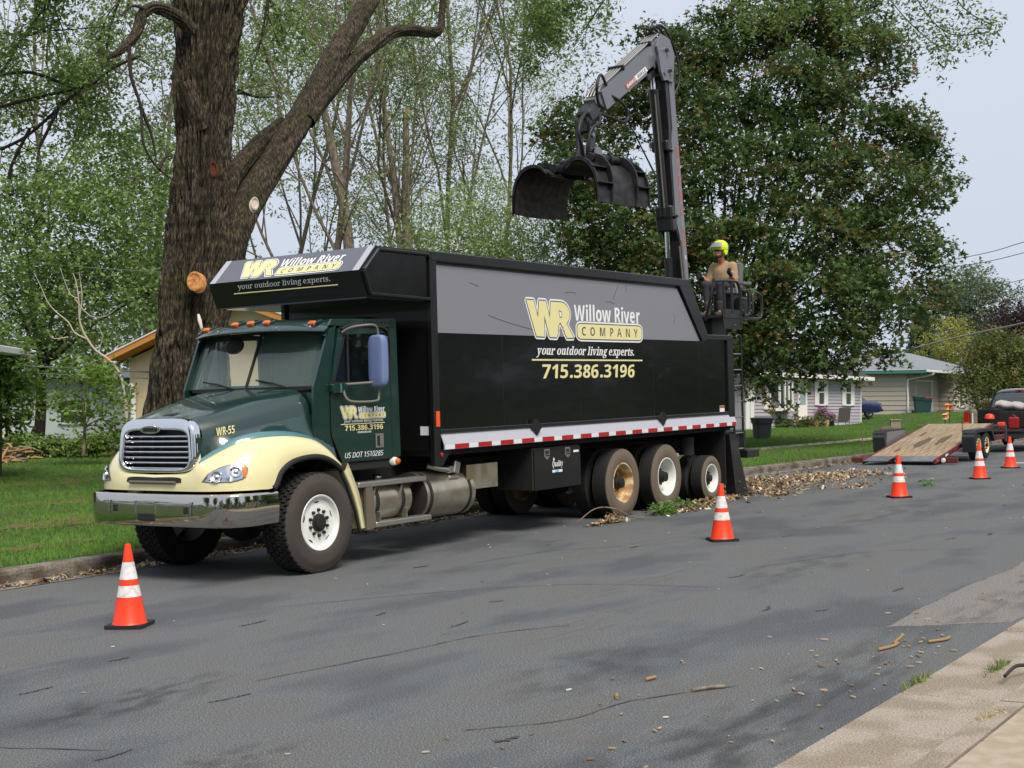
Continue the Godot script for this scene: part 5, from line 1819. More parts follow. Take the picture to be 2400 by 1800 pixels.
func under_body(t: Node3D) -> void:
	# small tank behind the front wheel with straps and filler, drum tank, steps
	var ax := Basis(Vector3(0, 0, -1), Vector3.UP, Vector3.RIGHT)   # lathe axis along x
	var m := MB.new()
	m.lathe([Vector2(0.0, -0.43), Vector2(0.2, -0.42), Vector2(0.245, -0.39), Vector2(0.25, -0.36), Vector2(0.25, 0.36), Vector2(0.245, 0.39), Vector2(0.2, 0.42), Vector2(0.0, 0.43)], Transform3D(ax, Vector3(1.38, 0.69, -0.37)), 36)
	var tk := part(t, "fuel_tank", m, M.worn_aluminium)
	for x in [1.12, 1.6]:
		m = MB.new()
		m.lathe([Vector2(0.252, -0.03), Vector2(0.257, -0.03), Vector2(0.257, 0.03), Vector2(0.252, 0.03)], Transform3D(ax, Vector3(x, 0.69, -0.37)), 36)
		part(tk, "strap", m, M.rubber)
	m = MB.new()
	m.lathe([Vector2(0.05, -0.02), Vector2(0.05, 0.02), Vector2(0.058, 0.024), Vector2(0.058, 0.05), Vector2(0.045, 0.056), Vector2(0.0, 0.056)], Transform3D(Basis(Vector3.RIGHT, Vector3(0, 0.2, -0.98), Vector3(0, 0.98, 0.2)), Vector3(1.36, 0.94, -0.33)), 16)
	part(tk, "filler_cap", m, M.steel)
	m = MB.new()
	m.lathe([Vector2(0.0, -0.52), Vector2(0.26, -0.515), Vector2(0.285, -0.5)], Transform3D(ax, Vector3(2.5, 0.68, -0.36)), 40)
	var dr := part(t, "drum_end", m, M.black_dull)
	m = MB.new()
	m.lathe([Vector2(0.285, -0.5), Vector2(0.3, -0.505), Vector2(0.3, -0.47), Vector2(0.294, -0.45), Vector2(0.294, 0.45), Vector2(0.3, 0.47), Vector2(0.3, 0.5), Vector2(0.28, 0.52), Vector2(0.0, 0.53)], Transform3D(ax, Vector3(2.5, 0.68, -0.36)), 48)
	var drum := part(t, "drum_tank", m, M.worn_aluminium)
	for x in [2.09, 2.9]:
		m = MB.new()
		m.lathe([Vector2(0.296, -0.022), Vector2(0.303, -0.022), Vector2(0.303, 0.022), Vector2(0.296, 0.022)], Transform3D(ax, Vector3(x, 0.68, -0.36)), 48)
		part(drum, "drum_strap", m, M.rubber)
	m = MB.new()
	m.tube([Vector3(2.3, 1.04, -0.3), Vector3(2.42, 1.0, -0.2), Vector3(2.55, 0.98, -0.16)], 0.035, 8)
	m.box(Vector3(2.6, 0.98, -0.19), Vector3(0.1, 0.09, 0.12), 0.01)
	m.box(Vector3(2.72, 1.0, -0.16), Vector3(0.12, 0.16, 0.06), 0.012, Basis(Vector3.BACK, -0.3))
	m.box(Vector3(2.62, 0.88, -0.13), Vector3(0.2, 0.05, 0.05), 0.01, Basis(Vector3.RIGHT, 0.7))
	part(drum, "valve", m, M.aluminium)
	box(t, "upper_step", Vector3(1.37, 0.91, -0.16), Vector3(1.27, 0.06, 0.17), M.aluminium, 0.008)
	box(t, "lower_step", Vector3(1.54, 0.43, -0.15), Vector3(1.05, 0.06, 0.18), M.aluminium, 0.008)
	m = MB.new()
	m.prism([Vector2(0.86, 0.88), Vector2(0.98, 0.88), Vector2(1.04, 0.4), Vector2(0.86, 0.38)], -0.24, -0.2, Transform3D(Basis(), Vector3(0, 0, 0.12)))
	part(t, "step_bracket", m, M.rusty_steel)
	box(t, "step_plate", Vector3(0.88, 0.63, -0.35), Vector3(0.03, 0.5, 0.4), M.rusty_steel)
	for x in [1.12, 1.62]:
		for e in [[Vector3(x - 0.05, 0.88, -0.12), Vector3(x - 0.1, 0.7, -0.13), 0.03, 0.03], [Vector3(x + 0.02, 0.46, -0.14), Vector3(x, 0.58, -0.13), 0.08, 0.02]]:
			m = MB.new()
			m.beam(e[0], e[1], e[2], e[3], 0.004)
			part(t, "step_strut", m, M.grey_print)
	# battery box: plain metal lid on a black tray
	box(t, "battery_box", Vector3(3.215, 0.86, -0.36), Vector3(0.67, 0.3, 0.5), M.black_dull, 0.008)
	box(t, "battery_cover", Vector3(3.215, 0.86, -0.105), Vector3(0.69, 0.32, 0.012), M.worn_aluminium, 0.004)
	# tool box with two latches and stickers
	box(t, "tool_box", Vector3(4.87, 0.87, -0.31), Vector3(1.24, 0.58, 0.62), M.black_dull, 0.01)
	var dv := box(t, "tool_box_door", Vector3(4.87, 0.86, 0.008), Vector3(1.2, 0.55, 0.02), M.black_paint, 0.006)
	for x in [4.577, 5.115]:
		m = MB.new()
		m.prism([Vector2(-0.062, 0.075), Vector2(0.062, 0.075), Vector2(0.066, -0.03), Vector2(0.0, -0.075), Vector2(-0.066, -0.03)], 0.0, 0.01, Transform3D(Basis(), Vector3(x - 4.87, 0.205, 0.011)))
		var lt := part(dv, "latch", m, M.aluminium)
		box(lt, "latch_recess", Vector3(x - 4.87, 0.235, 0.023), Vector3(0.08, 0.05, 0.006), M.rubber, 0.002)
		box(lt, "latch_handle", Vector3(x - 4.87 + 0.01, 0.19, 0.024), Vector3(0.09, 0.016, 0.008), M.black_dull, 0.002)
	text_part(dv, "Quality", M.white_print, Vector3(-0.155, 0.0, 0.012), Vector3(0.27, 0, 0), Vector3(0, 0.105, 0), true, 0.1, true)
	m = MB.new()
	m.prism([Vector2(-0.02, 0.0), Vector2(0.0, 0.03), Vector2(0.02, 0.0), Vector2(0.0, -0.03)], 0.0, 0.002, Transform3D(Basis(), Vector3(-0.11, 0.125, 0.011)))
	part(dv, "sticker", m, M.white_print)
	box(dv, "sticker", Vector3(-0.026, -0.038, 0.012), Vector3(0.255, 0.035, 0.003), M.white_print, 0.0)
	box(dv, "sticker", Vector3(-0.04, -0.038, 0.014), Vector3(0.09, 0.03, 0.003), M.sky_sticker, 0.0)
	box(dv, "sticker", Vector3(0.48, 0.215, 0.012), Vector3(0.14, 0.03, 0.003), M.white_print, 0.0)
	box(t, "hydraulic_tank", Vector3(3.9, 0.95, ZC - 0.75), Vector3(1.2, 0.6, 0.5), M.black_dull, 0.03)
	# fender plates, brake chambers and rear mudflap
	for s in [1.0, -1.0]:
		box(t, "mudflap", Vector3(10.35, 0.72, ZC + s * 0.86), Vector3(0.02, 0.95, 0.66), M.rubber, 0.004)
		for x in [6.73, 8.13]:
			m = MB.new()
			m.tube([Vector3(x + 0.4, 0.72, ZC + s * 0.45), Vector3(x + 0.65, 0.76, ZC + s * 0.45)], 0.09, 10)
			part(t, "brake_chamber", m, M.black_dull)
		m = MB.new()
		m.tube([Vector3(9.35, 1.1, ZC + s * 0.95), Vector3(9.35, 0.8, ZC + s * 0.95)], 0.13, 12)
		part(t, "air_spring", m, M.rubber)
		# outrigger leg
		m = MB.new()
		m.prism([Vector2(10.42, 1.1), Vector2(10.66, 1.1), Vector2(11.12, 0.05), Vector2(10.62, 0.05)], -0.09, 0.09, Transform3D(Basis(), Vector3(0, 0, ZC + s * 1.15)))
		var leg := part(t, "outrigger", m, M.crane_black)
		box(leg, "foot", Vector3(10.87, 0.028, ZC + s * 1.15), Vector3(0.66, 0.045, 0.3), M.black_dull, 0.008)
		m = MB.new()
		m.beam(Vector3(10.68, 1.06, ZC + s * 1.15), Vector3(11.13, 0.06, ZC + s * 1.15), 0.17, 0.02, 0.003)
		part(leg, "leg_edge", m, M.crane_grey)
		m = MB.new()
		for e in [[10.78, 0.25], [10.98, 0.12]]:
			m.lathe([Vector2(0.025, 0), Vector2(0.025, 0.012), Vector2(0.0, 0.016)], Transform3D(Basis(Vector3.RIGHT, Vector3.UP, Vector3.BACK), Vector3(e[0], e[1], ZC + s * 1.15 + 0.09)), 8)
		part(leg, "pin", m, M.steel)


func body(t: Node3D) -> void:
	var zn := -0.006
	var zf := -2.454
	# walls: near and far side, front, floor, rear, sloped rear panel
	var side := [Vector2(2.12, 1.25), Vector2(10.6, 1.25), Vector2(10.6, 2.78), Vector2(9.57, 2.78), Vector2(8.93, 3.66), Vector2(2.12, 3.66)]
	for z in [zn, zf]:
		var m := MB.new()
		m.prism(side, -0.05 if z == zn else 0.0, 0.0 if z == zn else 0.05, Transform3D(Basis(), Vector3(0, 0, z)))
		part(t, "body_side", m, M.black_paint)
	box(t, "body_front", Vector3(2.12, 2.45, ZC), Vector3(0.06, 2.42, 2.36), M.black_paint)
	box(t, "body_floor", Vector3(6.4, 1.22, ZC), Vector3(8.5, 0.1, 2.3), M.black_dull)
	var m := MB.new()
	m.prism([Vector2(8.93, 3.66), Vector2(9.57, 2.78), Vector2(10.6, 2.78), Vector2(10.6, 1.25), Vector2(10.54, 1.25), Vector2(10.54, 2.72), Vector2(9.53, 2.72), Vector2(8.88, 3.62)], zf + 0.05, zn - 0.05)
	part(t, "body_rear", m, M.black_paint)
	# framing of the near and far side
	for s in [1.0, -1.0]:
		var z: float = ZC + s * 1.228
		var fr := group_part(t, "side_frame")
		box(fr, "post", Vector3(2.11, 2.35, z), Vector3(0.13, 2.6, 0.08), M.black_paint, 0.012)
		box(fr, "post", Vector3(10.5, 1.98, z), Vector3(0.22, 1.56, 0.08), M.black_paint, 0.012)
		box(fr, "top_rail", Vector3(5.54, 3.645, z), Vector3(6.95, 0.125, 0.1), M.black_paint, 0.012)
		box(fr, "low_top_rail", Vector3(10.1, 2.77, z), Vector3(1.02, 0.09, 0.09), M.black_paint, 0.012)
		m = MB.new()
		m.prism([Vector2(8.66, 3.585), Vector2(9.0, 3.7), Vector2(9.02, 3.66), Vector2(9.63, 2.815), Vector2(9.6, 2.73), Vector2(9.43, 2.7)], -0.045, 0.045, Transform3D(Basis(), Vector3(0, 0, z)))
		part(fr, "slope_rail", m, M.black_paint)
		box(fr, "bottom_rail", Vector3(6.3, 1.475, z), Vector3(8.25, 0.05, 0.085), M.black_paint, 0.008)
	# printed panels: grey above, glossy black below
	m = MB.new()
	m.prism([Vector2(2.182, 2.702), Vector2(9.41, 2.702), Vector2(8.63, 3.545), Vector2(2.182, 3.545)], 0.0, 0.004, Transform3D(Basis(), Vector3(0, 0, -0.004)))
	var gp := part(t, "grey_panel", m, M.grey_vinyl)
	m = MB.new()
	m.prism([Vector2(2.182, 1.502), Vector2(10.385, 1.502), Vector2(10.385, 2.7), Vector2(2.182, 2.7)], 0.0, 0.004, Transform3D(Basis(), Vector3(0, 0, -0.004)))
	var bp := part(t, "black_panel", m, M.black_gloss)
	m = MB.new()
	for x in [3.6, 5.55, 7.75, 9.35]:   # weld seams
		m.box(Vector3(x, 2.1, 0.001), Vector3(0.006, 1.18, 0.003))
	part(bp, "seam", m, M.black_dull)
	m = MB.new()
	for e in [[[6.55, 3.28], [6.64, 3.4], [6.72, 3.5]], [[6.35, 3.23], [6.45, 3.25], [6.6, 3.22]], [[6.95, 3.42], [6.96, 3.52]], [[8.5, 2.98], [8.52, 3.08], [8.5, 3.14]], [[3.3, 2.95], [3.8, 2.86], [4.4, 2.78]], [[2.9, 3.36], [3.1, 3.32]], [[5.2, 3.33], [5.4, 3.345], [5.5, 3.33]]]:
		var p := []
		for k in e:
			p.append(Vector3(k[0], k[1], 0.0015))
		var q := spline(p, 5)
		for i in q.size() - 1:
			m.beam(q[i], q[i + 1], 0.002, 0.007)
	part(gp, "scratch", m, M.dark_print)
	logo(t, Vector3(4.197, 2.648, 0.001), Vector3(3.207, 0, 0), Vector3(0, 0.556, 0), false)
	text_part(t, "your outdoor living experts.", M.white_print, Vector3(4.41, 2.405, 0.002), Vector3(2.72, 0, 0), Vector3(0, 0.165, 0), true, 0.35, true)
	box(t, "rule", Vector3(5.855, 2.372, 0.002), Vector3(3.1, 0.022, 0.004), M.cream_print, 0.0)
	text_part(t, "715.386.3196", M.cream_print, Vector3(4.54, 2.11, 0.002), Vector3(2.6, 0, 0), Vector3(0, 0.2, 0), true, 0.12)
	box(t, "orange_sticker", Vector3(2.115, 1.635, 0.04), Vector3(0.075, 0.19, 0.004), M.orange_sticker, 0.0)
	box(t, "white_sticker", Vector3(10.18, 1.54, 0.002), Vector3(0.18, 0.13, 0.004), M.white_print, 0.0)
	box(t, "sticker_head", Vector3(10.18, 1.583, 0.005), Vector3(0.18, 0.04, 0.003), M.crane_red, 0.0)
	box(t, "front_sticker", Vector3(2.09, 1.49, -0.155), Vector3(0.005, 0.11, 0.13), M.white_print, 0.0)
	# flared grey skirt with conspicuity tape
	for s in [1.0, -1.0]:
		var z: float = ZC + s * 1.228
		m = MB.new()
		m.prism([Vector2(s * 0.0, 1.45), Vector2(s * 0.055, 1.315), Vector2(s * 0.055, 1.25), Vector2(s * 0.045, 1.25), Vector2(s * 0.045, 1.31), Vector2(s * -0.01, 1.45)], -4.2, 4.2, Transform3D(Basis(Vector3(0, 0, 1), Vector3.UP, Vector3(-1, 0, 0)), Vector3(6.39, 0, z + s * 0.02)))
		var sk := part(t, "skirt", m, M.skirt_grey)
		if s > 0:
			var x := 2.2
			var red := false
			while x < 10.55:
				var w := 0.3 if red else 0.2
				w = minf(w, 10.57 - x)
				box(sk, "tape_block", Vector3(x + w / 2, 1.283, z + s * 0.077), Vector3(w - 0.004, 0.058, 0.003), M.red_tape if red else M.white_tape, 0.0)
				x += w
				red = not red
			for hx in [4.27, 7.9]:   # tarp hooks on the bottom rail
				m = MB.new()
				m.prism([Vector2(-0.1, 0.0), Vector2(0.1, 0.0), Vector2(0.03, 0.12), Vector2(-0.02, 0.12)], -0.012, 0.012, Transform3D(Basis(Vector3(1, 0, 0.2).normalized(), Vector3.UP, Vector3(-0.2, 0, 1).normalized()), Vector3(hx, 1.44, z + 0.07)))
				m.prism([Vector2(-0.08, 0.0), Vector2(0.1, 0.02), Vector2(0.0, -0.1)], -0.01, 0.01, Transform3D(Basis(Vector3(1, 0, 0.2).normalized(), Vector3.UP, Vector3(-0.2, 0, 1).normalized()), Vector3(hx, 1.44, z + 0.075)))
				part(sk, "tarp_hook", m, M.crane_black)
		m = MB.new()
		m.prism([Vector2(2.06, 1.25), Vector2(2.4, 1.25), Vector2(2.2, 1.05), Vector2(2.06, 1.05)], -0.03, 0.03, Transform3D(Basis(), Vector3(0, 0, z)))
		part(t, "gusset", m, M.black_paint)
		var lm := MB.new()
		lm.lathe([Vector2(0.03, 0.0), Vector2(0.026, 0.02), Vector2(0.0, 0.026)], Transform3D(Basis(Vector3.RIGHT, Vector3.UP, Vector3(0, 0, s)), Vector3(2.17, 1.19, z + s * 0.03)), 12)
		part(t, "side_marker", lm, M.red_lens)
	# overhang above the cab
	var ov := group_part(t, "cab_guard")
	var pr := [Vector2(1.06, 3.7), Vector2(0.757, 3.4), Vector2(0.88, 3.1), Vector2(2.08, 3.085), Vector2(2.08, 3.7)]
	for z in [0.0, -2.46]:
		m = MB.new()
		m.prism(pr, -0.04 if z == 0.0 else 0.0, 0.0 if z == 0.0 else 0.04, Transform3D(Basis(), Vector3(0, 0, z)))
		part(ov, "guard_end", m, M.black_gloss)
	m = MB.new()
	m.quad(Vector3(0.757, 3.4, -2.46), Vector3(0.757, 3.4, 0.0), Vector3(1.06, 3.7, 0.0), Vector3(1.06, 3.7, -2.46))
	m.quad(Vector3(1.06, 3.7, -2.46), Vector3(1.06, 3.7, 0.0), Vector3(1.1, 3.66, 0.0), Vector3(1.1, 3.66, -2.46))
	m.quad(Vector3(0.8, 3.4, -2.46), Vector3(1.1, 3.66, -2.46), Vector3(1.1, 3.66, 0.0), Vector3(0.8, 3.4, 0.0))
	var uf := part(ov, "upper_face", m, M.guard_vinyl)
	m = MB.new()
	m.quad(Vector3(0.88, 3.1, -2.46), Vector3(0.88, 3.1, 0.0), Vector3(0.757, 3.398, 0.0), Vector3(0.757, 3.398, -2.46))
	m.quad(Vector3(0.91, 3.1, -2.46), Vector3(0.79, 3.398, -2.46), Vector3(0.79, 3.398, 0.0), Vector3(0.91, 3.1, 0.0))
	part(ov, "lower_face", m, M.black_paint)
	m = MB.new()
	m.box(Vector3(1.5, 3.09, ZC), Vector3(1.2, 0.02, 2.4))
	part(ov, "guard_floor", m, M.black_gloss)
	m = MB.new()
	for s in [0.02, -2.48]:
		var q := [Vector3(2.04, 3.66, s), Vector3(1.07, 3.66, s), Vector3(0.8, 3.4, s), Vector3(0.91, 3.13, s), Vector3(2.04, 3.11, s)]
		for i in 4:
			m.beam(q[i], q[i + 1], 0.035, 0.07, 0.008, Vector3(0, 0, 1))
	part(ov, "guard_rim", m, M.black_paint)
	m = MB.new()
	for z in [-2.41, -0.06]:
		m.quad(Vector3(0.754, 3.4, z - 0.05), Vector3(0.754, 3.4, z + 0.05), Vector3(1.056, 3.702, z + 0.05), Vector3(1.056, 3.702, z - 0.05))
	part(uf, "face_edge", m, M.skirt_grey)
	var un := Vector3(0.303, 0.3, 0)
	var off := Vector3(-0.003, 0.003, 0)
	logo(t, Vector3(0.775, 3.417, -2.06) + off, Vector3(0, 0, 1.7), un * 0.79, false)
	var dn := Vector3(-0.123, 0.298, 0).normalized()
	text_part(t, "your outdoor living experts.", M.white_print, Vector3(0.803, 3.286, -2.01) + Vector3(-0.004, -0.002, 0), Vector3(0, 0, 1.52), dn * 0.088, false, 0.3, true)
	m = MB.new()
	m.box(Vector3(0.812, 3.256, -1.24), Vector3(0.004, 0.012, 1.71))
	part(t, "rule", m, M.cream_print)


func crane(t: Node3D) -> void:
	var cr := group_part(t, "crane")
	var z := ZC
	# pedestal and turntable behind the body
	box(cr, "rear_frame", Vector3(10.95, 1.0, z), Vector3(0.9, 0.3, 2.2), M.crane_black, 0.02)
	box(cr, "pedestal", Vector3(10.95, 1.7, z), Vector3(0.6, 1.6, 0.7), M.crane_black, 0.03)
	var m := MB.new()
	m.lathe([Vector2(0.42, 0.0), Vector2(0.42, 0.12), Vector2(0.36, 0.14), Vector2(0.36, 0.3), Vector2(0.0, 0.3)], Transform3D(Basis(Vector3.RIGHT, Vector3(0, 0, -1), Vector3.UP), Vector3(10.95, 2.5, z)), 28)
	part(cr, "turntable", m, M.crane_black)
	for s in [-1.0, 1.0]:
		m = MB.new()
		m.prism([Vector2(10.6, 2.8), Vector2(11.3, 2.8), Vector2(11.25, 3.3), Vector2(11.1, 3.55), Vector2(10.9, 3.5), Vector2(10.65, 3.1)], -0.03, 0.03, Transform3D(Basis(), Vector3(0, 0, z + s * 0.24)))
		part(cr, "mast_cheek", m, M.crane_black)
	# main boom: a box girder standing nearly upright
	var a := Vector3(11.05, 3.3, z)
	var b := Vector3(10.55, 7.98, z)
	var up := (b - a).normalized()
	var rt := Vector3(up.y, -up.x, 0)
	var bx := Transform3D(Basis(rt, up, Vector3(0, 0, 1)), a)
	m = MB.new()
	m.prism([Vector2(-0.05, -0.1), Vector2(0.2, -0.1), Vector2(0.2, 4.3), Vector2(0.16, 4.75), Vector2(0.02, 4.82), Vector2(-0.12, 4.7), Vector2(-0.12, 3.3), Vector2(-0.16, 3.0), Vector2(-0.18, 1.6), Vector2(-0.05, 1.3)], -0.15, 0.15, bx)
	var boom := part(cr, "main_boom", m, M.crane_black)
	m = MB.new()
	m.prism([Vector2(-0.03, 0.0), Vector2(0.19, 0.0), Vector2(0.19, 4.2), Vector2(0.1, 4.55), Vector2(0.0, 4.2), Vector2(0.0, 3.3), Vector2(-0.1, 3.02), Vector2(-0.14, 1.7), Vector2(-0.03, 1.35)], 0.0, 0.012, Transform3D(bx.basis, bx * Vector3(0, 0, 0.15)))
	var plate := part(boom, "boom_side", m, M.crane_grey)
	m = MB.new()
	m.prism([Vector2(0.06, 0.2), Vector2(0.165, 0.2), Vector2(0.165, 3.0), Vector2(0.06, 3.0)], 0.0, 0.003, Transform3D(bx.basis, bx * Vector3(0, 0, 0.162)))
	part(plate, "name_strip", m, M.grey_vinyl)
	var letters := "BARKO"
	for i in 5:
		var c := bx * Vector3(0.065, 2.78 - 0.26 * i, 0.166)
		text_part(plate, letters[i], M.crane_red, c, rt * 0.095, up * 0.2, true)
	text_part(plate, "80XL", M.crane_red, bx * Vector3(0.075, 1.5, 0.166), up * -0.38, rt * 0.075, true)
	text_part(plate, "Q", M.white_print, bx * Vector3(0.09, 0.95, 0.166), rt * 0.06, up * 0.07, true)
	box(plate, "warning_sticker", bx * Vector3(0.1, 0.45, 0.166), Vector3(0.09, 0.24, 0.004), M.white_print, 0.0, bx.basis)
	for e in [[-0.1, 2.92], [-0.1, 1.75], [0.02, 4.55]]:
		m = MB.new()
		m.lathe([Vector2(0.035, 0.0), Vector2(0.035, 0.03), Vector2(0.02, 0.04), Vector2(0.0, 0.04)], Transform3D(bx.basis, bx * Vector3(e[0], e[1], 0.16)), 12)
		part(boom, "pin", m, M.steel)
	# lift cylinder below, stick cylinder above, on the side towards the cab
	for e in [["lift_cylinder", -0.28, 0.1, -0.24, 1.0, 0.075, -0.2, 1.7, 0.045], ["stick_cylinder", -0.24, 1.75, -0.3, 4.0, 0.085, -0.3, 4.35, 0.045]]:
		m = MB.new()
		m.tube([bx * Vector3(e[1], e[2], 0), bx * Vector3(e[3], e[4], 0)], e[5], 16)
		part(cr, e[0], m, M.crane_black)
		m = MB.new()
		m.tube([bx * Vector3(e[3], e[4], 0), bx * Vector3(e[6], e[7], 0)], e[8], 14)
		part(cr, "piston_rod", m, M.chrome)
	for e in [[-0.2, 1.62, 0.3, 0.2], [-0.22, 1.8, 0.28, 0.16], [-0.16, 3.0, 0.2, 0.2]]:
		box(cr, "cylinder_mount", bx * Vector3(e[0], e[1], 0), Vector3(e[3], e[2], 0.34), M.crane_black, 0.03, bx.basis)
	m = MB.new()
	m.tube([bx * Vector3(-0.36, 1.9, 0.06), bx * Vector3(-0.38, 3.9, 0.06)], 0.014, 6)
	m.tube([bx * Vector3(-0.12, 0.2, 0.2), bx * Vector3(-0.12, 1.2, 0.18)], 0.016, 6)
	m.tube([bx * Vector3(-0.08, 0.2, 0.22), bx * Vector3(-0.08, 1.3, 0.2)], 0.016, 6)
	part(cr, "pipe", m, M.grey_print)
	# stick: grey box reaching forward and down from the elbow
	var c0 := Vector3(10.42, 7.98, z)
	var c1 := Vector3(8.32, 6.72, z)
	var sd := (c1 - c0).normalized()
	var sn := Vector3(-sd.y, sd.x, 0)
	if sn.y < 0:
		sn = -sn
	var sx := Transform3D(Basis(sd, sn, sd.cross(sn)), c0)
	var ln := c0.distance_to(c1)
	m = MB.new()
	m.prism([Vector2(-0.12, -0.14), Vector2(0.5, -0.2), Vector2(ln, -0.17), Vector2(ln, 0.15), Vector2(-0.05, 0.18), Vector2(-0.2, 0.05)], -0.15, 0.15, sx)
	var stick := part(cr, "stick", m, M.crane_grey)
	m = MB.new()
	m.prism([Vector2(ln, -0.12), Vector2(ln + 0.22, -0.1), Vector2(ln + 0.22, 0.11), Vector2(ln, 0.11)], -0.11, 0.11, sx)
	part(stick, "stick_extension", m, M.crane_grey)
	var sideways := Basis(-sd, sn, Vector3(0, 0, 1))
	m = MB.new()
	m.prism([Vector2(0.75, -0.14), Vector2(1.32, -0.14), Vector2(1.36, -0.05), Vector2(0.79, -0.05)], 0.0, 0.004, Transform3D(Basis(sd, sn, Vector3(0, 0, 1)), c0 + Vector3(0, 0, 0.15)))
	part(stick, "decal", m, M.white_print)
	m = MB.new()
	m.prism([Vector2(1.22, -0.14), Vector2(1.62, -0.14), Vector2(1.66, -0.05), Vector2(1.26, -0.05)], 0.0, 0.006, Transform3D(Basis(sd, sn, Vector3(0, 0, 1)), c0 + Vector3(0, 0, 0.15)))
	part(stick, "decal", m, M.crane_red)
	text_part(stick, "BARKO", M.white_print, c0 + sd * 1.6 - sn * 0.125 + Vector3(0, 0, 0.157), -sd * 0.34, sn * 0.06, true)
	text_part(stick, "80XLE", M.dark_print, c0 + sd * 1.16 - sn * 0.125 + Vector3(0, 0, 0.155), -sd * 0.34, sn * 0.06, true)
	# elbow cheeks and link plates
	for s in [-1.0, 1.0]:
		m = MB.new()
		m.prism([Vector2(10.3, 8.2), Vector2(10.62, 8.16), Vector2(10.78, 7.9), Vector2(10.7, 7.4), Vector2(10.4, 7.42), Vector2(10.22, 7.7), Vector2(10.12, 7.95)], -0.02, 0.02, Transform3D(Basis(), Vector3(0, 0, z + s * 0.185)))
		part(cr, "elbow_plate", m, M.crane_grey)
		m = MB.new()
		m.prism([Vector2(10.08, 7.78), Vector2(10.2, 7.82), Vector2(10.32, 7.62), Vector2(10.34, 7.38), Vector2(10.24, 7.36), Vector2(10.14, 7.5)], -0.025, 0.025, Transform3D(Basis(), Vector3(0, 0, z + s * 0.235)))
		part(cr, "link_plate", m, M.crane_grey)
	for e in [[10.45, 7.95], [10.28, 7.5], [10.55, 7.6]]:
		m = MB.new()
		m.tube([Vector3(e[0], e[1], z - 0.28), Vector3(e[0], e[1], z + 0.28)], 0.045, 10)
		part(cr, "pin", m, M.steel)
	box(cr, "elbow_block", Vector3(9.98, 7.46, z), Vector3(0.34, 0.2, 0.3), M.crane_black, 0.02, Basis(Vector3.BACK, 0.5))
	# hard lines on top of the stick and hoses round the elbow
	for k in 4:
		m = MB.new()
		m.tube([sx * Vector3(-0.1, 0.24, -0.09 + 0.06 * k), sx * Vector3(0.3, 0.235, -0.09 + 0.06 * k), sx * Vector3(ln - 0.1, 0.2, -0.09 + 0.06 * k), sx * Vector3(ln + 0.1, 0.12, -0.09 + 0.06 * k)], 0.017, 6)
		part(stick, "hard_line", m, M.aluminium)
		m = MB.new()
		m.tube(spline([sx * Vector3(-0.05, 0.26, -0.09 + 0.06 * k), Vector3(10.3, 8.35, z - 0.1 + 0.06 * k), Vector3(10.62, 8.33 + 0.02 * k, z - 0.12 + 0.07 * k), Vector3(10.92 + 0.03 * k, 8.0, z - 0.12 + 0.08 * k), Vector3(10.98 + 0.025 * k, 7.5, z - 0.1 + 0.08 * k), Vector3(10.84, 7.15, z - 0.08 + 0.06 * k)], 5), 0.022, 6)
		part(cr, "hose", m, M.hose)
	for x in [0.35, 1.5]:
		m = MB.new()
		m.box(sx * Vector3(x, 0.215, 0), Vector3(0.05, 0.09, 0.3), 0.01, sx.basis)
		part(stick, "line_clamp", m, M.crane_black)
	var e0 := sx * Vector3(ln + 0.1, 0, 0)
	for pp in [[Vector3(8.5, 6.98, z + 0.1), Vector3(8.15, 7.1, z + 0.2), Vector3(7.98, 6.9, z + 0.22), Vector3(8.1, 6.66, z + 0.16), Vector3(8.3, 6.6, z + 0.12)], [Vector3(8.55, 6.85, z + 0.12), Vector3(8.85, 6.72, z + 0.22), Vector3(8.95, 6.52, z + 0.24), Vector3(8.8, 6.42, z + 0.22), Vector3(8.5, 6.46, z + 0.16), Vector3(8.2, 6.5, z + 0.1)], [Vector3(8.2, 6.6, z), Vector3(7.75, 6.4, z + 0.1), Vector3(7.5, 6.1, z + 0.14), Vector3(7.62, 5.85, z + 0.12), Vector3(7.75, 5.7, z + 0.06)], [Vector3(8.15, 6.55, z - 0.05), Vector3(7.8, 6.35, z), Vector3(7.66, 6.1, z + 0.05), Vector3(7.72, 5.85, z + 0.05), Vector3(7.8, 5.7, z)], [Vector3(8.25, 6.5, z + 0.1), Vector3(8.05, 6.3, z + 0.2), Vector3(7.8, 6.15, z + 0.2), Vector3(7.72, 5.85, z + 0.16), Vector3(7.85, 5.66, z + 0.1)]]:
		m = MB.new()
		m.tube(spline(pp, 5), 0.026, 7)
		part(cr, "hose", m, M.hose)
	# hanging link, rotator
	m = MB.new()
	m.box(Vector3(8.06, 6.45, z), Vector3(0.34, 0.3, 0.26), 0.03, Basis(Vector3.BACK, 0.7))
	m.box(Vector3(7.98, 6.28, z), Vector3(0.2, 0.3, 0.2), 0.03)
	part(cr, "stick_head", m, M.crane_black)
	for s in [-1.0, 1.0]:
		m = MB.new()
		m.prism([Vector2(7.86, 6.32), Vector2(8.06, 6.32), Vector2(8.0, 5.95), Vector2(7.98, 5.82), Vector2(7.84, 5.82), Vector2(7.86, 6.0)], -0.02, 0.02, Transform3D(Basis(), Vector3(0, 0, z + s * 0.12)))
		part(cr, "hanger_plate", m, M.crane_black)
	m = MB.new()
	m.lathe([Vector2(0.0, -0.16), Vector2(0.17, -0.15), Vector2(0.18, 0.0), Vector2(0.14, 0.06), Vector2(0.1, 0.2), Vector2(0.0, 0.22)], Transform3D(Basis(Vector3.RIGHT, Vector3(0, 0, -1), Vector3.UP), Vector3(7.9, 5.72, z)), 20)
	m.box(Vector3(8.05, 5.8, z + 0.1), Vector3(0.22, 0.26, 0.1), 0.04)
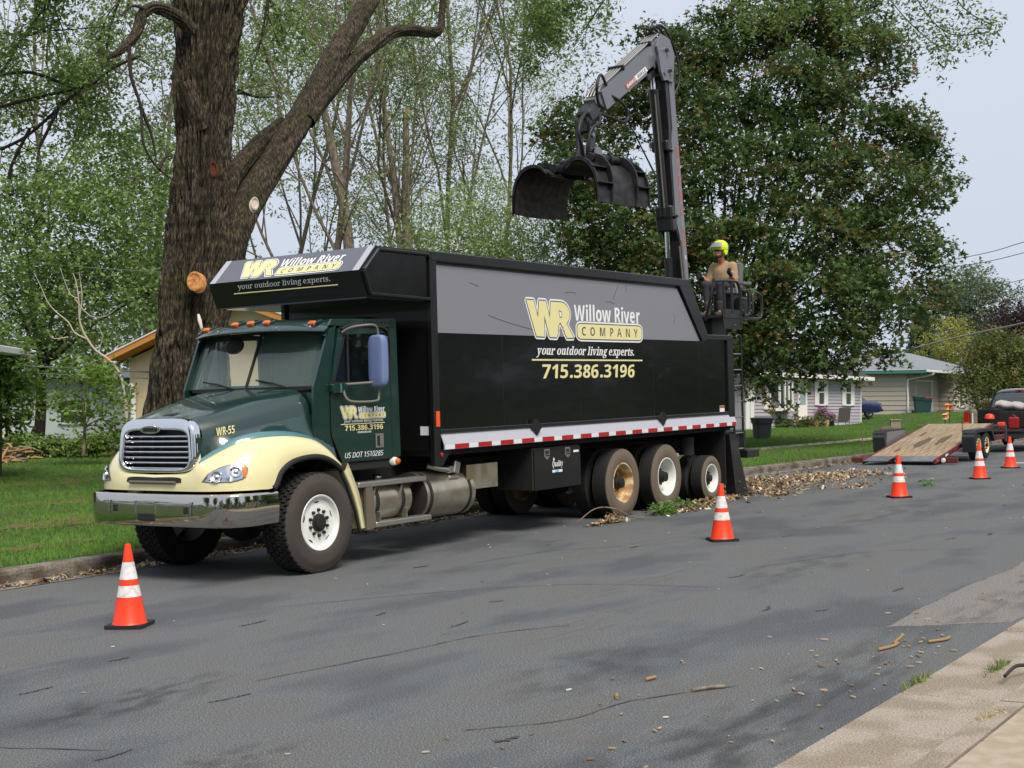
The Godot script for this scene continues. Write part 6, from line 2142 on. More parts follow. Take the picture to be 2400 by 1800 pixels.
	part(cr, "rotator", m, M.crane_black)
	m = MB.new()
	m.lathe([Vector2(0.12, 0.0), Vector2(0.12, 0.03), Vector2(0.0, 0.035)], Transform3D(Basis(), Vector3(8.04, 5.78, z + 0.16)), 18)
	part(cr, "rotator_cap", m, M.crane_grey)
	for e in [[7.9, 6.08], [7.95, 6.2], [7.98, 5.86]]:
		m = MB.new()
		m.lathe([Vector2(0.04, 0.0), Vector2(0.04, 0.03), Vector2(0.0, 0.035)], Transform3D(Basis(), Vector3(e[0], e[1], z + 0.15)), 10)
		part(cr, "pin", m, M.steel)
	# grapple: two curved shells hinged on a head, opening across the street
	var g := group_part(cr, "grapple", Transform3D(Basis(Vector3.UP, -0.19), Vector3(7.72, 5.6, z)))
	m = MB.new()
	m.box(Vector3(0, -0.02, 0), Vector3(0.5, 0.2, 0.5), 0.04)
	m.tube([Vector3(-0.4, -0.08, -0.2), Vector3(0.45, -0.08, -0.2)], 0.075, 12)
	m.tube([Vector3(-0.4, -0.08, 0.2), Vector3(0.45, -0.08, 0.2)], 0.075, 12)
	part(g, "grapple_head", m, M.grapple_steel)
	for s in [-1.0, 1.0]:
		var pf := spline([Vector3(0, -0.2, 0.16), Vector3(0, -0.09, 0.3), Vector3(0, -0.06, 0.5), Vector3(0, -0.12, 0.69), Vector3(0, -0.29, 0.84), Vector3(0, -0.52, 0.91), Vector3(0, -0.78, 0.93)], 4)
		var sh := MB.new()
		var outer := []
		var inner := []
		for i in pf.size():
			var f := float(i) / (pf.size() - 1)
			var w := 0.62 if f > 0.35 else lerpf(0.5, 0.62, f / 0.35)
			var r1 := []
			var r2 := []
			for k in 9:
				var u := (k - 4) / 4.0
				var dip := 0.03 * u * u if i == pf.size() - 1 else 0.0
				r1.append(Vector3(u * w, pf[i].y + dip, s * pf[i].z))
				r2.append(Vector3(u * w, pf[i].y - 0.025 * (1.0 - f) + dip, s * (pf[i].z - 0.03 * f - 0.005)))
			outer.append(r1)
			inner.append(r2)
		sh.grid(outer)
		var shell := part(g, "shell", sh, M.grapple_steel)
		sh = MB.new()
		sh.grid(inner)
		part(shell, "shell_inside", sh, M.worn_steel)
		for x in [-0.625, -0.3, 0.3, 0.625]:   # ribs: edge plates and stiffeners
			var edge := absf(x) > 0.5
			var rib := MB.new()
			var poly := []
			var h := 0.05 if edge else 0.13
			for i in pf.size():
				poly.append(Vector2(pf[i].z, pf[i].y))
			for i in range(pf.size() - 1, -1, -1):
				var f := float(i) / (pf.size() - 1)
				var d: Vector3 = pf[mini(i + 1, pf.size() - 1)] - pf[maxi(i - 1, 0)]
				var nn := Vector2(d.y, -d.z).normalized() * -1.0
				var hh := h * sin(clampf(f * 1.06, 0, 1) * PI) + 0.012
				poly.append(Vector2(pf[i].z, pf[i].y) + nn * hh)
			rib.prism(poly, -0.015, 0.015, Transform3D(Basis(Vector3(0, 0, s), Vector3.UP, Vector3(-s, 0, 0)), Vector3(x * 0.99, 0, 0)))
			part(shell, "rib", rib, M.grapple_steel)
		for e in [[-0.47, 0.62], [-0.47, 0.8], [0.47, 0.62], [0.47, 0.8]]:
			var i := int(e[1] * (pf.size() - 1))
			var q: Vector3 = pf[i]
			box(shell, "gusset", Vector3(e[0], q.y, s * (q.z + 0.05)), Vector3(0.33, 0.02, 0.1), M.grapple_steel, 0.003)
		m = MB.new()
		m.tube([Vector3(-0.36, 0.0, s * 0.56), Vector3(0.6, 0.0, s * 0.56)], 0.07, 14)
		m.tube([Vector3(0.05, 0.0, s * 0.56), Vector3(0.12, 0.0, s * 0.56)], 0.095, 14)
		part(shell, "grab_cylinder", m, M.grapple_steel)
	# operator's station: seat, levers, railing, ladder behind the body
	var st := group_part(t, "operator_station")
	box(st, "platform", Vector3(11.35, 3.16, -0.6), Vector3(1.25, 0.05, 0.85), M.crane_black, 0.008)
	m = MB.new()
	m.prism([Vector2(10.75, 2.95), Vector2(11.5, 2.95), Vector2(11.5, 3.3), Vector2(10.7, 3.3)], -0.01, 0.01, Transform3D(Basis(), Vector3(0, 0, -0.2)))
	part(st, "kick_plate", m, M.crane_black)
	box(st, "station_bracket", Vector3(11.2, 2.9, -0.75), Vector3(0.6, 0.5, 0.5), M.crane_black, 0.02)
	box(st, "seat_cushion", Vector3(11.68, 3.66, -0.6), Vector3(0.5, 0.12, 0.48), M.seat_grey, 0.05)
	box(st, "seat_back", Vector3(11.96, 3.95, -0.6), Vector3(0.12, 0.5, 0.46), M.seat_grey, 0.05, Basis(Vector3.BACK, -0.15))
	box(st, "armrest", Vector3(11.85, 3.8, -0.26), Vector3(0.32, 0.06, 0.09), M.seat_grey, 0.025)
	box(st, "seat_base", Vector3(11.75, 3.4, -0.6), Vector3(0.36, 0.45, 0.4), M.crane_black, 0.03)
	box(st, "side_box", Vector3(11.75, 3.38, -0.28), Vector3(0.36, 0.32, 0.14), M.crane_black, 0.02)
	text_part(st, "RJ", M.white_print, Vector3(11.74, 3.55, -0.2), Vector3(0.09, 0, 0), Vector3(0, 0.07, 0), true)
	m = MB.new()
	for e in [[11.55, 3.44], [11.55, 3.3], [11.9, 3.44], [11.9, 3.3], [11.1, 3.2], [11.2, 3.02]]:
		m.lathe([Vector2(0.018, 0.0), Vector2(0.018, 0.01), Vector2(0.0, 0.012)], Transform3D(Basis(), Vector3(e[0], e[1], -0.19)), 8)
	part(st, "bolt", m, M.steel)
	for pp in [[Vector3(10.42, 3.78, -0.2), Vector3(10.8, 3.8, -0.2), Vector3(11.25, 3.81, -0.2), Vector3(11.4, 3.77, -0.2), Vector3(11.46, 3.66, -0.2), Vector3(11.47, 3.3, -0.2), Vector3(11.47, 3.0, -0.2)], [Vector3(10.8, 3.8, -0.2), Vector3(10.8, 3.2, -0.2)], [Vector3(11.12, 3.8, -0.2), Vector3(11.12, 3.2, -0.2)], [Vector3(11.47, 3.64, -0.15), Vector3(11.62, 3.66, -0.15), Vector3(11.72, 3.58, -0.15), Vector3(11.73, 3.3, -0.15), Vector3(11.68, 3.22, -0.15), Vector3(11.5, 3.2, -0.15)], [Vector3(11.98, 3.25, -0.2), Vector3(12.0, 3.56, -0.2), Vector3(12.1, 3.65, -0.2), Vector3(12.32, 3.62, -0.2), Vector3(12.4, 3.52, -0.2), Vector3(12.38, 3.26, -0.2), Vector3(12.28, 3.18, -0.2), Vector3(11.9, 3.16, -0.2)], [Vector3(10.42, 3.78, -0.2), Vector3(10.38, 3.5, -0.25), Vector3(10.45, 3.1, -0.4)]]:
		m = MB.new()
		m.tube(spline(pp, 4), 0.026, 8)
		part(st, "railing", m, M.crane_black)
	for e in [[-0.32, Vector3(11.52, 3.98, -0.36)], [-0.9, Vector3(11.25, 4.0, -0.88)]]:
		m = MB.new()
		var top: Vector3 = e[1]
		m.tube([Vector3(11.62, 3.62, e[0]), top], 0.014, 6)
		m.lathe([Vector2(0.0, -0.05), Vector2(0.03, -0.03), Vector2(0.034, 0.02), Vector2(0.0, 0.05)], Transform3D(Basis(Vector3.RIGHT, Vector3(0, 0, -1), Vector3.UP), top), 10)
		part(st, "lever", m, M.grey_plastic if e[0] > -0.5 else M.rubber)
	var ld := group_part(t, "ladder")
	for x in [10.86, 11.22]:
		m = MB.new()
		m.tube(spline([Vector3(x - 0.1, 2.8, -0.15), Vector3(x - 0.04, 2.84, -0.12), Vector3(x, 2.76, -0.1), Vector3(x, 2.5, -0.1), Vector3(x, 0.78, -0.1)], 4), 0.022, 8)
		part(ld, "ladder_rail", m, M.crane_black)
	for k in 7:
		m = MB.new()
		m.tube([Vector3(10.86, 2.5 - 0.28 * k, -0.1), Vector3(11.22, 2.5 - 0.28 * k, -0.1)], 0.014, 6)
		part(ld, "rung", m, M.crane_grey)
	box(t, "rear_bumper_end", Vector3(11.42, 0.72, -0.4), Vector3(0.5, 0.14, 0.8), M.crane_black, 0.01)


func crane_operator() -> void:
	var o := Vector3(11.62, 3.72, -0.6)
	var t := thing("person", "person in a bright yellow helmet and tan shirt seated at the crane controls", "person", o)
	# seated facing the cab (-x); near side is +z
	var head := Vector3(-0.1, 0.66, 0.0)
	var turn := -0.22   # the face looks a little away from the street
	var fx := Vector3(-cos(turn), 0, sin(turn))
	var sz := Vector3(sin(turn), 0, cos(turn))
	var up := Vector3.UP
	var arms := [[1.0, Vector3(0.02, 0.4, 0.19), Vector3(-0.02, 0.13, 0.25), Vector3(-0.2, 0.24, 0.24)], [-1.0, Vector3(0.02, 0.4, -0.19), Vector3(-0.06, 0.13, -0.27), Vector3(-0.3, 0.2, -0.28)]]
	var bones := [[Vector3(0.05, 0.0, 0), Vector3(0.03, 0.3, 0), 0.15, 0.15], [Vector3(0.03, 0.2, -0.06), Vector3(0.03, 0.34, -0.07), 0.13, 0.12], [Vector3(0.03, 0.2, 0.06), Vector3(0.03, 0.34, 0.07), 0.13, 0.12], [Vector3(0.03, 0.38, -0.15), Vector3(0.03, 0.38, 0.15), 0.075, 0.075], [Vector3(0.02, 0.4, 0), head + Vector3(0.03, -0.1, 0), 0.06, 0.055]]
	var legs := []
	for s in [1.0, -1.0]:
		var hip := Vector3(0.0, 0.02, s * 0.1)
		var knee := Vector3(-0.44, 0.06, s * 0.14)
		var ank := Vector3(-0.42, -0.4, s * 0.13)
		legs.append([hip, knee, 0.095, 0.07])
		legs.append([knee, ank, 0.068, 0.045])
		bones.append([hip, knee, 0.09, 0.064])
		bones.append([knee, ank, 0.06, 0.04])
		bones.append([ank + Vector3(0.03, -0.06, 0), ank + Vector3(-0.17, -0.09, s * 0.02), 0.045, 0.032])
	for a in arms:
		bones.append([a[1], a[2], 0.055, 0.045])
		bones.append([a[2], a[3], 0.043, 0.032])
	var m := MB.new()
	flesh(m, bones, 0.016, 0.04)
	# head with face
	var fb := [[head + up * 0.03, head - fx * 0.03 + up * 0.03, 0.085, 0.088], [head + fx * 0.035 - up * 0.03, head + fx * 0.05 - up * 0.09, 0.062, 0.042], [head + fx * 0.092 + up * 0.015, head + fx * 0.115 - up * 0.02, 0.01, 0.016], [head + fx * 0.08 + up * 0.04 + sz * 0.03, head + fx * 0.08 + up * 0.04 - sz * 0.03, 0.016, 0.016], [head + fx * 0.088 - up * 0.055 + sz * 0.018, head + fx * 0.088 - up * 0.055 - sz * 0.018, 0.011, 0.011], [head + sz * 0.085 - up * 0.0, head + sz * 0.092 + up * 0.03, 0.014, 0.016], [head - sz * 0.085, head - sz * 0.092 + up * 0.03, 0.014, 0.016], [head - up * 0.06, head - up * 0.15 + Vector3(0.05, 0, 0), 0.055, 0.055]]
	flesh(m, fb, 0.006, 0.02)
	# hands: palm, four fingers and a thumb closed round the levers
	for a in arms:
		var w: Vector3 = a[3]
		var d: Vector3 = (a[3] - a[2]).normalized()
		var sd := d.cross(up).normalized()
		var hb := [[w, w + d * 0.07, 0.028, 0.03], [w + d * 0.06 + up * 0.02, w + d * 0.06 - up * 0.02, 0.026, 0.024]]
		for k in 4:
			var b := w + d * 0.085 + up * (0.03 - 0.02 * k)
			var l := [0.034, 0.038, 0.036, 0.028][k] as float
			var c: Vector3 = b + d * l * 0.7 - sd * a[0] * 0.015
			var e: Vector3 = c - sd * a[0] * l * 0.8
			hb.append([b, c, 0.0105, 0.01])
			hb.append([c, e, 0.01, 0.009])
			hb.append([e, e - d * l * 0.7, 0.009, 0.0085])
		hb.append([w + d * 0.03 + up * 0.03, w + d * 0.06 + up * 0.05 - sd * a[0] * 0.03, 0.014, 0.011])
		hb.append([w + d * 0.06 + up * 0.05 - sd * a[0] * 0.03, w + d * 0.085 + up * 0.04 - sd * a[0] * 0.05, 0.011, 0.009])
		flesh(m, hb, 0.006, 0.01)
	part(t, "body", m, M.skin)
	m = MB.new()
	flesh(m, [[Vector3(0.06, 0.02, 0), Vector3(0.03, 0.28, 0), 0.17, 0.165], [Vector3(0.03, 0.2, -0.07), Vector3(0.03, 0.33, -0.085), 0.145, 0.13], [Vector3(0.03, 0.2, 0.07), Vector3(0.03, 0.33, 0.085), 0.145, 0.13], [Vector3(0.03, 0.385, -0.16), Vector3(0.03, 0.385, 0.16), 0.085, 0.085], [arms[0][1], arms[0][1].lerp(arms[0][2], 0.85), 0.082, 0.07], [arms[1][1], arms[1][1].lerp(arms[1][2], 0.85), 0.082, 0.07], [Vector3(0.03, 0.42, -0.04), Vector3(0.02, 0.45, 0.04), 0.062, 0.062]], 0.014, 0.04)
	part(t, "shirt", m, M.shirt)
	m = MB.new()
	legs.append([Vector3(0.06, 0.0, -0.06), Vector3(0.06, 0.0, 0.06), 0.15, 0.15])
	flesh(m, legs, 0.016, 0.03)
	part(t, "trousers", m, M.trousers)
	for s in [1.0, -1.0]:
		var ank := Vector3(-0.42, -0.4, s * 0.13)
		m = MB.new()
		flesh(m, [[ank + Vector3(-0.0, 0.12, 0), ank + Vector3(0.02, -0.06, 0), 0.066, 0.056], [ank + Vector3(0.03, -0.075, 0), ank + Vector3(-0.19, -0.095, s * 0.02), 0.05, 0.042]], 0.012, 0.03)
		part(t, "boot", m, M.boot)
	for a in arms:
		m = MB.new()
		var w: Vector3 = a[3]
		var d: Vector3 = (a[3] - a[2]).normalized()
		var sd := d.cross(up).normalized()
		var hb := [[w - d * 0.03, w + d * 0.07, 0.036, 0.035], [w + d * 0.06 + up * 0.02, w + d * 0.06 - up * 0.02, 0.03, 0.028]]
		for k in 4:
			var b := w + d * 0.085 + up * (0.033 - 0.022 * k)
			var l := [0.036, 0.04, 0.038, 0.03][k] as float
			var c: Vector3 = b + d * l * 0.7 - sd * a[0] * 0.015
			var e: Vector3 = c - sd * a[0] * l * 0.8
			hb.append([b, c, 0.0125, 0.012])
			hb.append([c, e, 0.012, 0.011])
			hb.append([e, e - d * l * 0.7, 0.011, 0.0105])
		hb.append([w + d * 0.03 + up * 0.03, w + d * 0.06 + up * 0.055 - sd * a[0] * 0.03, 0.017, 0.013])
		hb.append([w + d * 0.06 + up * 0.055 - sd * a[0] * 0.03, w + d * 0.09 + up * 0.045 - sd * a[0] * 0.055, 0.013, 0.011])
		flesh(m, hb, 0.006, 0.008)
		part(t, "glove", m, M.glove)
	m = MB.new()   # beard along the jaw
	flesh(m, [[head + fx * 0.045 - up * 0.075 + sz * 0.05, head + fx * 0.085 - up * 0.095, 0.022, 0.024], [head + fx * 0.045 - up * 0.075 - sz * 0.05, head + fx * 0.085 - up * 0.095, 0.022, 0.024], [head + sz * 0.074 - up * 0.01, head + fx * 0.045 - up * 0.075 + sz * 0.052, 0.014, 0.022], [head - sz * 0.074 - up * 0.01, head + fx * 0.045 - up * 0.075 - sz * 0.052, 0.014, 0.022]], 0.007, 0.02)
	part(t, "beard", m, M.beard)
	m = MB.new()
	flesh(m, [[head + fx * 0.088 + up * 0.035 + sz * 0.035, head + fx * 0.098 + up * 0.035 + sz * 0.012, 0.022, 0.02], [head + fx * 0.088 + up * 0.035 - sz * 0.035, head + fx * 0.098 + up * 0.035 - sz * 0.012, 0.022, 0.02], [head + fx * 0.02 + up * 0.045 + sz * 0.088, head + fx * 0.085 + up * 0.04 + sz * 0.05, 0.007, 0.01]], 0.006, 0.008)
	part(t, "sunglasses", m, M.rubber)
	m = MB.new()   # helmet shell with brim, ear muff and raised clear visor
	var hx := Transform3D(Basis(fx * 1.0, sz * -1.0, up * 1.0), head + up * 0.055 - fx * 0.015)
	m.lathe([Vector2(0.138, -0.02), Vector2(0.146, 0.01), Vector2(0.144, 0.06), Vector2(0.128, 0.112), Vector2(0.09, 0.146), Vector2(0.045, 0.16), Vector2(0.0, 0.163)], hx, 28)
	m.box(head + up * 0.215 - fx * 0.02, Vector3(0.17, 0.012, 0.05), 0.004, Basis(fx, up, fx.cross(up)))
	m.box(head + fx * 0.12 + up * 0.062, Vector3(0.08, 0.014, 0.17), 0.005, Basis(fx, up, fx.cross(up)))
	part(t, "helmet", m, M.helmet)
	m = MB.new()
	for s in [1.0, -1.0]:
		m.lathe([Vector2(0.0, -0.02), Vector2(0.045, -0.02), Vector2(0.052, 0.0), Vector2(0.045, 0.03), Vector2(0.02, 0.036), Vector2(0.0, 0.036)], Transform3D(Basis(fx, up * 1.3, sz * s), head + sz * s * 0.1 + up * 0.0 - fx * 0.02), 18)
	part(t, "ear_muff", m, M.helmet)
	m = MB.new()
	var rows := []
	for i in 4:
		var f := i / 3.0
		var row := []
		for k in 11:
			var a := (k - 5) / 5.0 * 0.95
			row.append(head + up * (0.085 + 0.085 * f) + (fx * cos(a) + sz * sin(a)) * lerpf(0.19, 0.135, f))
		rows.append(row)
	m.grid(rows)
	part(t, "visor", m, M.visor_mesh)
	m = MB.new()
	m.tube([head + sz * 0.1 - up * 0.02, head + fx * 0.06 - up * 0.1 + sz * 0.08, head + fx * 0.12 - up * 0.08 + sz * 0.02], 0.006, 5)
	part(t, "microphone", m, M.rubber)


func cones() -> void:
	var m := MB.new()
	m.prism([Vector2(-0.17, -0.15), Vector2(-0.15, -0.17), Vector2(0.15, -0.17), Vector2(0.17, -0.15), Vector2(0.17, 0.15), Vector2(0.15, 0.17), Vector2(-0.15, 0.17), Vector2(-0.17, 0.15)], 0.0, 0.03, Transform3D(Basis(Vector3.RIGHT, -PI / 2), Vector3.ZERO))
	var base := m.mesh()
	var ups := [[0.03, 0.152], [0.045, 0.143], [0.26, 0.104], [0.262, 0.106], [0.36, 0.087], [0.362, 0.085], [0.41, 0.077], [0.412, 0.079], [0.56, 0.05], [0.562, 0.048], [0.7, 0.027], [0.712, 0.024], [0.716, 0.018]]
	var bands := [[0, 2, "cone_orange"], [3, 4, "cone_white"], [5, 6, "cone_orange"], [7, 8, "cone_white"], [9, 12, "cone_orange"]]
	var labels := ["nearest orange traffic cone in front of the truck's bumper", "orange traffic cone on the road beside the truck's rear wheels", "orange traffic cone in front of the trailer's ramp", "orange traffic cone beside the trailer's wheels", "farthest orange traffic cone beside the pickup"]
	var spots := [[-3.39, 0.83], [4.39, 2.74], [11.36, 2.65], [16.6, 2.52], [20.96, 1.99]]
	var first: Node3D
	for i in 5:
		var at0 := Vector3(spots[i][0], gy(spots[i][0]) + 0.002, spots[i][1])
		var t: Node3D
		if i == 0:
			t = thing("traffic_cone", labels[0], "traffic cone", at0, "orange traffic cones on the road")
			part(t, "base", base, M.rubber)
			for b in bands:
				m = MB.new()
				var p := []
				for k in range(b[0], b[1] + 1):
					p.append(Vector2(ups[k][1], ups[k][0]))
				m.lathe(p, Transform3D(Basis(Vector3.RIGHT, Vector3(0, 0, -1), Vector3.UP), Vector3.ZERO), 40)
				part(t, "band" if b[2] == "cone_white" else "cone_body", m, M[b[2]])
			m = MB.new()
			m.lathe([Vector2(0.018, 0.716), Vector2(0.016, 0.68)], Transform3D(Basis(Vector3.RIGHT, Vector3(0, 0, -1), Vector3.UP), Vector3.ZERO), 20)
			part(t, "rim", m, M.cone_orange)
			first = t
		else:
			t = first.duplicate()
			t.name = numbered("traffic_cone")
			add_child(t)
			t.position = at0
			t.set_meta("label", labels[i])
		t.rotation.y = [0.5, 0.75, 0.7, 0.62, 0.68][i]


func simple_wheel(parent: Node3D, ctr: Vector3, r: float, w: float, rim: float, side: float, rm: Material) -> void:
	var g := group_part(parent, "wheel", Transform3D(Basis(Vector3(side, 0, 0), Vector3.UP, Vector3(0, 0, side)), ctr))
	var m := MB.new()
	m.lathe([Vector2(rim, w * 0.45), Vector2(rim + 0.04, w * 0.5), Vector2(r - 0.05, w * 0.49), Vector2(r, w * 0.38), Vector2(r, -w * 0.38), Vector2(r - 0.05, -w * 0.49), Vector2(rim, -w * 0.45)], Transform3D.IDENTITY, 36)
	part(g, "tyre", m, M.rubber)
	m = MB.new()
	m.lathe([Vector2(rim, w * 0.3), Vector2(rim + 0.006, w * 0.46), Vector2(rim - 0.02, w * 0.44), Vector2(rim - 0.03, w * 0.25), Vector2(rim * 0.7, w * 0.3), Vector2(rim * 0.4, w * 0.36), Vector2(0, w * 0.36)], Transform3D.IDENTITY, 28)
	part(g, "rim", m, rm)
	m = MB.new()
	m.lathe([Vector2(rim * 0.26, w * 0.36), Vector2(rim * 0.24, w * 0.58), Vector2(0, w * 0.6)], Transform3D.IDENTITY, 14)
	part(g, "hub", m, M.rubber)
	for k in 6:
		var a := TAU * k / 6
		box(g, "lug_nut", Vector3(cos(a) * rim * 0.5, sin(a) * rim * 0.5, w * 0.37), Vector3(0.03, 0.03, 0.03), M.rubber, 0.0)


func trailer_and_pickup() -> void:
	var t := thing("tilt_trailer", "wooden-decked trailer tilted down to the road behind the pickup", "trailer", Vector3(21.9, gy(21.9), -0.93))
	# tilted deck of planks, x along the street
	var a := Vector3(0.0, 0.1, 0)
	var b := Vector3(5.2, 0.83, 0)
	var d := (b - a).normalized()
	var n := Vector3(-d.y, d.x, 0)
	var k := 9
	var w := 1.72 / k
	for i in k:
		for seg in 2:
			var m := MB.new()
			m.box(Vector3.ZERO, Vector3(2.46 if seg == 0 else 2.18, 0.045, w - 0.008), 0.004)
			var c := a + d * (0.52 + 1.23 + 2.48 * seg - (0.0 if seg == 0 else 0.14)) + Vector3(0, 0, -0.86 + w * (i + 0.5))
			var pl := part(t, "plank", m, M.deck_wood, Transform3D(Basis(d, n, Vector3(0, 0, 1)), c + n * rng.randf_range(-0.003, 0.003)))
	for e in [[-0.66, 0.5, 0.05], [0.34, 0.5, 0.02]]:   # steel beaver tail with a notch
		var m := MB.new()
		m.box(Vector3.ZERO, Vector3(0.55, 0.03, 0.62 if e[0] < 0 else 0.95), 0.004)
		part(t, "tail_plate", m, M.crane_grey, Transform3D(Basis(d, n, Vector3(0, 0, 1)), a + d * 0.24 + Vector3(0, 0.0, e[0] + (0.08 if e[0] < 0 else 0.05))))
	for e in [[2.3, -0.12, 0.75, 0.13], [2.75, 0.3, 0.8, 0.11], [1.3, -0.45, 0.25, 0.05], [3.6, -0.5, 0.3, 0.05]]:
		var m := MB.new()
		var q := []
		for i in 18:
			var ang := TAU * i / 18.0
			var rr := rng.randf_range(0.75, 1.15)
			q.append(Vector2(cos(ang) * e[2] * rr, sin(ang) * e[3] * rr))
		m.prism(q, 0.0, 0.002, Transform3D(Basis(d, Vector3(0, 0, -1), n), a + d * e[0] + Vector3(0, 0, e[1]) + n * 0.024))
		part(t, "stain", m, M.deck_stain)
	for s in [-1.0, 1.0]:
		var m := MB.new()
		m.beam(a + Vector3(0.0, -0.02, s * 0.89), b + Vector3(0, -0.04, s * 0.89), 0.05, 0.11, 0.004)
		var rail := part(t, "deck_rail", m, M.trailer_red)
		for q in 7:
			if s > 0:
				box(rail, "reflector", a + d * (0.2 + 0.72 * q) + Vector3(0, -0.02, 0.917), Vector3(0.24, 0.05, 0.004), M.red_tape if q % 2 == 0 else M.white_tape, 0.0, Basis(d, n, Vector3(0, 0, 1)))
		box(t, "tail_lamp_bar", Vector3(0.42, 0.1, s * 1.12), Vector3(0.12, 0.13, 0.42), M.trailer_red, 0.01)
		m = MB.new()
		m.lathe([Vector2(0.06, 0), Vector2(0.05, 0.025), Vector2(0, 0.03)], Transform3D(Basis(Vector3(0, 0, 1), Vector3.UP, Vector3(-1, 0, 0)), Vector3(0.35, 0.1, s * 1.0)), 14)
		part(t, "tail_lamp", m, M.red_lens if s < 0 else M.white_rim)
		# mudguard over the pair of wheels
		m = MB.new()
		m.prism([Vector2(1.95, 0.22), Vector2(1.9, 0.6), Vector2(2.05, 0.78), Vector2(3.55, 0.78), Vector2(3.8, 0.5), Vector2(3.75, 0.42), Vector2(3.5, 0.7), Vector2(2.15, 0.7), Vector2(2.02, 0.56), Vector2(2.06, 0.24)], -0.16, 0.16, Transform3D(Basis(), Vector3(0, 0, s * 1.16)))
		part(t, "mudguard", m, M.trailer_black)
		m = MB.new()
		m.prism([Vector2(2.02, 0.3), Vector2(2.1, 0.74), Vector2(3.54, 0.74), Vector2(3.74, 0.46)], -0.01, 0.01, Transform3D(Basis(), Vector3(0, 0, s * 1.0)))
		part(t, "guard_panel", m, M.crane_grey)
		box(t, "guard_end", Vector3(1.97, 0.46, s * 1.16), Vector3(0.03, 0.5, 0.32), M.trailer_black, 0.004)
		for x in [2.42, 3.16]:
			simple_wheel(t, Vector3(x, 0.345, s * 1.18), 0.345, 0.22, 0.2, s, M.tan_rim)
		box(t, "side_frame", Vector3(5.2, 0.42, s * 0.8), Vector3(3.0, 0.13, 0.07), M.trailer_red, 0.006)
		for q in 6:
			if s > 0:
				box(t, "reflector", Vector3(3.95 + 0.3 * (q % 3), 0.42 - 0.16 * int(q / 3), 0.85), Vector3(0.15, 0.1, 0.004), M.pink_label, 0.0)
	box(t, "tongue", Vector3(7.0, 0.42, 0.0), Vector3(2.6, 0.1, 0.12), M.trailer_black, 0.006)
	box(t, "front_bar", Vector3(5.6, 0.75, 0.3), Vector3(0.05, 0.05, 1.7), M.steel, 0.006)
	box(t, "front_post", Vector3(5.6, 0.55, 1.12), Vector3(0.06, 0.45, 0.06), M.steel, 0.006)
	box(t, "front_cross", Vector3(4.6, 0.42, 0.0), Vector3(0.1, 0.14, 1.6), M.trailer_black, 0.006)
	var m := MB.new()
	for q in 7:
		m.box(Vector3(2.3 + 0.12 * q, 0.8 + 0.02 * (q % 2), -1.2), Vector3(0.1, 0.06, 0.12), 0.01, Basis(Vector3.UP, q * 0.7))
	part(t, "chain", m, M.rusty_steel)
	m = MB.new()
	m.tube([Vector3(1.3, -0.05, -1.32), Vector3(1.22, 0.9, -1.36)], 0.012, 5)
	part(t, "marker_stake", m, M.rusty_steel)
	m = MB.new()
	m.tube([Vector3(2.0, 0.3, 1.0), Vector3(2.0, 1.15, 1.0)], 0.01, 5)
	part(t, "marker_stake", m, M.trailer_red)
	# pickup
	var p := thing("pickup_truck", "dark pickup truck with a loaded bed and lowered tailgate at the right edge", "pickup truck", Vector3(30.3, gy(30.3), -0.72))
	for s in [-1.0, 1.0]:
		m = MB.new()
		var pr := [Vector2(0.0, 0.5), Vector2(0.0, 1.2), Vector2(2.3, 1.22), Vector2(2.3, 1.2), Vector2(5.4, 1.15), Vector2(5.5, 0.7), Vector2(5.4, 0.5), Vector2(4.75, 0.5), Vector2(4.6, 0.8), Vector2(4.3, 0.92), Vector2(4.0, 0.8), Vector2(3.85, 0.5), Vector2(1.55, 0.5), Vector2(1.4, 0.8), Vector2(1.1, 0.92), Vector2(0.8, 0.8), Vector2(0.65, 0.5)]
		m.prism(pr, -0.06, 0.06, Transform3D(Basis(), Vector3(0, 0, s * 0.95)))
		part(p, "side", m, M.pickup_paint)
		for x in [1.1, 4.3]:
			simple_wheel(p, Vector3(x, 0.39, s * 0.88), 0.39, 0.26, 0.22, s, M.steel)
		box(p, "tail_light", Vector3(-0.02, 0.98, s * 0.94), Vector3(0.06, 0.4, 0.16), M.red_lens, 0.02)
		box(p, "tail_light_lens", Vector3(-0.045, 0.84, s * 0.94), Vector3(0.03, 0.1, 0.15), M.amber, 0.01)
	var rows := []
	for e in [[2.22, 1.2, 0.93], [2.3, 1.45, 0.88], [2.4, 1.7, 0.78], [2.52, 1.8, 0.68], [2.8, 1.84, 0.64], [3.5, 1.84, 0.64], [4.0, 1.62, 0.7], [4.35, 1.2, 0.88]]:
		var row := []
		for q in range(-8, 9):
			var u := q / 8.0
			row.append(Vector3(e[0], e[1] - 0.04 * pow(absf(u), 4), u * e[2]))
		rows.append(row)
	m = MB.new()
	m.grid(rows)
	for s in [-1.0, 1.0]:
		m.prism([Vector2(2.22, 1.2), Vector2(2.4, 1.68), Vector2(2.52, 1.77), Vector2(3.5, 1.8), Vector2(4.0, 1.6), Vector2(4.35, 1.2)], -0.01, 0.01, Transform3D(Basis(), Vector3(0, 0, s * 0.8)))
	var cabp := part(p, "cab", m, M.pickup_paint)
	m = MB.new()
	rows = []
	for e in [[2.225, 1.27, 0.8], [2.29, 1.46, 0.77], [2.375, 1.66, 0.69], [2.41, 1.71, 0.6]]:
		var row := []
		for q in range(-6, 7):
			row.append(Vector3(e[0] - 0.012, e[1], q / 6.0 * e[2]))
		rows.append(row)
	m.grid(rows)
	part(cabp, "rear_window", m, M.window_dark)
	box(cabp, "brake_light", Vector3(2.42, 1.785, 0), Vector3(0.05, 0.035, 0.26), M.red_lens, 0.01)
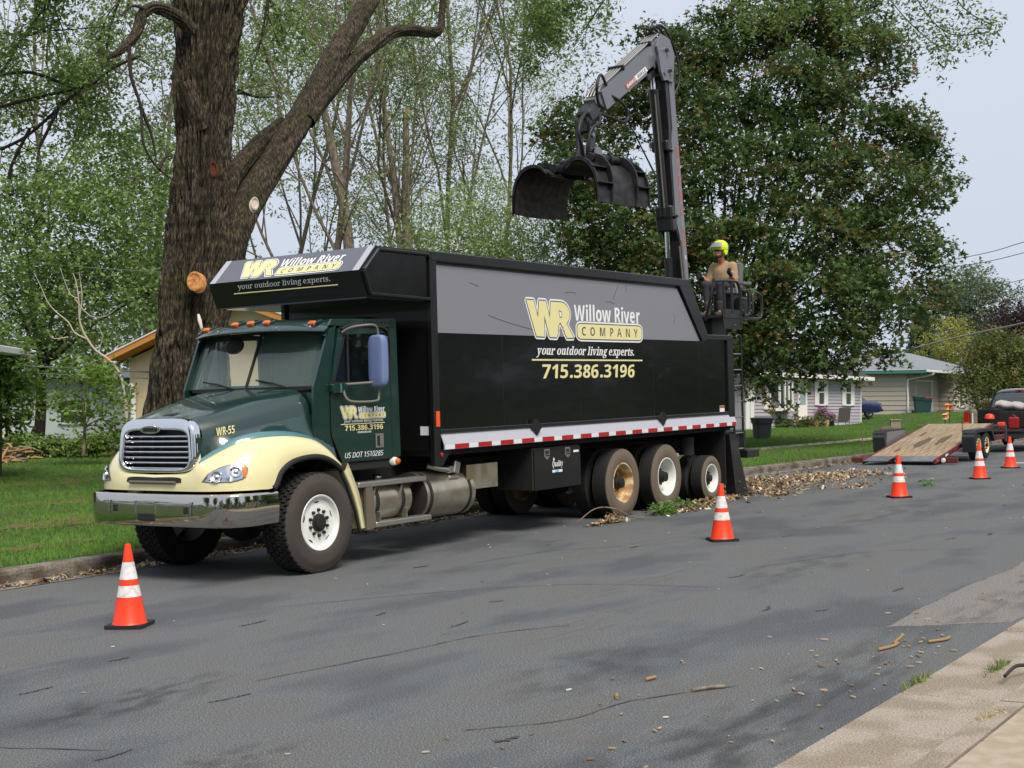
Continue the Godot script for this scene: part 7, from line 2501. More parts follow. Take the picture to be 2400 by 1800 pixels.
	for e in [[0.0, M.white_rim, 0.16], [-0.3, M.amber, 0.06]]:
		box(cabp, "cab_lamp", Vector3(2.46, 1.8, e[0] + 0.28), Vector3(0.06, 0.03, e[2]), e[1], 0.008)
	box(p, "mirror", Vector3(3.6, 1.4, 1.12), Vector3(0.12, 0.25, 0.24), M.rubber, 0.03)
	box(p, "mirror", Vector3(3.6, 1.4, -1.12), Vector3(0.12, 0.25, 0.24), M.grey_plastic, 0.03)
	box(p, "bed_floor", Vector3(1.15, 0.62, 0), Vector3(2.3, 0.08, 1.8), M.rubber)
	box(p, "bed_front", Vector3(2.2, 0.95, 0), Vector3(0.06, 0.5, 1.8), M.rubber)
	box(p, "tailgate", Vector3(-0.35, 0.62, 0), Vector3(0.6, 0.06, 1.6), M.pickup_paint, 0.02)
	box(p, "rear_bumper", Vector3(-0.22, 0.5, 0), Vector3(0.2, 0.17, 1.86), M.steel, 0.03)
	box(p, "hood", Vector3(4.9, 1.1, 0), Vector3(1.2, 0.1, 1.85), M.pickup_paint, 0.04)
	box(p, "chassis", Vector3(2.7, 0.45, 0), Vector3(5.2, 0.16, 0.9), M.rubber)
	var bed := Vector3(30.3, gy(30.3), -0.72)
	# things lying in the bed
	t = thing("folded_tarp", "grey folded tarp bundle on top of the pickup's load", "tarp", bed + Vector3(1.2, 1.3, 0.3))
	m = MB.new()
	rows = []
	for i in 11:
		var row := []
		for j in 16:
			var ang := TAU * j / 16.0
			row.append(Vector3(cos(ang) * 0.3, sin(ang) * (0.13 + 0.02 * sin(i * 2.1 + j)), (i - 5) * 0.13) + Vector3(0, 0.02 * sin(i * 1.9), 0))
		rows.append(row)
	m.grid(rows, true)
	part(t, "bundle", m, M.tarp, Transform3D(Basis(Vector3.RIGHT, 0.12), Vector3.ZERO))
	box(t, "crate_under", Vector3(0, -0.38, 0), Vector3(0.7, 0.5, 1.1), M.rubber, 0.02)
	t = thing("duffel_bag", "camouflage bag hanging over the pickup's left bed wall", "bag", bed + Vector3(0.1, 0.95, -0.78))
	m = MB.new()
	flesh(m, [[Vector3(0, 0.2, 0), Vector3(0.2, 0.22, -0.05), 0.11, 0.12], [Vector3(-0.02, -0.1, 0.0), Vector3(0, 0.18, 0), 0.13, 0.12]], 0.03, 0.05)
	part(t, "bag_body", m, M.camo)
	box(t, "bag_strap", Vector3(-0.14, 0.02, 0.02), Vector3(0.02, 0.36, 0.04), M.white_print, 0.005)
	t = thing("safety_helmet", "orange safety helmet on the edge of the pickup's bed", "helmet", bed + Vector3(0.1, 0.98, -0.3))
	m = MB.new()
	m.lathe([Vector2(0.15, 0.0), Vector2(0.14, 0.05), Vector2(0.12, 0.1), Vector2(0.07, 0.14), Vector2(0.0, 0.15)], Transform3D(Basis(Vector3.RIGHT, Vector3(0, 0, -1), Vector3.UP), Vector3.ZERO), 20)
	part(t, "helmet_shell", m, M.cone_orange)
	t = thing("fuel_can", "red fuel can in the pickup's bed", "fuel can", bed + Vector3(0.3, 0.67, 0.35))
	box(t, "can_body", Vector3(0, 0.17, 0), Vector3(0.2, 0.34, 0.28), M.red_can, 0.03)
	m = MB.new()
	m.tube([Vector3(0, 0.34, -0.08), Vector3(0, 0.42, -0.02), Vector3(0, 0.34, 0.06)], 0.018, 6)
	part(t, "can_handle", m, M.red_can)
	t = thing("chainsaw", "small orange chainsaw lying in the pickup's bed", "chainsaw", bed + Vector3(0.25, 0.68, 0.0))
	box(t, "motor_case", Vector3(0, 0.1, 0), Vector3(0.2, 0.18, 0.22), M.cone_orange, 0.03)
	box(t, "guide_bar", Vector3(0, 0.08, -0.32), Vector3(0.02, 0.08, 0.45), M.steel, 0.005)


func wheelie_bin(called: String, label: String, where: Vector3, turn: float, mt: Material, lid: Material, h := 1.05) -> Node3D:
	var t := thing(called, label, "bin", where, "", 0.0)
	t.basis = plumb * Basis(Vector3.UP, turn)
	var m := MB.new()
	var rows := []
	for e in [[0.0, 0.21, 0.24], [0.02, 0.22, 0.25], [0.55, 0.255, 0.29], [0.78, 0.27, 0.31], [0.79, 0.3, 0.34], [0.95, 0.31, 0.36]]:
		var row := []
		for k in 24:
			var a := TAU * k / 24.0
			row.append(Vector3(signf(cos(a)) * pow(absf(cos(a)), 0.3) * e[1], e[0] * h, signf(sin(a)) * pow(absf(sin(a)), 0.3) * e[2]))
		rows.append(row)
	m.grid(rows, true)
	part(t, "bin_body", m, mt)
	m = MB.new()
	rows = []
	for e in [[0.945, 0.32, 0.37], [0.965, 0.33, 0.38], [0.99, 0.31, 0.36], [1.01, 0.2, 0.24], [1.015, 0.01, 0.01]]:
		var row := []
		for k in 24:
			var a := TAU * k / 24.0
			row.append(Vector3(signf(cos(a)) * pow(absf(cos(a)), 0.3) * e[1], e[0] * h, signf(sin(a)) * pow(absf(sin(a)), 0.3) * e[2]))
		rows.append(row)
	m.grid(rows, true)
	part(t, "lid", m, lid)
	box(t, "recess", Vector3(0.0, 0.32 * h, 0.268), Vector3(0.2, 0.5 * h, 0.03), M.rubber, 0.01)
	box(t, "label_plate", Vector3(0.0, 0.86 * h, 0.35), Vector3(0.2, 0.045, 0.01), M.grey_plastic, 0.002)
	for s in [-1.0, 1.0]:
		m = MB.new()
		m.lathe([Vector2(0.0, -0.03), Vector2(0.11, -0.03), Vector2(0.12, 0.0), Vector2(0.11, 0.03), Vector2(0.0, 0.03)], Transform3D(Basis(Vector3(0, 0, 1), Vector3.UP, Vector3(-1, 0, 0)), Vector3(s * 0.25, 0.12, -0.27)), 16)
		part(t, "bin_wheel", m, M.rubber)
	return t


func lap_wall(m: MB, xf: Transform3D, w: float, h: float, course: float) -> void:   # boards that lap over one another, each 1.5 cm proud at its foot
	var k := int(ceil(h / course))
	for i in k:
		var y0 := i * course
		var y1 := minf(y0 + course, h)
		var q := [Vector3(0, y0, 0.035), Vector3(w, y0, 0.035), Vector3(w, y1, 0.0), Vector3(0, y1, 0.0)]
		m.quad(xf * q[0], xf * q[1], xf * q[2], xf * q[3])
		m.quad(xf * Vector3(0, y0, 0.0), xf * Vector3(w, y0, 0.0), xf * q[1], xf * q[0])


func window(parent: Node3D, xf: Transform3D, w: float, h: float, mt: Material, shutters: float) -> void:
	# centre-bottom of the opening at the origin of xf, z outwards
	var g := group_part(parent, "window", xf)
	box(g, "pane", Vector3(0, h / 2, 0.02), Vector3(w, h, 0.02), M.window_dark, 0.0)
	for e in [[Vector3(0, h + 0.03, 0.035), Vector3(w + 0.16, 0.08, 0.05)], [Vector3(0, -0.03, 0.045), Vector3(w + 0.2, 0.08, 0.08)], [Vector3(-w / 2 - 0.03, h / 2, 0.035), Vector3(0.08, h - 0.02, 0.05)], [Vector3(w / 2 + 0.03, h / 2, 0.035), Vector3(0.08, h - 0.02, 0.05)], [Vector3(0, h * 0.52, 0.036), Vector3(w, 0.06, 0.03)]]:
		box(g, "frame", e[0], e[1], mt, 0.0)
	if shutters > 0.0:
		for s in [-1.0, 1.0]:
			box(g, "shutter", Vector3(s * (w / 2 + 0.08 + shutters / 2), h / 2, 0.03), Vector3(shutters, h + 0.12, 0.05), mt, 0.01)


func house_root(called: String, label: String, where: Vector3, turn: float) -> Node3D:
	var t := thing(called, label, "house", where)
	t.basis = plumb * Basis(Vector3.UP, turn)
	return t


func houses() -> void:
	# lilac-grey house with white shutters: x along the street, z towards it
	var t := house_root("shuttered_house", "low lilac-grey house with white shutters and a white storm door", Vector3(49.4, -0.22, -17.71), -0.08)
	var m := MB.new()
	lap_wall(m, Transform3D.IDENTITY, 12.86, 2.7, 0.17)
	lap_wall(m, Transform3D(Basis(Vector3.UP, PI / 2), Vector3(12.86, 0, 0)), 8.0, 2.7, 0.14)
	m.quad(Vector3(0, 0, -8), Vector3(0, 0, 0), Vector3(0, 2.7, 0), Vector3(0, 2.7, -8))
	var wall := part(t, "wall", m, M.lilac_siding)
	m = MB.new()
	m.box(Vector3(6.4, -0.35, -4.0), Vector3(12.8, 0.7, 7.9))
	part(t, "foundation", m, M.smooth_concrete)
	m = MB.new()
	m.quad(Vector3(-0.6, 2.78, 0.6), Vector3(13.3, 2.78, 0.6), Vector3(13.3, 4.5, -4.0), Vector3(-0.6, 4.5, -4.0))
	m.quad(Vector3(-0.6, 4.5, -4.0), Vector3(13.3, 4.5, -4.0), Vector3(13.3, 2.78, -8.6), Vector3(-0.6, 2.78, -8.6))
	m.tri(Vector3(13.28, 2.7, 0.6), Vector3(13.28, 2.7, -8.6), Vector3(13.28, 4.44, -4.0))
	var roof := part(t, "roof", m, M.shingle_dark)
	box(roof, "fascia", Vector3(6.35, 2.7, 0.62), Vector3(13.9, 0.2, 0.06), M.white_trim, 0.0)
	box(roof, "soffit", Vector3(6.35, 2.66, 0.3), Vector3(13.8, 0.03, 0.62), M.white_trim, 0.0)
	box(wall, "corner_board", Vector3(12.82, 1.35, 0.03), Vector3(0.1, 2.7, 0.06), M.white_trim, 0.0)
	var gd := box(t, "side_door", Vector3(0.42, 1.05, 0.03), Vector3(0.8, 2.1, 0.05), M.white_trim, 0.0)
	box(gd, "door_panel", Vector3(0.0, 0.0, 0.03), Vector3(0.02, 2.0, 0.02), M.grey_plastic, 0.0)
	# bow window
	var bw := group_part(t, "bow_window", Transform3D(Basis(), Vector3(3.35, 1.0, 0.05)))
	m = MB.new()
	m.prism([Vector2(-1.0, 0), Vector2(1.0, 0), Vector2(0.7, 0.42), Vector2(-0.7, 0.42)], 0.0, 0.14, Transform3D(Basis(Vector3.RIGHT, Vector3(0, 0, 1), Vector3(0, -1, 0)), Vector3(0, 0.06, 0)))
	part(bw, "sill", m, M.white_trim)
	m = MB.new()
	m.prism([Vector2(-0.95, 0), Vector2(0.95, 0), Vector2(0.66, 0.38), Vector2(-0.66, 0.38)], 0.0, 0.1, Transform3D(Basis(Vector3.RIGHT, Vector3(0, 0, 1), Vector3(0, -1, 0)), Vector3(0, 1.45, 0)))
	part(bw, "head", m, M.white_trim)
	var corners := [Vector3(-0.95, 0, 0), Vector3(-0.66, 0, 0.38), Vector3(-0.2, 0, 0.42), Vector3(0.2, 0, 0.42), Vector3(0.66, 0, 0.38), Vector3(0.95, 0, 0)]
	for i in 5:
		m = MB.new()
		var a: Vector3 = corners[i] * 0.97
		var b: Vector3 = corners[i + 1] * 0.97
		m.quad(a + Vector3(0, 0.05, 0), b + Vector3(0, 0.05, 0), b + Vector3(0, 1.38, 0), a + Vector3(0, 1.38, 0))
		part(bw, "pane", m, M.window_dark)
	for c in corners:
		box(bw, "mullion", c + Vector3(0, 0.7, 0), Vector3(0.11, 1.36, 0.08), M.white_trim, 0.0)
	for s in [-1.35, 1.3]:
		box(t, "shutter", Vector3(3.35 + s, 1.72, 0.05), Vector3(0.42, 1.5, 0.06), M.white_trim, 0.01)
	# storm door over its step
	var dr := box(t, "storm_door", Vector3(5.85, 1.52, 0.05), Vector3(0.98, 2.12, 0.06), M.white_trim, 0.0)
	box(dr, "pane", Vector3(0, 0.3, 0.033), Vector3(0.6, 1.15, 0.01), M.window_pale, 0.0)
	box(dr, "bar", Vector3(0, 0.55, 0.042), Vector3(0.62, 0.06, 0.012), M.white_trim, 0.0)
	box(dr, "handle", Vector3(-0.38, 0.0, 0.045), Vector3(0.03, 0.12, 0.03), M.rubber, 0.0)
	box(t, "door_step", Vector3(5.9, 0.22, 0.6), Vector3(1.5, 0.46, 1.1), M.terracotta, 0.02)
	for e in [[7.98, 0.62, 0.36], [11.2, 0.62, 0.36]]:
		window(t, Transform3D(Basis(), Vector3(e[0], 1.28, 0.03)), e[1], 1.22, M.white_trim, e[2])
	# grey garage house: hip roof, side wall towards the truck, recessed garage door
	t = house_root("garage_house", "beige house with grey hip roof, teal fascia and recessed garage door", Vector3(73.54, -0.2, -17.86), 0.0)
	m = MB.new()
	lap_wall(m, Transform3D(Basis(Vector3.UP, -PI / 2), Vector3(0, 0, -9)), 9.0, 2.7, 0.3)
	lap_wall(m, Transform3D(Basis(), Vector3(0, 0, 0)), 1.7, 2.7, 0.3)
	lap_wall(m, Transform3D(Basis(), Vector3(1.7, 2.15, 0)), 3.3, 0.55, 0.3)
	lap_wall(m, Transform3D(Basis(), Vector3(5.0, 0, 0)), 1.4, 2.7, 0.3)
	lap_wall(m, Transform3D(Basis(Vector3.UP, -PI / 2), Vector3(6.4, 0, 0)), 1.0, 2.7, 0.3)
	lap_wall(m, Transform3D(Basis(), Vector3(6.4, 0, 1.0)), 9.0, 2.7, 0.3)
	part(t, "wall", m, M.beige_siding)
	m = MB.new()
	m.box(Vector3(7.0, -0.4, -4.4), Vector3(16.0, 0.8, 9.0))
	m.box(Vector3(11.0, -0.35, 0.5), Vector3(9.0, 0.8, 1.02))
	part(t, "foundation", m, M.terracotta)
	var gdo := box(t, "garage_door", Vector3(3.35, 1.07, -0.12), Vector3(3.3, 2.14, 0.06), M.beige_siding, 0.0)
	for e in [[Vector3(3.35, 2.17, 0.03), Vector3(3.6, 0.1, 0.08)], [Vector3(5.04, 1.07, 0.03), Vector3(0.14, 2.14, 0.08)], [Vector3(1.68, 1.07, 0.03), Vector3(0.08, 2.14, 0.08)]]:
		box(t, "door_trim", e[0], e[1], M.white_trim, 0.0)
	box(t, "jamb", Vector3(4.93, 1.07, -0.05), Vector3(0.08, 2.1, 0.12), M.white_trim, 0.0)
	window(t, Transform3D(Basis(), Vector3(8.0, 0.55, 1.02)), 0.7, 1.75, M.white_trim, 0.0)
	window(t, Transform3D(Basis(), Vector3(11.2, 0.9, 1.02)), 1.6, 1.2, M.white_trim, 0.3)
	m = MB.new()
	var e0 := Vector3(-0.55, 2.76, 1.45)
	var e1 := Vector3(15.9, 2.76, 1.6)
	var e2 := Vector3(15.9, 2.76, -9.5)
	var e3 := Vector3(-0.55, 2.76, -9.5)
	var r0 := Vector3(4.4, 4.35, -3.6)
	var r1 := Vector3(12.0, 4.35, -3.6)
	m.quad(e0, e1, r1, r0)
	m.tri(e3, e0, r0)
	m.quad(e2, e3, r0, r1)
	m.tri(e1, e2, r1)
	roof = part(t, "roof", m, M.shingle_grey)
	box(roof, "soffit", Vector3(7.65, 2.7, 0.72), Vector3(16.3, 0.03, 1.5), M.grey_plastic, 0.0)
	box(roof, "fascia", Vector3(-0.55, 2.68, -4.0), Vector3(0.06, 0.2, 10.9), M.teal_trim, 0.0)
	box(roof, "gutter", Vector3(7.65, 2.7, 1.5), Vector3(16.5, 0.14, 0.12), M.white_trim, 0.02)
	box(roof, "drip_edge", Vector3(-0.585, 2.79, -4.0), Vector3(0.03, 0.035, 10.9), M.white_trim, 0.0)
	box(roof, "roof_vent", Vector3(6.0, 4.3, -3.3), Vector3(0.5, 0.3, 0.4), M.white_trim, 0.05)
	m = MB.new()
	m.tube(spline([Vector3(0.65, 2.64, 1.45), Vector3(0.6, 2.5, 1.4), Vector3(0.1, 2.25, 0.3), Vector3(-0.02, 2.1, 0.1), Vector3(-0.02, 1.0, 0.1), Vector3(-0.02, 0.2, 0.1), Vector3(-0.1, 0.04, 0.2), Vector3(-0.5, -0.02, 0.7)], 4), 0.065, 8)
	part(t, "downspout", m, M.white_trim)
	m = MB.new()
	m.tube([Vector3(2.0, 2.62, 0.3), Vector3(2.0, 2.5, 0.3)], 0.06, 8)
	part(t, "floodlight", m, M.white_trim)
	# yellow house behind the old tree: gable to the street
	t = house_root("yellow_house", "pale yellow house with an orange-trimmed gable behind the old tree", Vector3(14.4, 0.4, -20.3), -PI / 2)
	m = MB.new()
	m.prism([Vector2(0, -0.5), Vector2(9.0, -0.5), Vector2(9.0, 2.75), Vector2(4.5, 4.1), Vector2(0, 2.75)], -8.0, 0.0)
	part(t, "wall", m, M.yellow_wall)
	m = MB.new()
	m.quad(Vector3(-0.4, 2.82, 0.55), Vector3(4.5, 4.3, 0.55), Vector3(4.5, 4.3, -8.3), Vector3(-0.4, 2.82, -8.3))
	m.quad(Vector3(4.5, 4.3, 0.55), Vector3(9.4, 2.82, 0.55), Vector3(9.4, 2.82, -8.3), Vector3(4.5, 4.3, -8.3))
	roof = part(t, "roof", m, M.shingle_dark)
	for e in [[Vector3(-0.4, 2.72, 0.56), Vector3(4.5, 4.2, 0.56)], [Vector3(4.5, 4.2, 0.56), Vector3(9.4, 2.72, 0.56)]]:
		m = MB.new()
		m.beam(e[0], e[1], 0.05, 0.17, 0.0, Vector3(0, 1, 0))
		part(roof, "rake_board", m, M.orange_trim)
		m = MB.new()
		m.beam(e[0] + Vector3(0, 0.1, 0.02), e[1] + Vector3(0, 0.1, 0.02), 0.05, 0.04, 0.0, Vector3(0, 1, 0))
		part(roof, "drip_edge", m, M.white_trim)
	m = MB.new()
	m.quad(Vector3(-0.38, 2.7, 0.5), Vector3(-0.38, 2.7, 0.0), Vector3(4.5, 4.15, 0.0), Vector3(4.5, 4.15, 0.5))
	part(roof, "soffit", m, M.orange_trim)
	m = MB.new()
	m.tube(spline([Vector3(0.1, 1.9, -0.05), Vector3(0.12, 1.98, 0.08), Vector3(0.25, 1.9, 0.1), Vector3(0.26, 1.0, 0.08), Vector3(0.26, -0.3, 0.08)], 4), 0.075, 10)
	part(t, "conduit", m, M.white_trim)
	var mb := box(t, "meter_cabinet", Vector3(0.3, 0.2, 0.2), Vector3(0.9, 0.9, 0.3), M.crane_grey, 0.02)
	box(mb, "cabinet_gap", Vector3(-0.02, 0, 0.155), Vector3(0.08, 0.82, 0.01), M.rubber, 0.0)
	window(t, Transform3D(Basis(), Vector3(5.4, 0.75, 0.01)), 1.2, 1.1, M.teal_trim, 0.0)
	window(t, Transform3D(Basis(), Vector3(7.9, 0.75, 0.01)), 0.9, 1.1, M.white_trim, 0.0)
	# pale building far left, behind the lawn
	t = house_root("pale_building", "low pale blue-grey building behind the trees at the left", at(150, 1038, 58), -0.60)
	m = MB.new()
	m.box(Vector3(-1.5, 1.25, -3.0), Vector3(13.0, 2.9, 6.0))
	part(t, "wall", m, M.pale_wall)
	m = MB.new()
	m.prism([Vector2(0.9, 2.62), Vector2(-3.0, 3.05), Vector2(-6.9, 2.62)], -8.2, 5.2, Transform3D(Basis(Vector3(0, 0, 1), Vector3.UP, Vector3(-1, 0, 0)), Vector3(-3.0, 0.12, 0)))
	part(t, "roof", m, M.shingle_grey)
	for x in [0.35, 3.1, -4.2]:
		window(t, Transform3D(Basis(), Vector3(x, 0.85, 0.01)), 1.0, 0.95, M.white_trim, 0.0)
	# brown house of which a roof corner shows at the left edge
	t = house_root("brown_house", "corner of a dark brown house with white eaves at the left edge", at(42, 842, 30), 0.65)
	m = MB.new()
	m.box(Vector3(-3.4, -1.35, -3.2), Vector3(6.0, 2.9, 6.0))
	part(t, "wall", m, M.brown_wall)
	m = MB.new()
	m.quad(Vector3(-7, 0.2, 0.3), Vector3(0.1, 0.2, 0.3), Vector3(-2.5, 1.25, -3.2), Vector3(-4.5, 1.25, -3.2))
	m.quad(Vector3(0.1, 0.2, 0.3), Vector3(0.1, 0.2, -6.6), Vector3(-2.5, 1.25, -3.2), Vector3(-2.5, 1.25, -3.2))
	roof = part(t, "roof", m, M.shingle_dark)
	box(roof, "gutter", Vector3(-3.45, 0.12, 0.32), Vector3(7.1, 0.15, 0.1), M.white_trim, 0.02)
	box(roof, "soffit", Vector3(-3.45, 0.04, -3.1), Vector3(7.0, 0.03, 6.8), M.white_trim, 0.0)
	# a house across the street, mirrored in the truck's paint
	t = thing("facing_house", "cream house across the street facing the truck", "house", Vector3(6.0, ty(6.0, 26.0), 24.0))
	m = MB.new()
	m.box(Vector3(0, 1.4, 4.0), Vector3(13.0, 2.8, 8.0))
	part(t, "wall", m, M.yellow_wall)
	m = MB.new()
	m.prism([Vector2(-0.6, 2.8), Vector2(4.0, 4.6), Vector2(8.6, 2.8)], -7.0, 7.0, Transform3D(Basis(Vector3(0, 0, 1), Vector3.UP, Vector3(-1, 0, 0)), Vector3.ZERO))
	part(t, "roof", m, M.shingle_dark)
	for x in [-4.0, 0.0, 4.0]:
		window(t, Transform3D(Basis(Vector3.UP, PI), Vector3(x, 1.0, -0.01)), 1.2, 1.2, M.white_trim, 0.3)


func on_lawn(px: float, py: float) -> Vector3:   # the ground seen at that point of the picture
	var d := 12.0
	while d < 120.0:
		var p := at(px, py, d)
		if p.y < ty(p.x, p.z):
			return Vector3(p.x, ty(p.x, p.z), p.z)
		d += 0.1
	return at(px, py, 60.0)


func yard_things() -> void:
	var t := wheelie_bin("wheelie_bin", "dark grey wheeled bin with stickers on the lawn behind the leaf heap", at(1786, 1043, 52), 0.9, M.bin_grey, M.bin_grey, 1.04)
	box(t, "yellow_sticker", Vector3(0.14, 0.52, 0.275), Vector3(0.15, 0.14, 0.01), M.yellow_label, 0.0)
	box(t, "pink_sticker", Vector3(0.17, 0.86, 0.355), Vector3(0.08, 0.11, 0.008), M.pink_label, 0.0)
	box(t, "white_sticker", Vector3(0.27, 0.8, 0.35), Vector3(0.06, 0.13, 0.008), M.white_print, 0.0)
	t = wheelie_bin("wheelie_bin", "green wheeled bin with a white sticker in front of the garage", at(2154, 971, 85), 0.5, M.bin_green, M.bin_grey, 1.12)
	box(t, "white_sticker", Vector3(0.24, 0.85, 0.35), Vector3(0.12, 0.22, 0.02), M.white_print, 0.0)
	t = wheelie_bin("wheelie_bin", "green wheeled bin with a red lid right of its twin", at(2170, 972, 86), 0.7, M.bin_green, M.red_can, 1.08)
	# dark blue car behind the lilac house
	t = thing("parked_car", "dark blue saloon car half hidden behind the lilac house", "car", at(2044, 977, 80) + Vector3(0, -0.05, 0))
	t.basis = plumb * Basis(Vector3.UP, -0.5)
	var m := MB.new()
	var rows := []
	for e in [[-4.6, 0.55, 0.6, 0.72], [-4.4, 0.45, 0.8, 0.84], [-3.4, 0.4, 0.86, 0.88], [-2.4, 0.38, 0.92, 0.9], [-1.2, 0.38, 0.94, 0.9], [-0.25, 0.4, 0.92, 0.86], [0.0, 0.46, 0.84, 0.8], [0.06, 0.5, 0.7, 0.76]]:
		rows.append([Vector3(e[0], e[1] - 0.1, -e[3] * 0.9), Vector3(e[0], e[1], -e[3]), Vector3(e[0], lerpf(e[1], e[2], 0.7), -e[3]), Vector3(e[0], e[2], -e[3] * 0.92), Vector3(e[0], e[2] + 0.03, 0), Vector3(e[0], e[2], e[3] * 0.92), Vector3(e[0], lerpf(e[1], e[2], 0.7), e[3]), Vector3(e[0], e[1], e[3]), Vector3(e[0], e[1] - 0.1, e[3] * 0.9)])
	m.grid(rows)
	part(t, "car_body", m, M.car_blue)
	m = MB.new()
	rows = []
	for e in [[-3.3, 0.92, 0.84], [-2.7, 1.36, 0.66], [-2.2, 1.42, 0.64], [-1.6, 1.38, 0.64], [-1.0, 0.96, 0.82]]:
		rows.append([Vector3(e[0], 0.86, -0.86), Vector3(e[0], e[1] * 0.98, -e[2]), Vector3(e[0], e[1], -e[2] * 0.8), Vector3(e[0], e[1] + 0.02, 0), Vector3(e[0], e[1], e[2] * 0.8), Vector3(e[0], e[1] * 0.98, e[2]), Vector3(e[0], 0.86, 0.86)])
	m.grid(rows)
	part(t, "greenhouse", m, M.window_dark)
	for s in [-1.0, 1.0]:
		for x in [-0.95, -3.7]:
			simple_wheel(t, Vector3(x, 0.31, s * 0.78), 0.31, 0.2, 0.19, s, M.steel)
		box(t, "tail_light", Vector3(0.05, 0.68, s * 0.58), Vector3(0.06, 0.16, 0.36), M.red_lens, 0.02)
	box(t, "bumper", Vector3(0.05, 0.44, 0), Vector3(0.2, 0.16, 1.6), M.car_blue, 0.05)
	box(t, "chrome_strip", Vector3(0.16, 0.47, 0), Vector3(0.02, 0.04, 1.56), M.chrome, 0.004)
	box(t, "plate", Vector3(0.09, 0.66, 0), Vector3(0.02, 0.14, 0.34), M.white_print, 0.004)
	# sling chair beside flower pots
	t = thing("lawn_chair", "brown sling lawn chair in front of the lilac house", "chair", at(1975, 1004, 72))
	t.basis = plumb * Basis(Vector3.UP, 0.7)
	box(t, "chair_seat", Vector3(0.1, 0.38, 0), Vector3(0.55, 0.03, 0.56), M.sling_grey, 0.01, Basis(Vector3.BACK, 0.12))
	box(t, "chair_back", Vector3(-0.28, 0.74, 0), Vector3(0.03, 0.72, 0.56), M.sling_grey, 0.01, Basis(Vector3.BACK, 0.28))
	for s in [-1.0, 1.0]:
		m = MB.new()
		m.tube(spline([Vector3(-0.38, 1.06, s * 0.3), Vector3(-0.2, 0.4, s * 0.3), Vector3(-0.15, 0.06, s * 0.3), Vector3(0.0, 0.02, s * 0.3), Vector3(0.35, 0.02, s * 0.3), Vector3(0.42, 0.2, s * 0.31), Vector3(0.4, 0.58, s * 0.32), Vector3(0.3, 0.62, s * 0.32), Vector3(0.0, 0.56, s * 0.32), Vector3(-0.2, 0.58, s * 0.31)], 4), 0.018, 6)
		part(t, "chair_frame", m, M.sling_grey)
	var lf := leaf_cluster("slim", 12, 0.16, 0.14, 51)
	var fl := leaf_cluster("oval", 10, 0.14, 0.09, 52)
	var gl := [Color(0.07, 0.13, 0.04), Color(0.16, 0.24, 0.07)]
	for e in [[1928, 992, 71.5, "pot of purple flowers on the terracotta block", 0.3], [1946, 1003, 71.0, "dark pot of pink flowers beside the lawn chair", 0.35]]:
		t = thing("flower_pot", e[3], "flower pot", at(e[0], e[1], e[2]))
		m = MB.new()
		m.lathe([Vector2(0.0, 0.0), Vector2(0.16, 0.0), Vector2(0.21, e[4]), Vector2(0.19, e[4]), Vector2(0.0, e[4] - 0.04)], Transform3D(Basis(Vector3.RIGHT, Vector3(0, 0, -1), Vector3.UP), Vector3.ZERO), 16)
		part(t, "pot", m, M.rubber)
		crown(t, shell_points(Vector3(0, 0.45, 0), Vector3(0.35, 0.25, 0.35), 26, -2.0), lf, gl[0], gl[1], gl[1], 0.0)
		var o := multi(t, "blossom", fl, M.leaf, [], [])
		var xfs := []
		var cols := []
		for p in shell_points(Vector3(0, 0.6, 0), Vector3(0.36, 0.22, 0.36), 24, -2.0):
			xfs.append(Transform3D(turned(), p))
			cols.append(Color(0.36, 0.07, 0.3).lerp(Color(0.55, 0.2, 0.45), rng.randf()))
		o.free()
		multi(t, "blossom", fl, M.leaf, xfs, cols)
	t = thing("terracotta_block", "tan masonry block at the door step of the lilac house", "step", at(1926, 1006, 71.2))
	t.basis = plumb
	box(t, "block", Vector3(0, 0.2, 0), Vector3(1.0, 0.42, 0.8), M.terracotta, 0.02)
	# planting bed along the house
	t = thing("flower_bed", "low planting bed with yellow and red flowers under the bow window", "flower bed", at(1855, 1007, 69))
	var xf2 := []
	var c2 := []
	for i in 260:
		var u := rng.randf_range(-1.7, 2.0)
		xf2.append(Transform3D(turned().scaled(Vector3.ONE * rng.randf_range(0.7, 1.4)), Vector3(u * 0.8, rng.randf() * 0.5 + 0.05, u * 0.5 + rng.randf_range(-0.4, 0.4))))
		var c: Color = gl[0].lerp(gl[1], rng.randf())
		if rng.randf() < 0.14:
			c = [Color(0.5, 0.4, 0.05), Color(0.3, 0.12, 0.12), Color(0.3, 0.2, 0.3)][rng.randi() % 3]
		c2.append(c)
	multi(t, "plants", lf, M.leaf, xf2, c2)
	# planter, bird feeders
	t = thing("planter_box", "pale square planter beside a dark box on the far lawn", "planter", on_lawn(2100, 1006))
	t.basis = plumb * Basis(Vector3.UP, 0.3)
	box(t, "planter_wall", Vector3(-0.3, 0.2, 0), Vector3(0.42, 0.42, 0.42), M.smooth_concrete, 0.01)
	box(t, "planter_rim", Vector3(-0.3, 0.42, 0), Vector3(0.5, 0.05, 0.5), M.smooth_concrete, 0.01)
	box(t, "planter_side", Vector3(0.16, 0.22, -0.05), Vector3(0.4, 0.4, 0.4), M.brown_wall, 0.01)
	t = thing("bird_feeder", "bird feeders hanging from a dark iron pole beyond the trailer", "bird feeder", on_lawn(2226, 998))
	m = MB.new()
	m.tube([Vector3(0, -0.1, 0), Vector3(0, 1.3, 0)], 0.018, 6)
	m.tube(spline([Vector3(0, 1.25, 0), Vector3(-0.1, 1.4, 0), Vector3(-0.3, 1.3, 0), Vector3(-0.32, 1.15, 0)], 4), 0.014, 5)
	m.tube(spline([Vector3(0, 1.2, 0), Vector3(0.1, 1.3, 0), Vector3(0.26, 1.2, 0), Vector3(0.28, 1.08, 0)], 4), 0.014, 5)
	part(t, "pole", m, M.rubber)
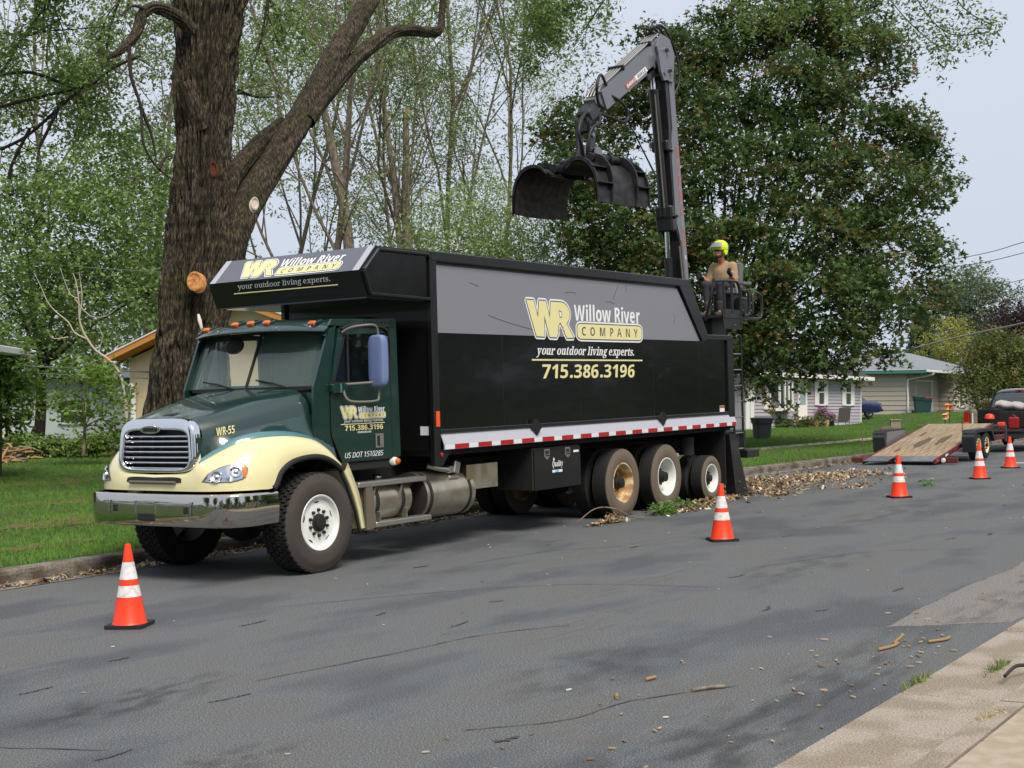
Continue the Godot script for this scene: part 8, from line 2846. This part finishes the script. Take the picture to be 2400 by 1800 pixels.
	for e in [[-0.32, 0.98, 0.14, "lantern"], [-0.34, 0.55, 0.1, "lantern"], [0.28, 0.95, 0.12, "crane_red"], [-0.75, 0.5, 0.16, "terracotta"]]:
		m = MB.new()
		m.lathe([Vector2(0.0, -0.16), Vector2(e[2] * 0.9, -0.15), Vector2(e[2] * 0.6, -0.08), Vector2(e[2] * 0.7, 0.06), Vector2(e[2] * 1.1, 0.08), Vector2(e[2] * 0.3, 0.16), Vector2(0.0, 0.17)], Transform3D(Basis(Vector3.RIGHT, Vector3(0, 0, -1), Vector3.UP), Vector3(e[0], e[1], 0)), 14)
		part(t, "feeder", m, M[e[3]])
	m = MB.new()
	m.tube([Vector3(-0.75, -0.1, 0), Vector3(-0.75, 0.4, 0)], 0.02, 6)
	part(t, "pole", m, M.rubber)
	# overhead wires
	for e in [[[2090, 830, 75], [2220, 796, 60], [2400, 757, 48], [2700, 690, 36], 0.035, "thick pale service cable running down to the garage roof", "cable"], [[1900, 660, 100], [2245, 606, 70], [2420, 562, 60], [2800, 465, 45], 0.018, "topmost thin power line at the right", "wire"], [[1900, 668, 100], [2245, 624, 70], [2420, 588, 60], [2800, 505, 45], 0.018, "second thin power line at the right", "wire"], [[2000, 740, 110], [2290, 680, 80], [2420, 650, 70], [2800, 560, 55], 0.018, "third thin power line at the right", "wire"], [[2000, 760, 110], [2310, 696, 80], [2420, 666, 70], [2800, 575, 55], 0.018, "lowest thin power line at the right", "wire"], [[-60, 850, 36], [25, 856, 36], [330, 871, 38], [420, 873, 38], 0.022, "pale wire running to the yellow house", "wire"], [[-60, 868, 37], [60, 874, 37], [330, 886, 38], [400, 887, 38], 0.015, "lower dark wire on the left", "wire"], [[-60, 612, 40], [60, 617, 40], [220, 628, 41], [400, 640, 42], 0.015, "wire through the trees at the far left", "wire"]]:
		var p := []
		for k in 4:
			p.append(at(e[k][0], e[k][1], e[k][2]))
		m = MB.new()
		m.tube(spline(p, 8), e[4], 5)
		tag(part(self, numbered("overhead_wire"), m, M.cable if e[6] == "cable" else M.wire), e[5], "wire")
	# pipe fence, brush pile and white stand at the back of the left lawn
	t = thing("rail_fence", "thin grey pipe fence at the back of the left lawn", "fence", at(230, 1048, 44))
	for y in [1029, 1042]:
		m = MB.new()
		m.tube([at(40, y - 2, 45) - t.position, at(250, y, 44) - t.position, at(520, y + 1, 43) - t.position], 0.025, 6)
		part(t, "rail", m, M.aluminium)
	for x in [60, 175, 290, 410]:
		m = MB.new()
		m.tube([at(x, 1056, 44.3) - t.position, at(x, 1024, 44.3) - t.position], 0.03, 6)
		part(t, "post", m, M.aluminium)
	t = thing("white_stand", "small white folding stand on the soil left of the truck", "stand", at(182, 1058, 38))
	for e in [[[168, 1058], [190, 1034]], [[195, 1057], [186, 1034]], [[166, 1042], [168, 1057]]]:
		m = MB.new()
		m.beam(at(e[0][0], e[0][1], 38) - t.position, at(e[1][0], e[1][1], 38.1) - t.position, 0.07, 0.04, 0.004)
		part(t, "slat", m, M.white_trim)
	t = thing("brush_pile", "pile of cut branches and logs at the left edge of the lawn", "brush pile", on_lawn(20, 1082))
	for i in 60:
		m = MB.new()
		var c := Vector3(rng.randfn(-0.3, 0.6), 0, rng.randfn(0, 0.4))
		c.y = maxf(0.02, 0.5 - absf(c.x) * 0.25 - absf(c.z) * 0.4) * rng.randf()
		var d := Vector3(rng.randfn(), rng.randfn() * 0.2, rng.randfn()).normalized() * rng.randf_range(0.15, 0.5)
		m.tube([c - d, c + Vector3(0, 0.04, 0), c + d], [0.03, 0.04, 0.02], 6)
		part(t, "log", m, M.bark if i % 2 else M.stick_wood)
	t = thing("fallen_branch", "dark curved fallen branch leaning on the thin trunk at the left", "branch", at(60, 1040, 42))
	m = MB.new()
	var p := []
	for k in [[20, 1005], [40, 1030], [60, 1036], [72, 1020], [82, 1000]]:
		p.append(at(k[0], k[1], 41.8) - t.position)
	m.tube(spline(p, 4), 0.05, 6)
	part(t, "branch", m, M.bark_dark)
	for e in [[110, 1052, 37, 0.35, "bright yellow-green clump of weeds beside the thin trunk"], [250, 1046, 37, 0.4, "green clump of weeds left of the truck's grille"], [205, 1050, 36.5, 0.3, "low weeds beside the white stand"], [40, 1048, 37, 0.35, "leafy weeds above the brush pile"], [140, 1054, 37, 0.3, "small weeds in front of the pipe fence"]]:
		t = thing("weed_clump", e[4], "weeds", at(e[0], e[1] + 12, e[2]), "weeds along the back of the left lawn")
		crown(t, shell_points(Vector3(0, e[3] * 0.6, 0), Vector3(e[3] * 1.8, e[3] * 0.8, e[3] * 1.2), 90, -2.0), lf, Color(0.1, 0.19, 0.03), Color(0.24, 0.36, 0.07), Color(0.4, 0.4, 0.25), 0.1)


func litter() -> void:
	# dry leaves and chips where branches were loaded
	var m := MB.new()
	m.quad(Vector3(0, 0, -0.02), Vector3(0.035, 0.012, -0.022), Vector3(0.035, 0.008, 0.02), Vector3(0, 0, 0.018))
	m.quad(Vector3(0.035, 0.012, -0.022), Vector3(0.075, 0.0, -0.004), Vector3(0.075, 0.002, 0.002), Vector3(0.035, 0.008, 0.02))
	m.quad(Vector3(-0.03, 0.014, -0.002), Vector3(0, 0, -0.02), Vector3(0, 0, 0.018), Vector3(-0.03, 0.016, 0.002))
	var lf := m.mesh()
	var xfs := []
	var cols := []
	var heaps := [[13.6, -0.9, 3.0, 1.3, 2400, 0.07], [17.0, -0.7, 2.6, 1.1, 700, 0.03], [11.6, -0.6, 1.0, 0.9, 700, 0.06], [9.2, 0.12, 0.9, 0.16, 520, 0.08], [9.9, 0.1, 0.8, 0.14, 320, 0.06], [8.0, 0.3, 0.7, 0.22, 420, 0.06], [6.05, 0.2, 0.25, 0.14, 130, 0.12], [5.6, 0.25, 0.35, 0.1, 80, 0.04], [13.6, 1.1, 0.5, 0.15, 160, 0.03], [11.3, 0.5, 0.5, 0.12, 130, 0.04], [14.9, 3.9, 0.15, 0.1, 18, 0.03], [3.5, -2.5, 4.5, 0.13, 700, 0.01], [-2.0, -2.45, 3.0, 0.14, 220, 0.01], [24.0, -2.4, 6.0, 0.25, 350, 0.02]]
	for h in heaps:
		for i in h[4]:
			var x: float = h[0] + rng.randfn() * h[2] * 0.5
			var z: float = h[1] + rng.randfn() * h[3] * 0.5
			if z < -2.72:
				continue
			var u: float = exp(-pow((x - h[0]) / h[2], 2.0) - pow((z - h[1]) / h[3], 2.0))
			xfs.append(Transform3D(turned(1.2).scaled(Vector3.ONE * rng.randf_range(0.4, 1.15)), Vector3(x, gy(x) + 0.012 + rng.randf() * h[5] * u, z)))
			var c := Color(0.2, 0.13, 0.07).lerp(Color(0.4, 0.3, 0.18), rng.randf())
			if rng.randf() < 0.2:
				c = Color(0.16, 0.1, 0.06)
			elif rng.randf() < 0.12:
				c = Color(0.62, 0.55, 0.42)
			cols.append(c)
	var o := multi(self, "leaf_litter", lf, M.dry_leaf, xfs, cols)
	tag(o, "dry brown leaves and chips swept along the kerb behind the truck", "leaf litter")
	# scattered bits over the whole road
	m = MB.new()
	m.prism([Vector2(-0.028, -0.004), Vector2(-0.01, -0.01), Vector2(0.022, -0.006), Vector2(0.03, 0.003), Vector2(0.008, 0.009), Vector2(-0.02, 0.006)], -0.004, 0.005, Transform3D(Basis(Vector3.RIGHT, -PI / 2), Vector3.ZERO))
	xfs = []
	cols = []
	for i in 300:
		var x := rng.randf_range(-8.0, 20.0)
		var z := rng.randf_range(-1.8, 7.4)
		var big := x < 1.0 and z > 5.2
		if not big and rng.randf() < 0.5:
			x = rng.randf_range(8.0, 20.0)
			z = rng.randf_range(0.3, 6.0)
		var s := rng.randf_range(0.3, 1.1) * (0.9 if big else 0.7)
		xfs.append(Transform3D(Basis(Vector3.UP, rng.randf() * TAU).scaled(Vector3(s, s, s * rng.randf_range(0.6, 1.4))), Vector3(x, gy(x) + 0.008, z)))
		cols.append([Color(0.36, 0.27, 0.16), Color(0.45, 0.4, 0.32), Color(0.6, 0.58, 0.54), Color(0.2, 0.14, 0.09)][rng.randi() % 4])
	for i in 130:   # more where the gutter gathers them in the foreground
		var x := rng.randf_range(-6.5, 1.5)
		var z := 7.4 - absf(rng.randfn()) * 0.7
		var s := rng.randf_range(0.25, 1.0)
		xfs.append(Transform3D(Basis(Vector3.UP, rng.randf() * TAU).scaled(Vector3(s, s, s)), Vector3(x, gy(x) + 0.01, z)))
		cols.append([Color(0.36, 0.25, 0.13), Color(0.46, 0.36, 0.24), Color(0.22, 0.14, 0.08)][rng.randi() % 3])
	tag(multi(self, "wood_chips", m.mesh(), M.dry_leaf, xfs, cols), "small wood chips and bits scattered over the road", "wood chips")
	# single sticks and twigs in the foreground
	var labels := ["short tan stick on the road right of centre", "thin grey stick with a bent tip in the foreground", "curved piece of bark beside the foreground gutter", "dark forked twig on the foreground kerb", "frayed strip of tan bark near the gutter", "reddish stick at the edge of the foreground gutter", "pale stick close to the bottom edge", "tan stick left of the bent grey stick"]
	var pts := [[[-3.9, 6.0], [-3.82, 5.95]], [[-3.5, 6.32], [-3.38, 6.38], [-3.3, 6.45]], [[-1.42, 6.92], [-1.33, 6.96], [-1.28, 6.9]], [[-2.5, 8.0], [-2.3, 8.02], [-2.1, 8.06]], [[-1.7, 6.9], [-1.5, 6.95], [-1.35, 6.93]], [[-1.25, 7.12], [-1.1, 7.2], [-1.0, 7.2]], [[-5.9, 6.35], [-5.75, 6.34]], [[-3.35, 5.9], [-3.25, 5.92]]]
	for i in labels.size():
		var p := []
		for k in pts[i].size():
			var e: Array = pts[i][k]
			p.append(Vector3(e[0], (0.075 if i == 3 else 0.014) + (0.05 if i == 2 and k == 1 else 0.0) + (0.03 if i == 3 and k == 1 else 0.0), e[1]))
		m = MB.new()
		m.tube(spline(p, 4), 0.012, 6)
		tag(part(self, numbered("stick"), m, M.bark_dark if i == 3 else (M.bark if i == 1 else M.stick_wood)), labels[i], "stick")
	# green sprigs fallen by the wheels
	var gs := leaf_cluster("slim", 12, 0.12, 0.11, 61)
	for e in [[7.35, 0.34, 0.36, 0.12, 34, "fresh green sprig lying against the rear wheels"], [8.25, 0.24, 0.22, 0.08, 18, "smaller green sprig behind the first rear wheel"], [12.2, -1.7, 0.5, 0.16, 36, "fresh green branch on the leaf heap by the kerb"], [14.3, 2.2, 0.14, 0.06, 7, "tuft of green leaves in the open road"]]:
		var t := thing("green_sprig", e[5], "leaves", Vector3(e[0], gy(e[0]), e[1]))
		m = MB.new()
		m.tube([Vector3(-e[2], 0.02, 0), Vector3(0, e[3] * 0.6, 0.03), Vector3(e[2], 0.03, -0.02)], 0.01, 5)
		part(t, "twig", m, M.bark_dark)
		crown(t, shell_points(Vector3(0, e[3] * 0.7, 0), Vector3(e[2], e[3] * 0.7, e[2] * 0.45), e[4], -2.0), gs, Color(0.08, 0.18, 0.03), Color(0.2, 0.38, 0.07), Color(0.3, 0.36, 0.2), 0.2, 0.6, 1.0)
	var t2 := thing("dead_twig", "thin bare twig arching out from under the truck", "twig", Vector3(6.0, 0, 0.2))
	m = MB.new()
	m.tube(spline([Vector3(-0.5, 0.02, -0.3), Vector3(-0.3, 0.22, -0.1), Vector3(0.0, 0.2, 0.05), Vector3(0.3, 0.06, 0.15), Vector3(0.6, 0.015, 0.2)], 5), 0.009, 5)
	part(t2, "twig", m, M.bark)
	# dry grass in the foreground joint and weeds in the cracks
	for e in [[-3.6, 8.2, "tuft of dry straw in the foreground kerb joint", Color(0.5, 0.42, 0.24)], [-2.05, 7.82, "green weeds in the joint of the foreground gutter", Color(0.16, 0.22, 0.06)], [-1.85, 8.25, "green weeds in the foreground kerb joint", Color(0.14, 0.22, 0.06)], [-2.75, 7.5, "tiny weeds at the edge of the foreground gutter", Color(0.22, 0.26, 0.08)]]:
		var t := thing("weed_tuft", e[2], "weeds", Vector3(e[0], 0.06 if e[1] > 8 else 0.02, e[1]))
		var xs := []
		var cs := []
		for i in 26:
			xs.append(Transform3D(Basis(Vector3.UP, rng.randf() * TAU) * Basis(Vector3.RIGHT, rng.randfn(0, 0.8)), Vector3(rng.randfn(0, 0.13), 0, rng.randfn(0, 0.02))))
			cs.append(e[3] * rng.randf_range(0.7, 1.2))
		multi(t, "blades", tuft(0.06, 6, 0.03), M.blade, xs, cs)
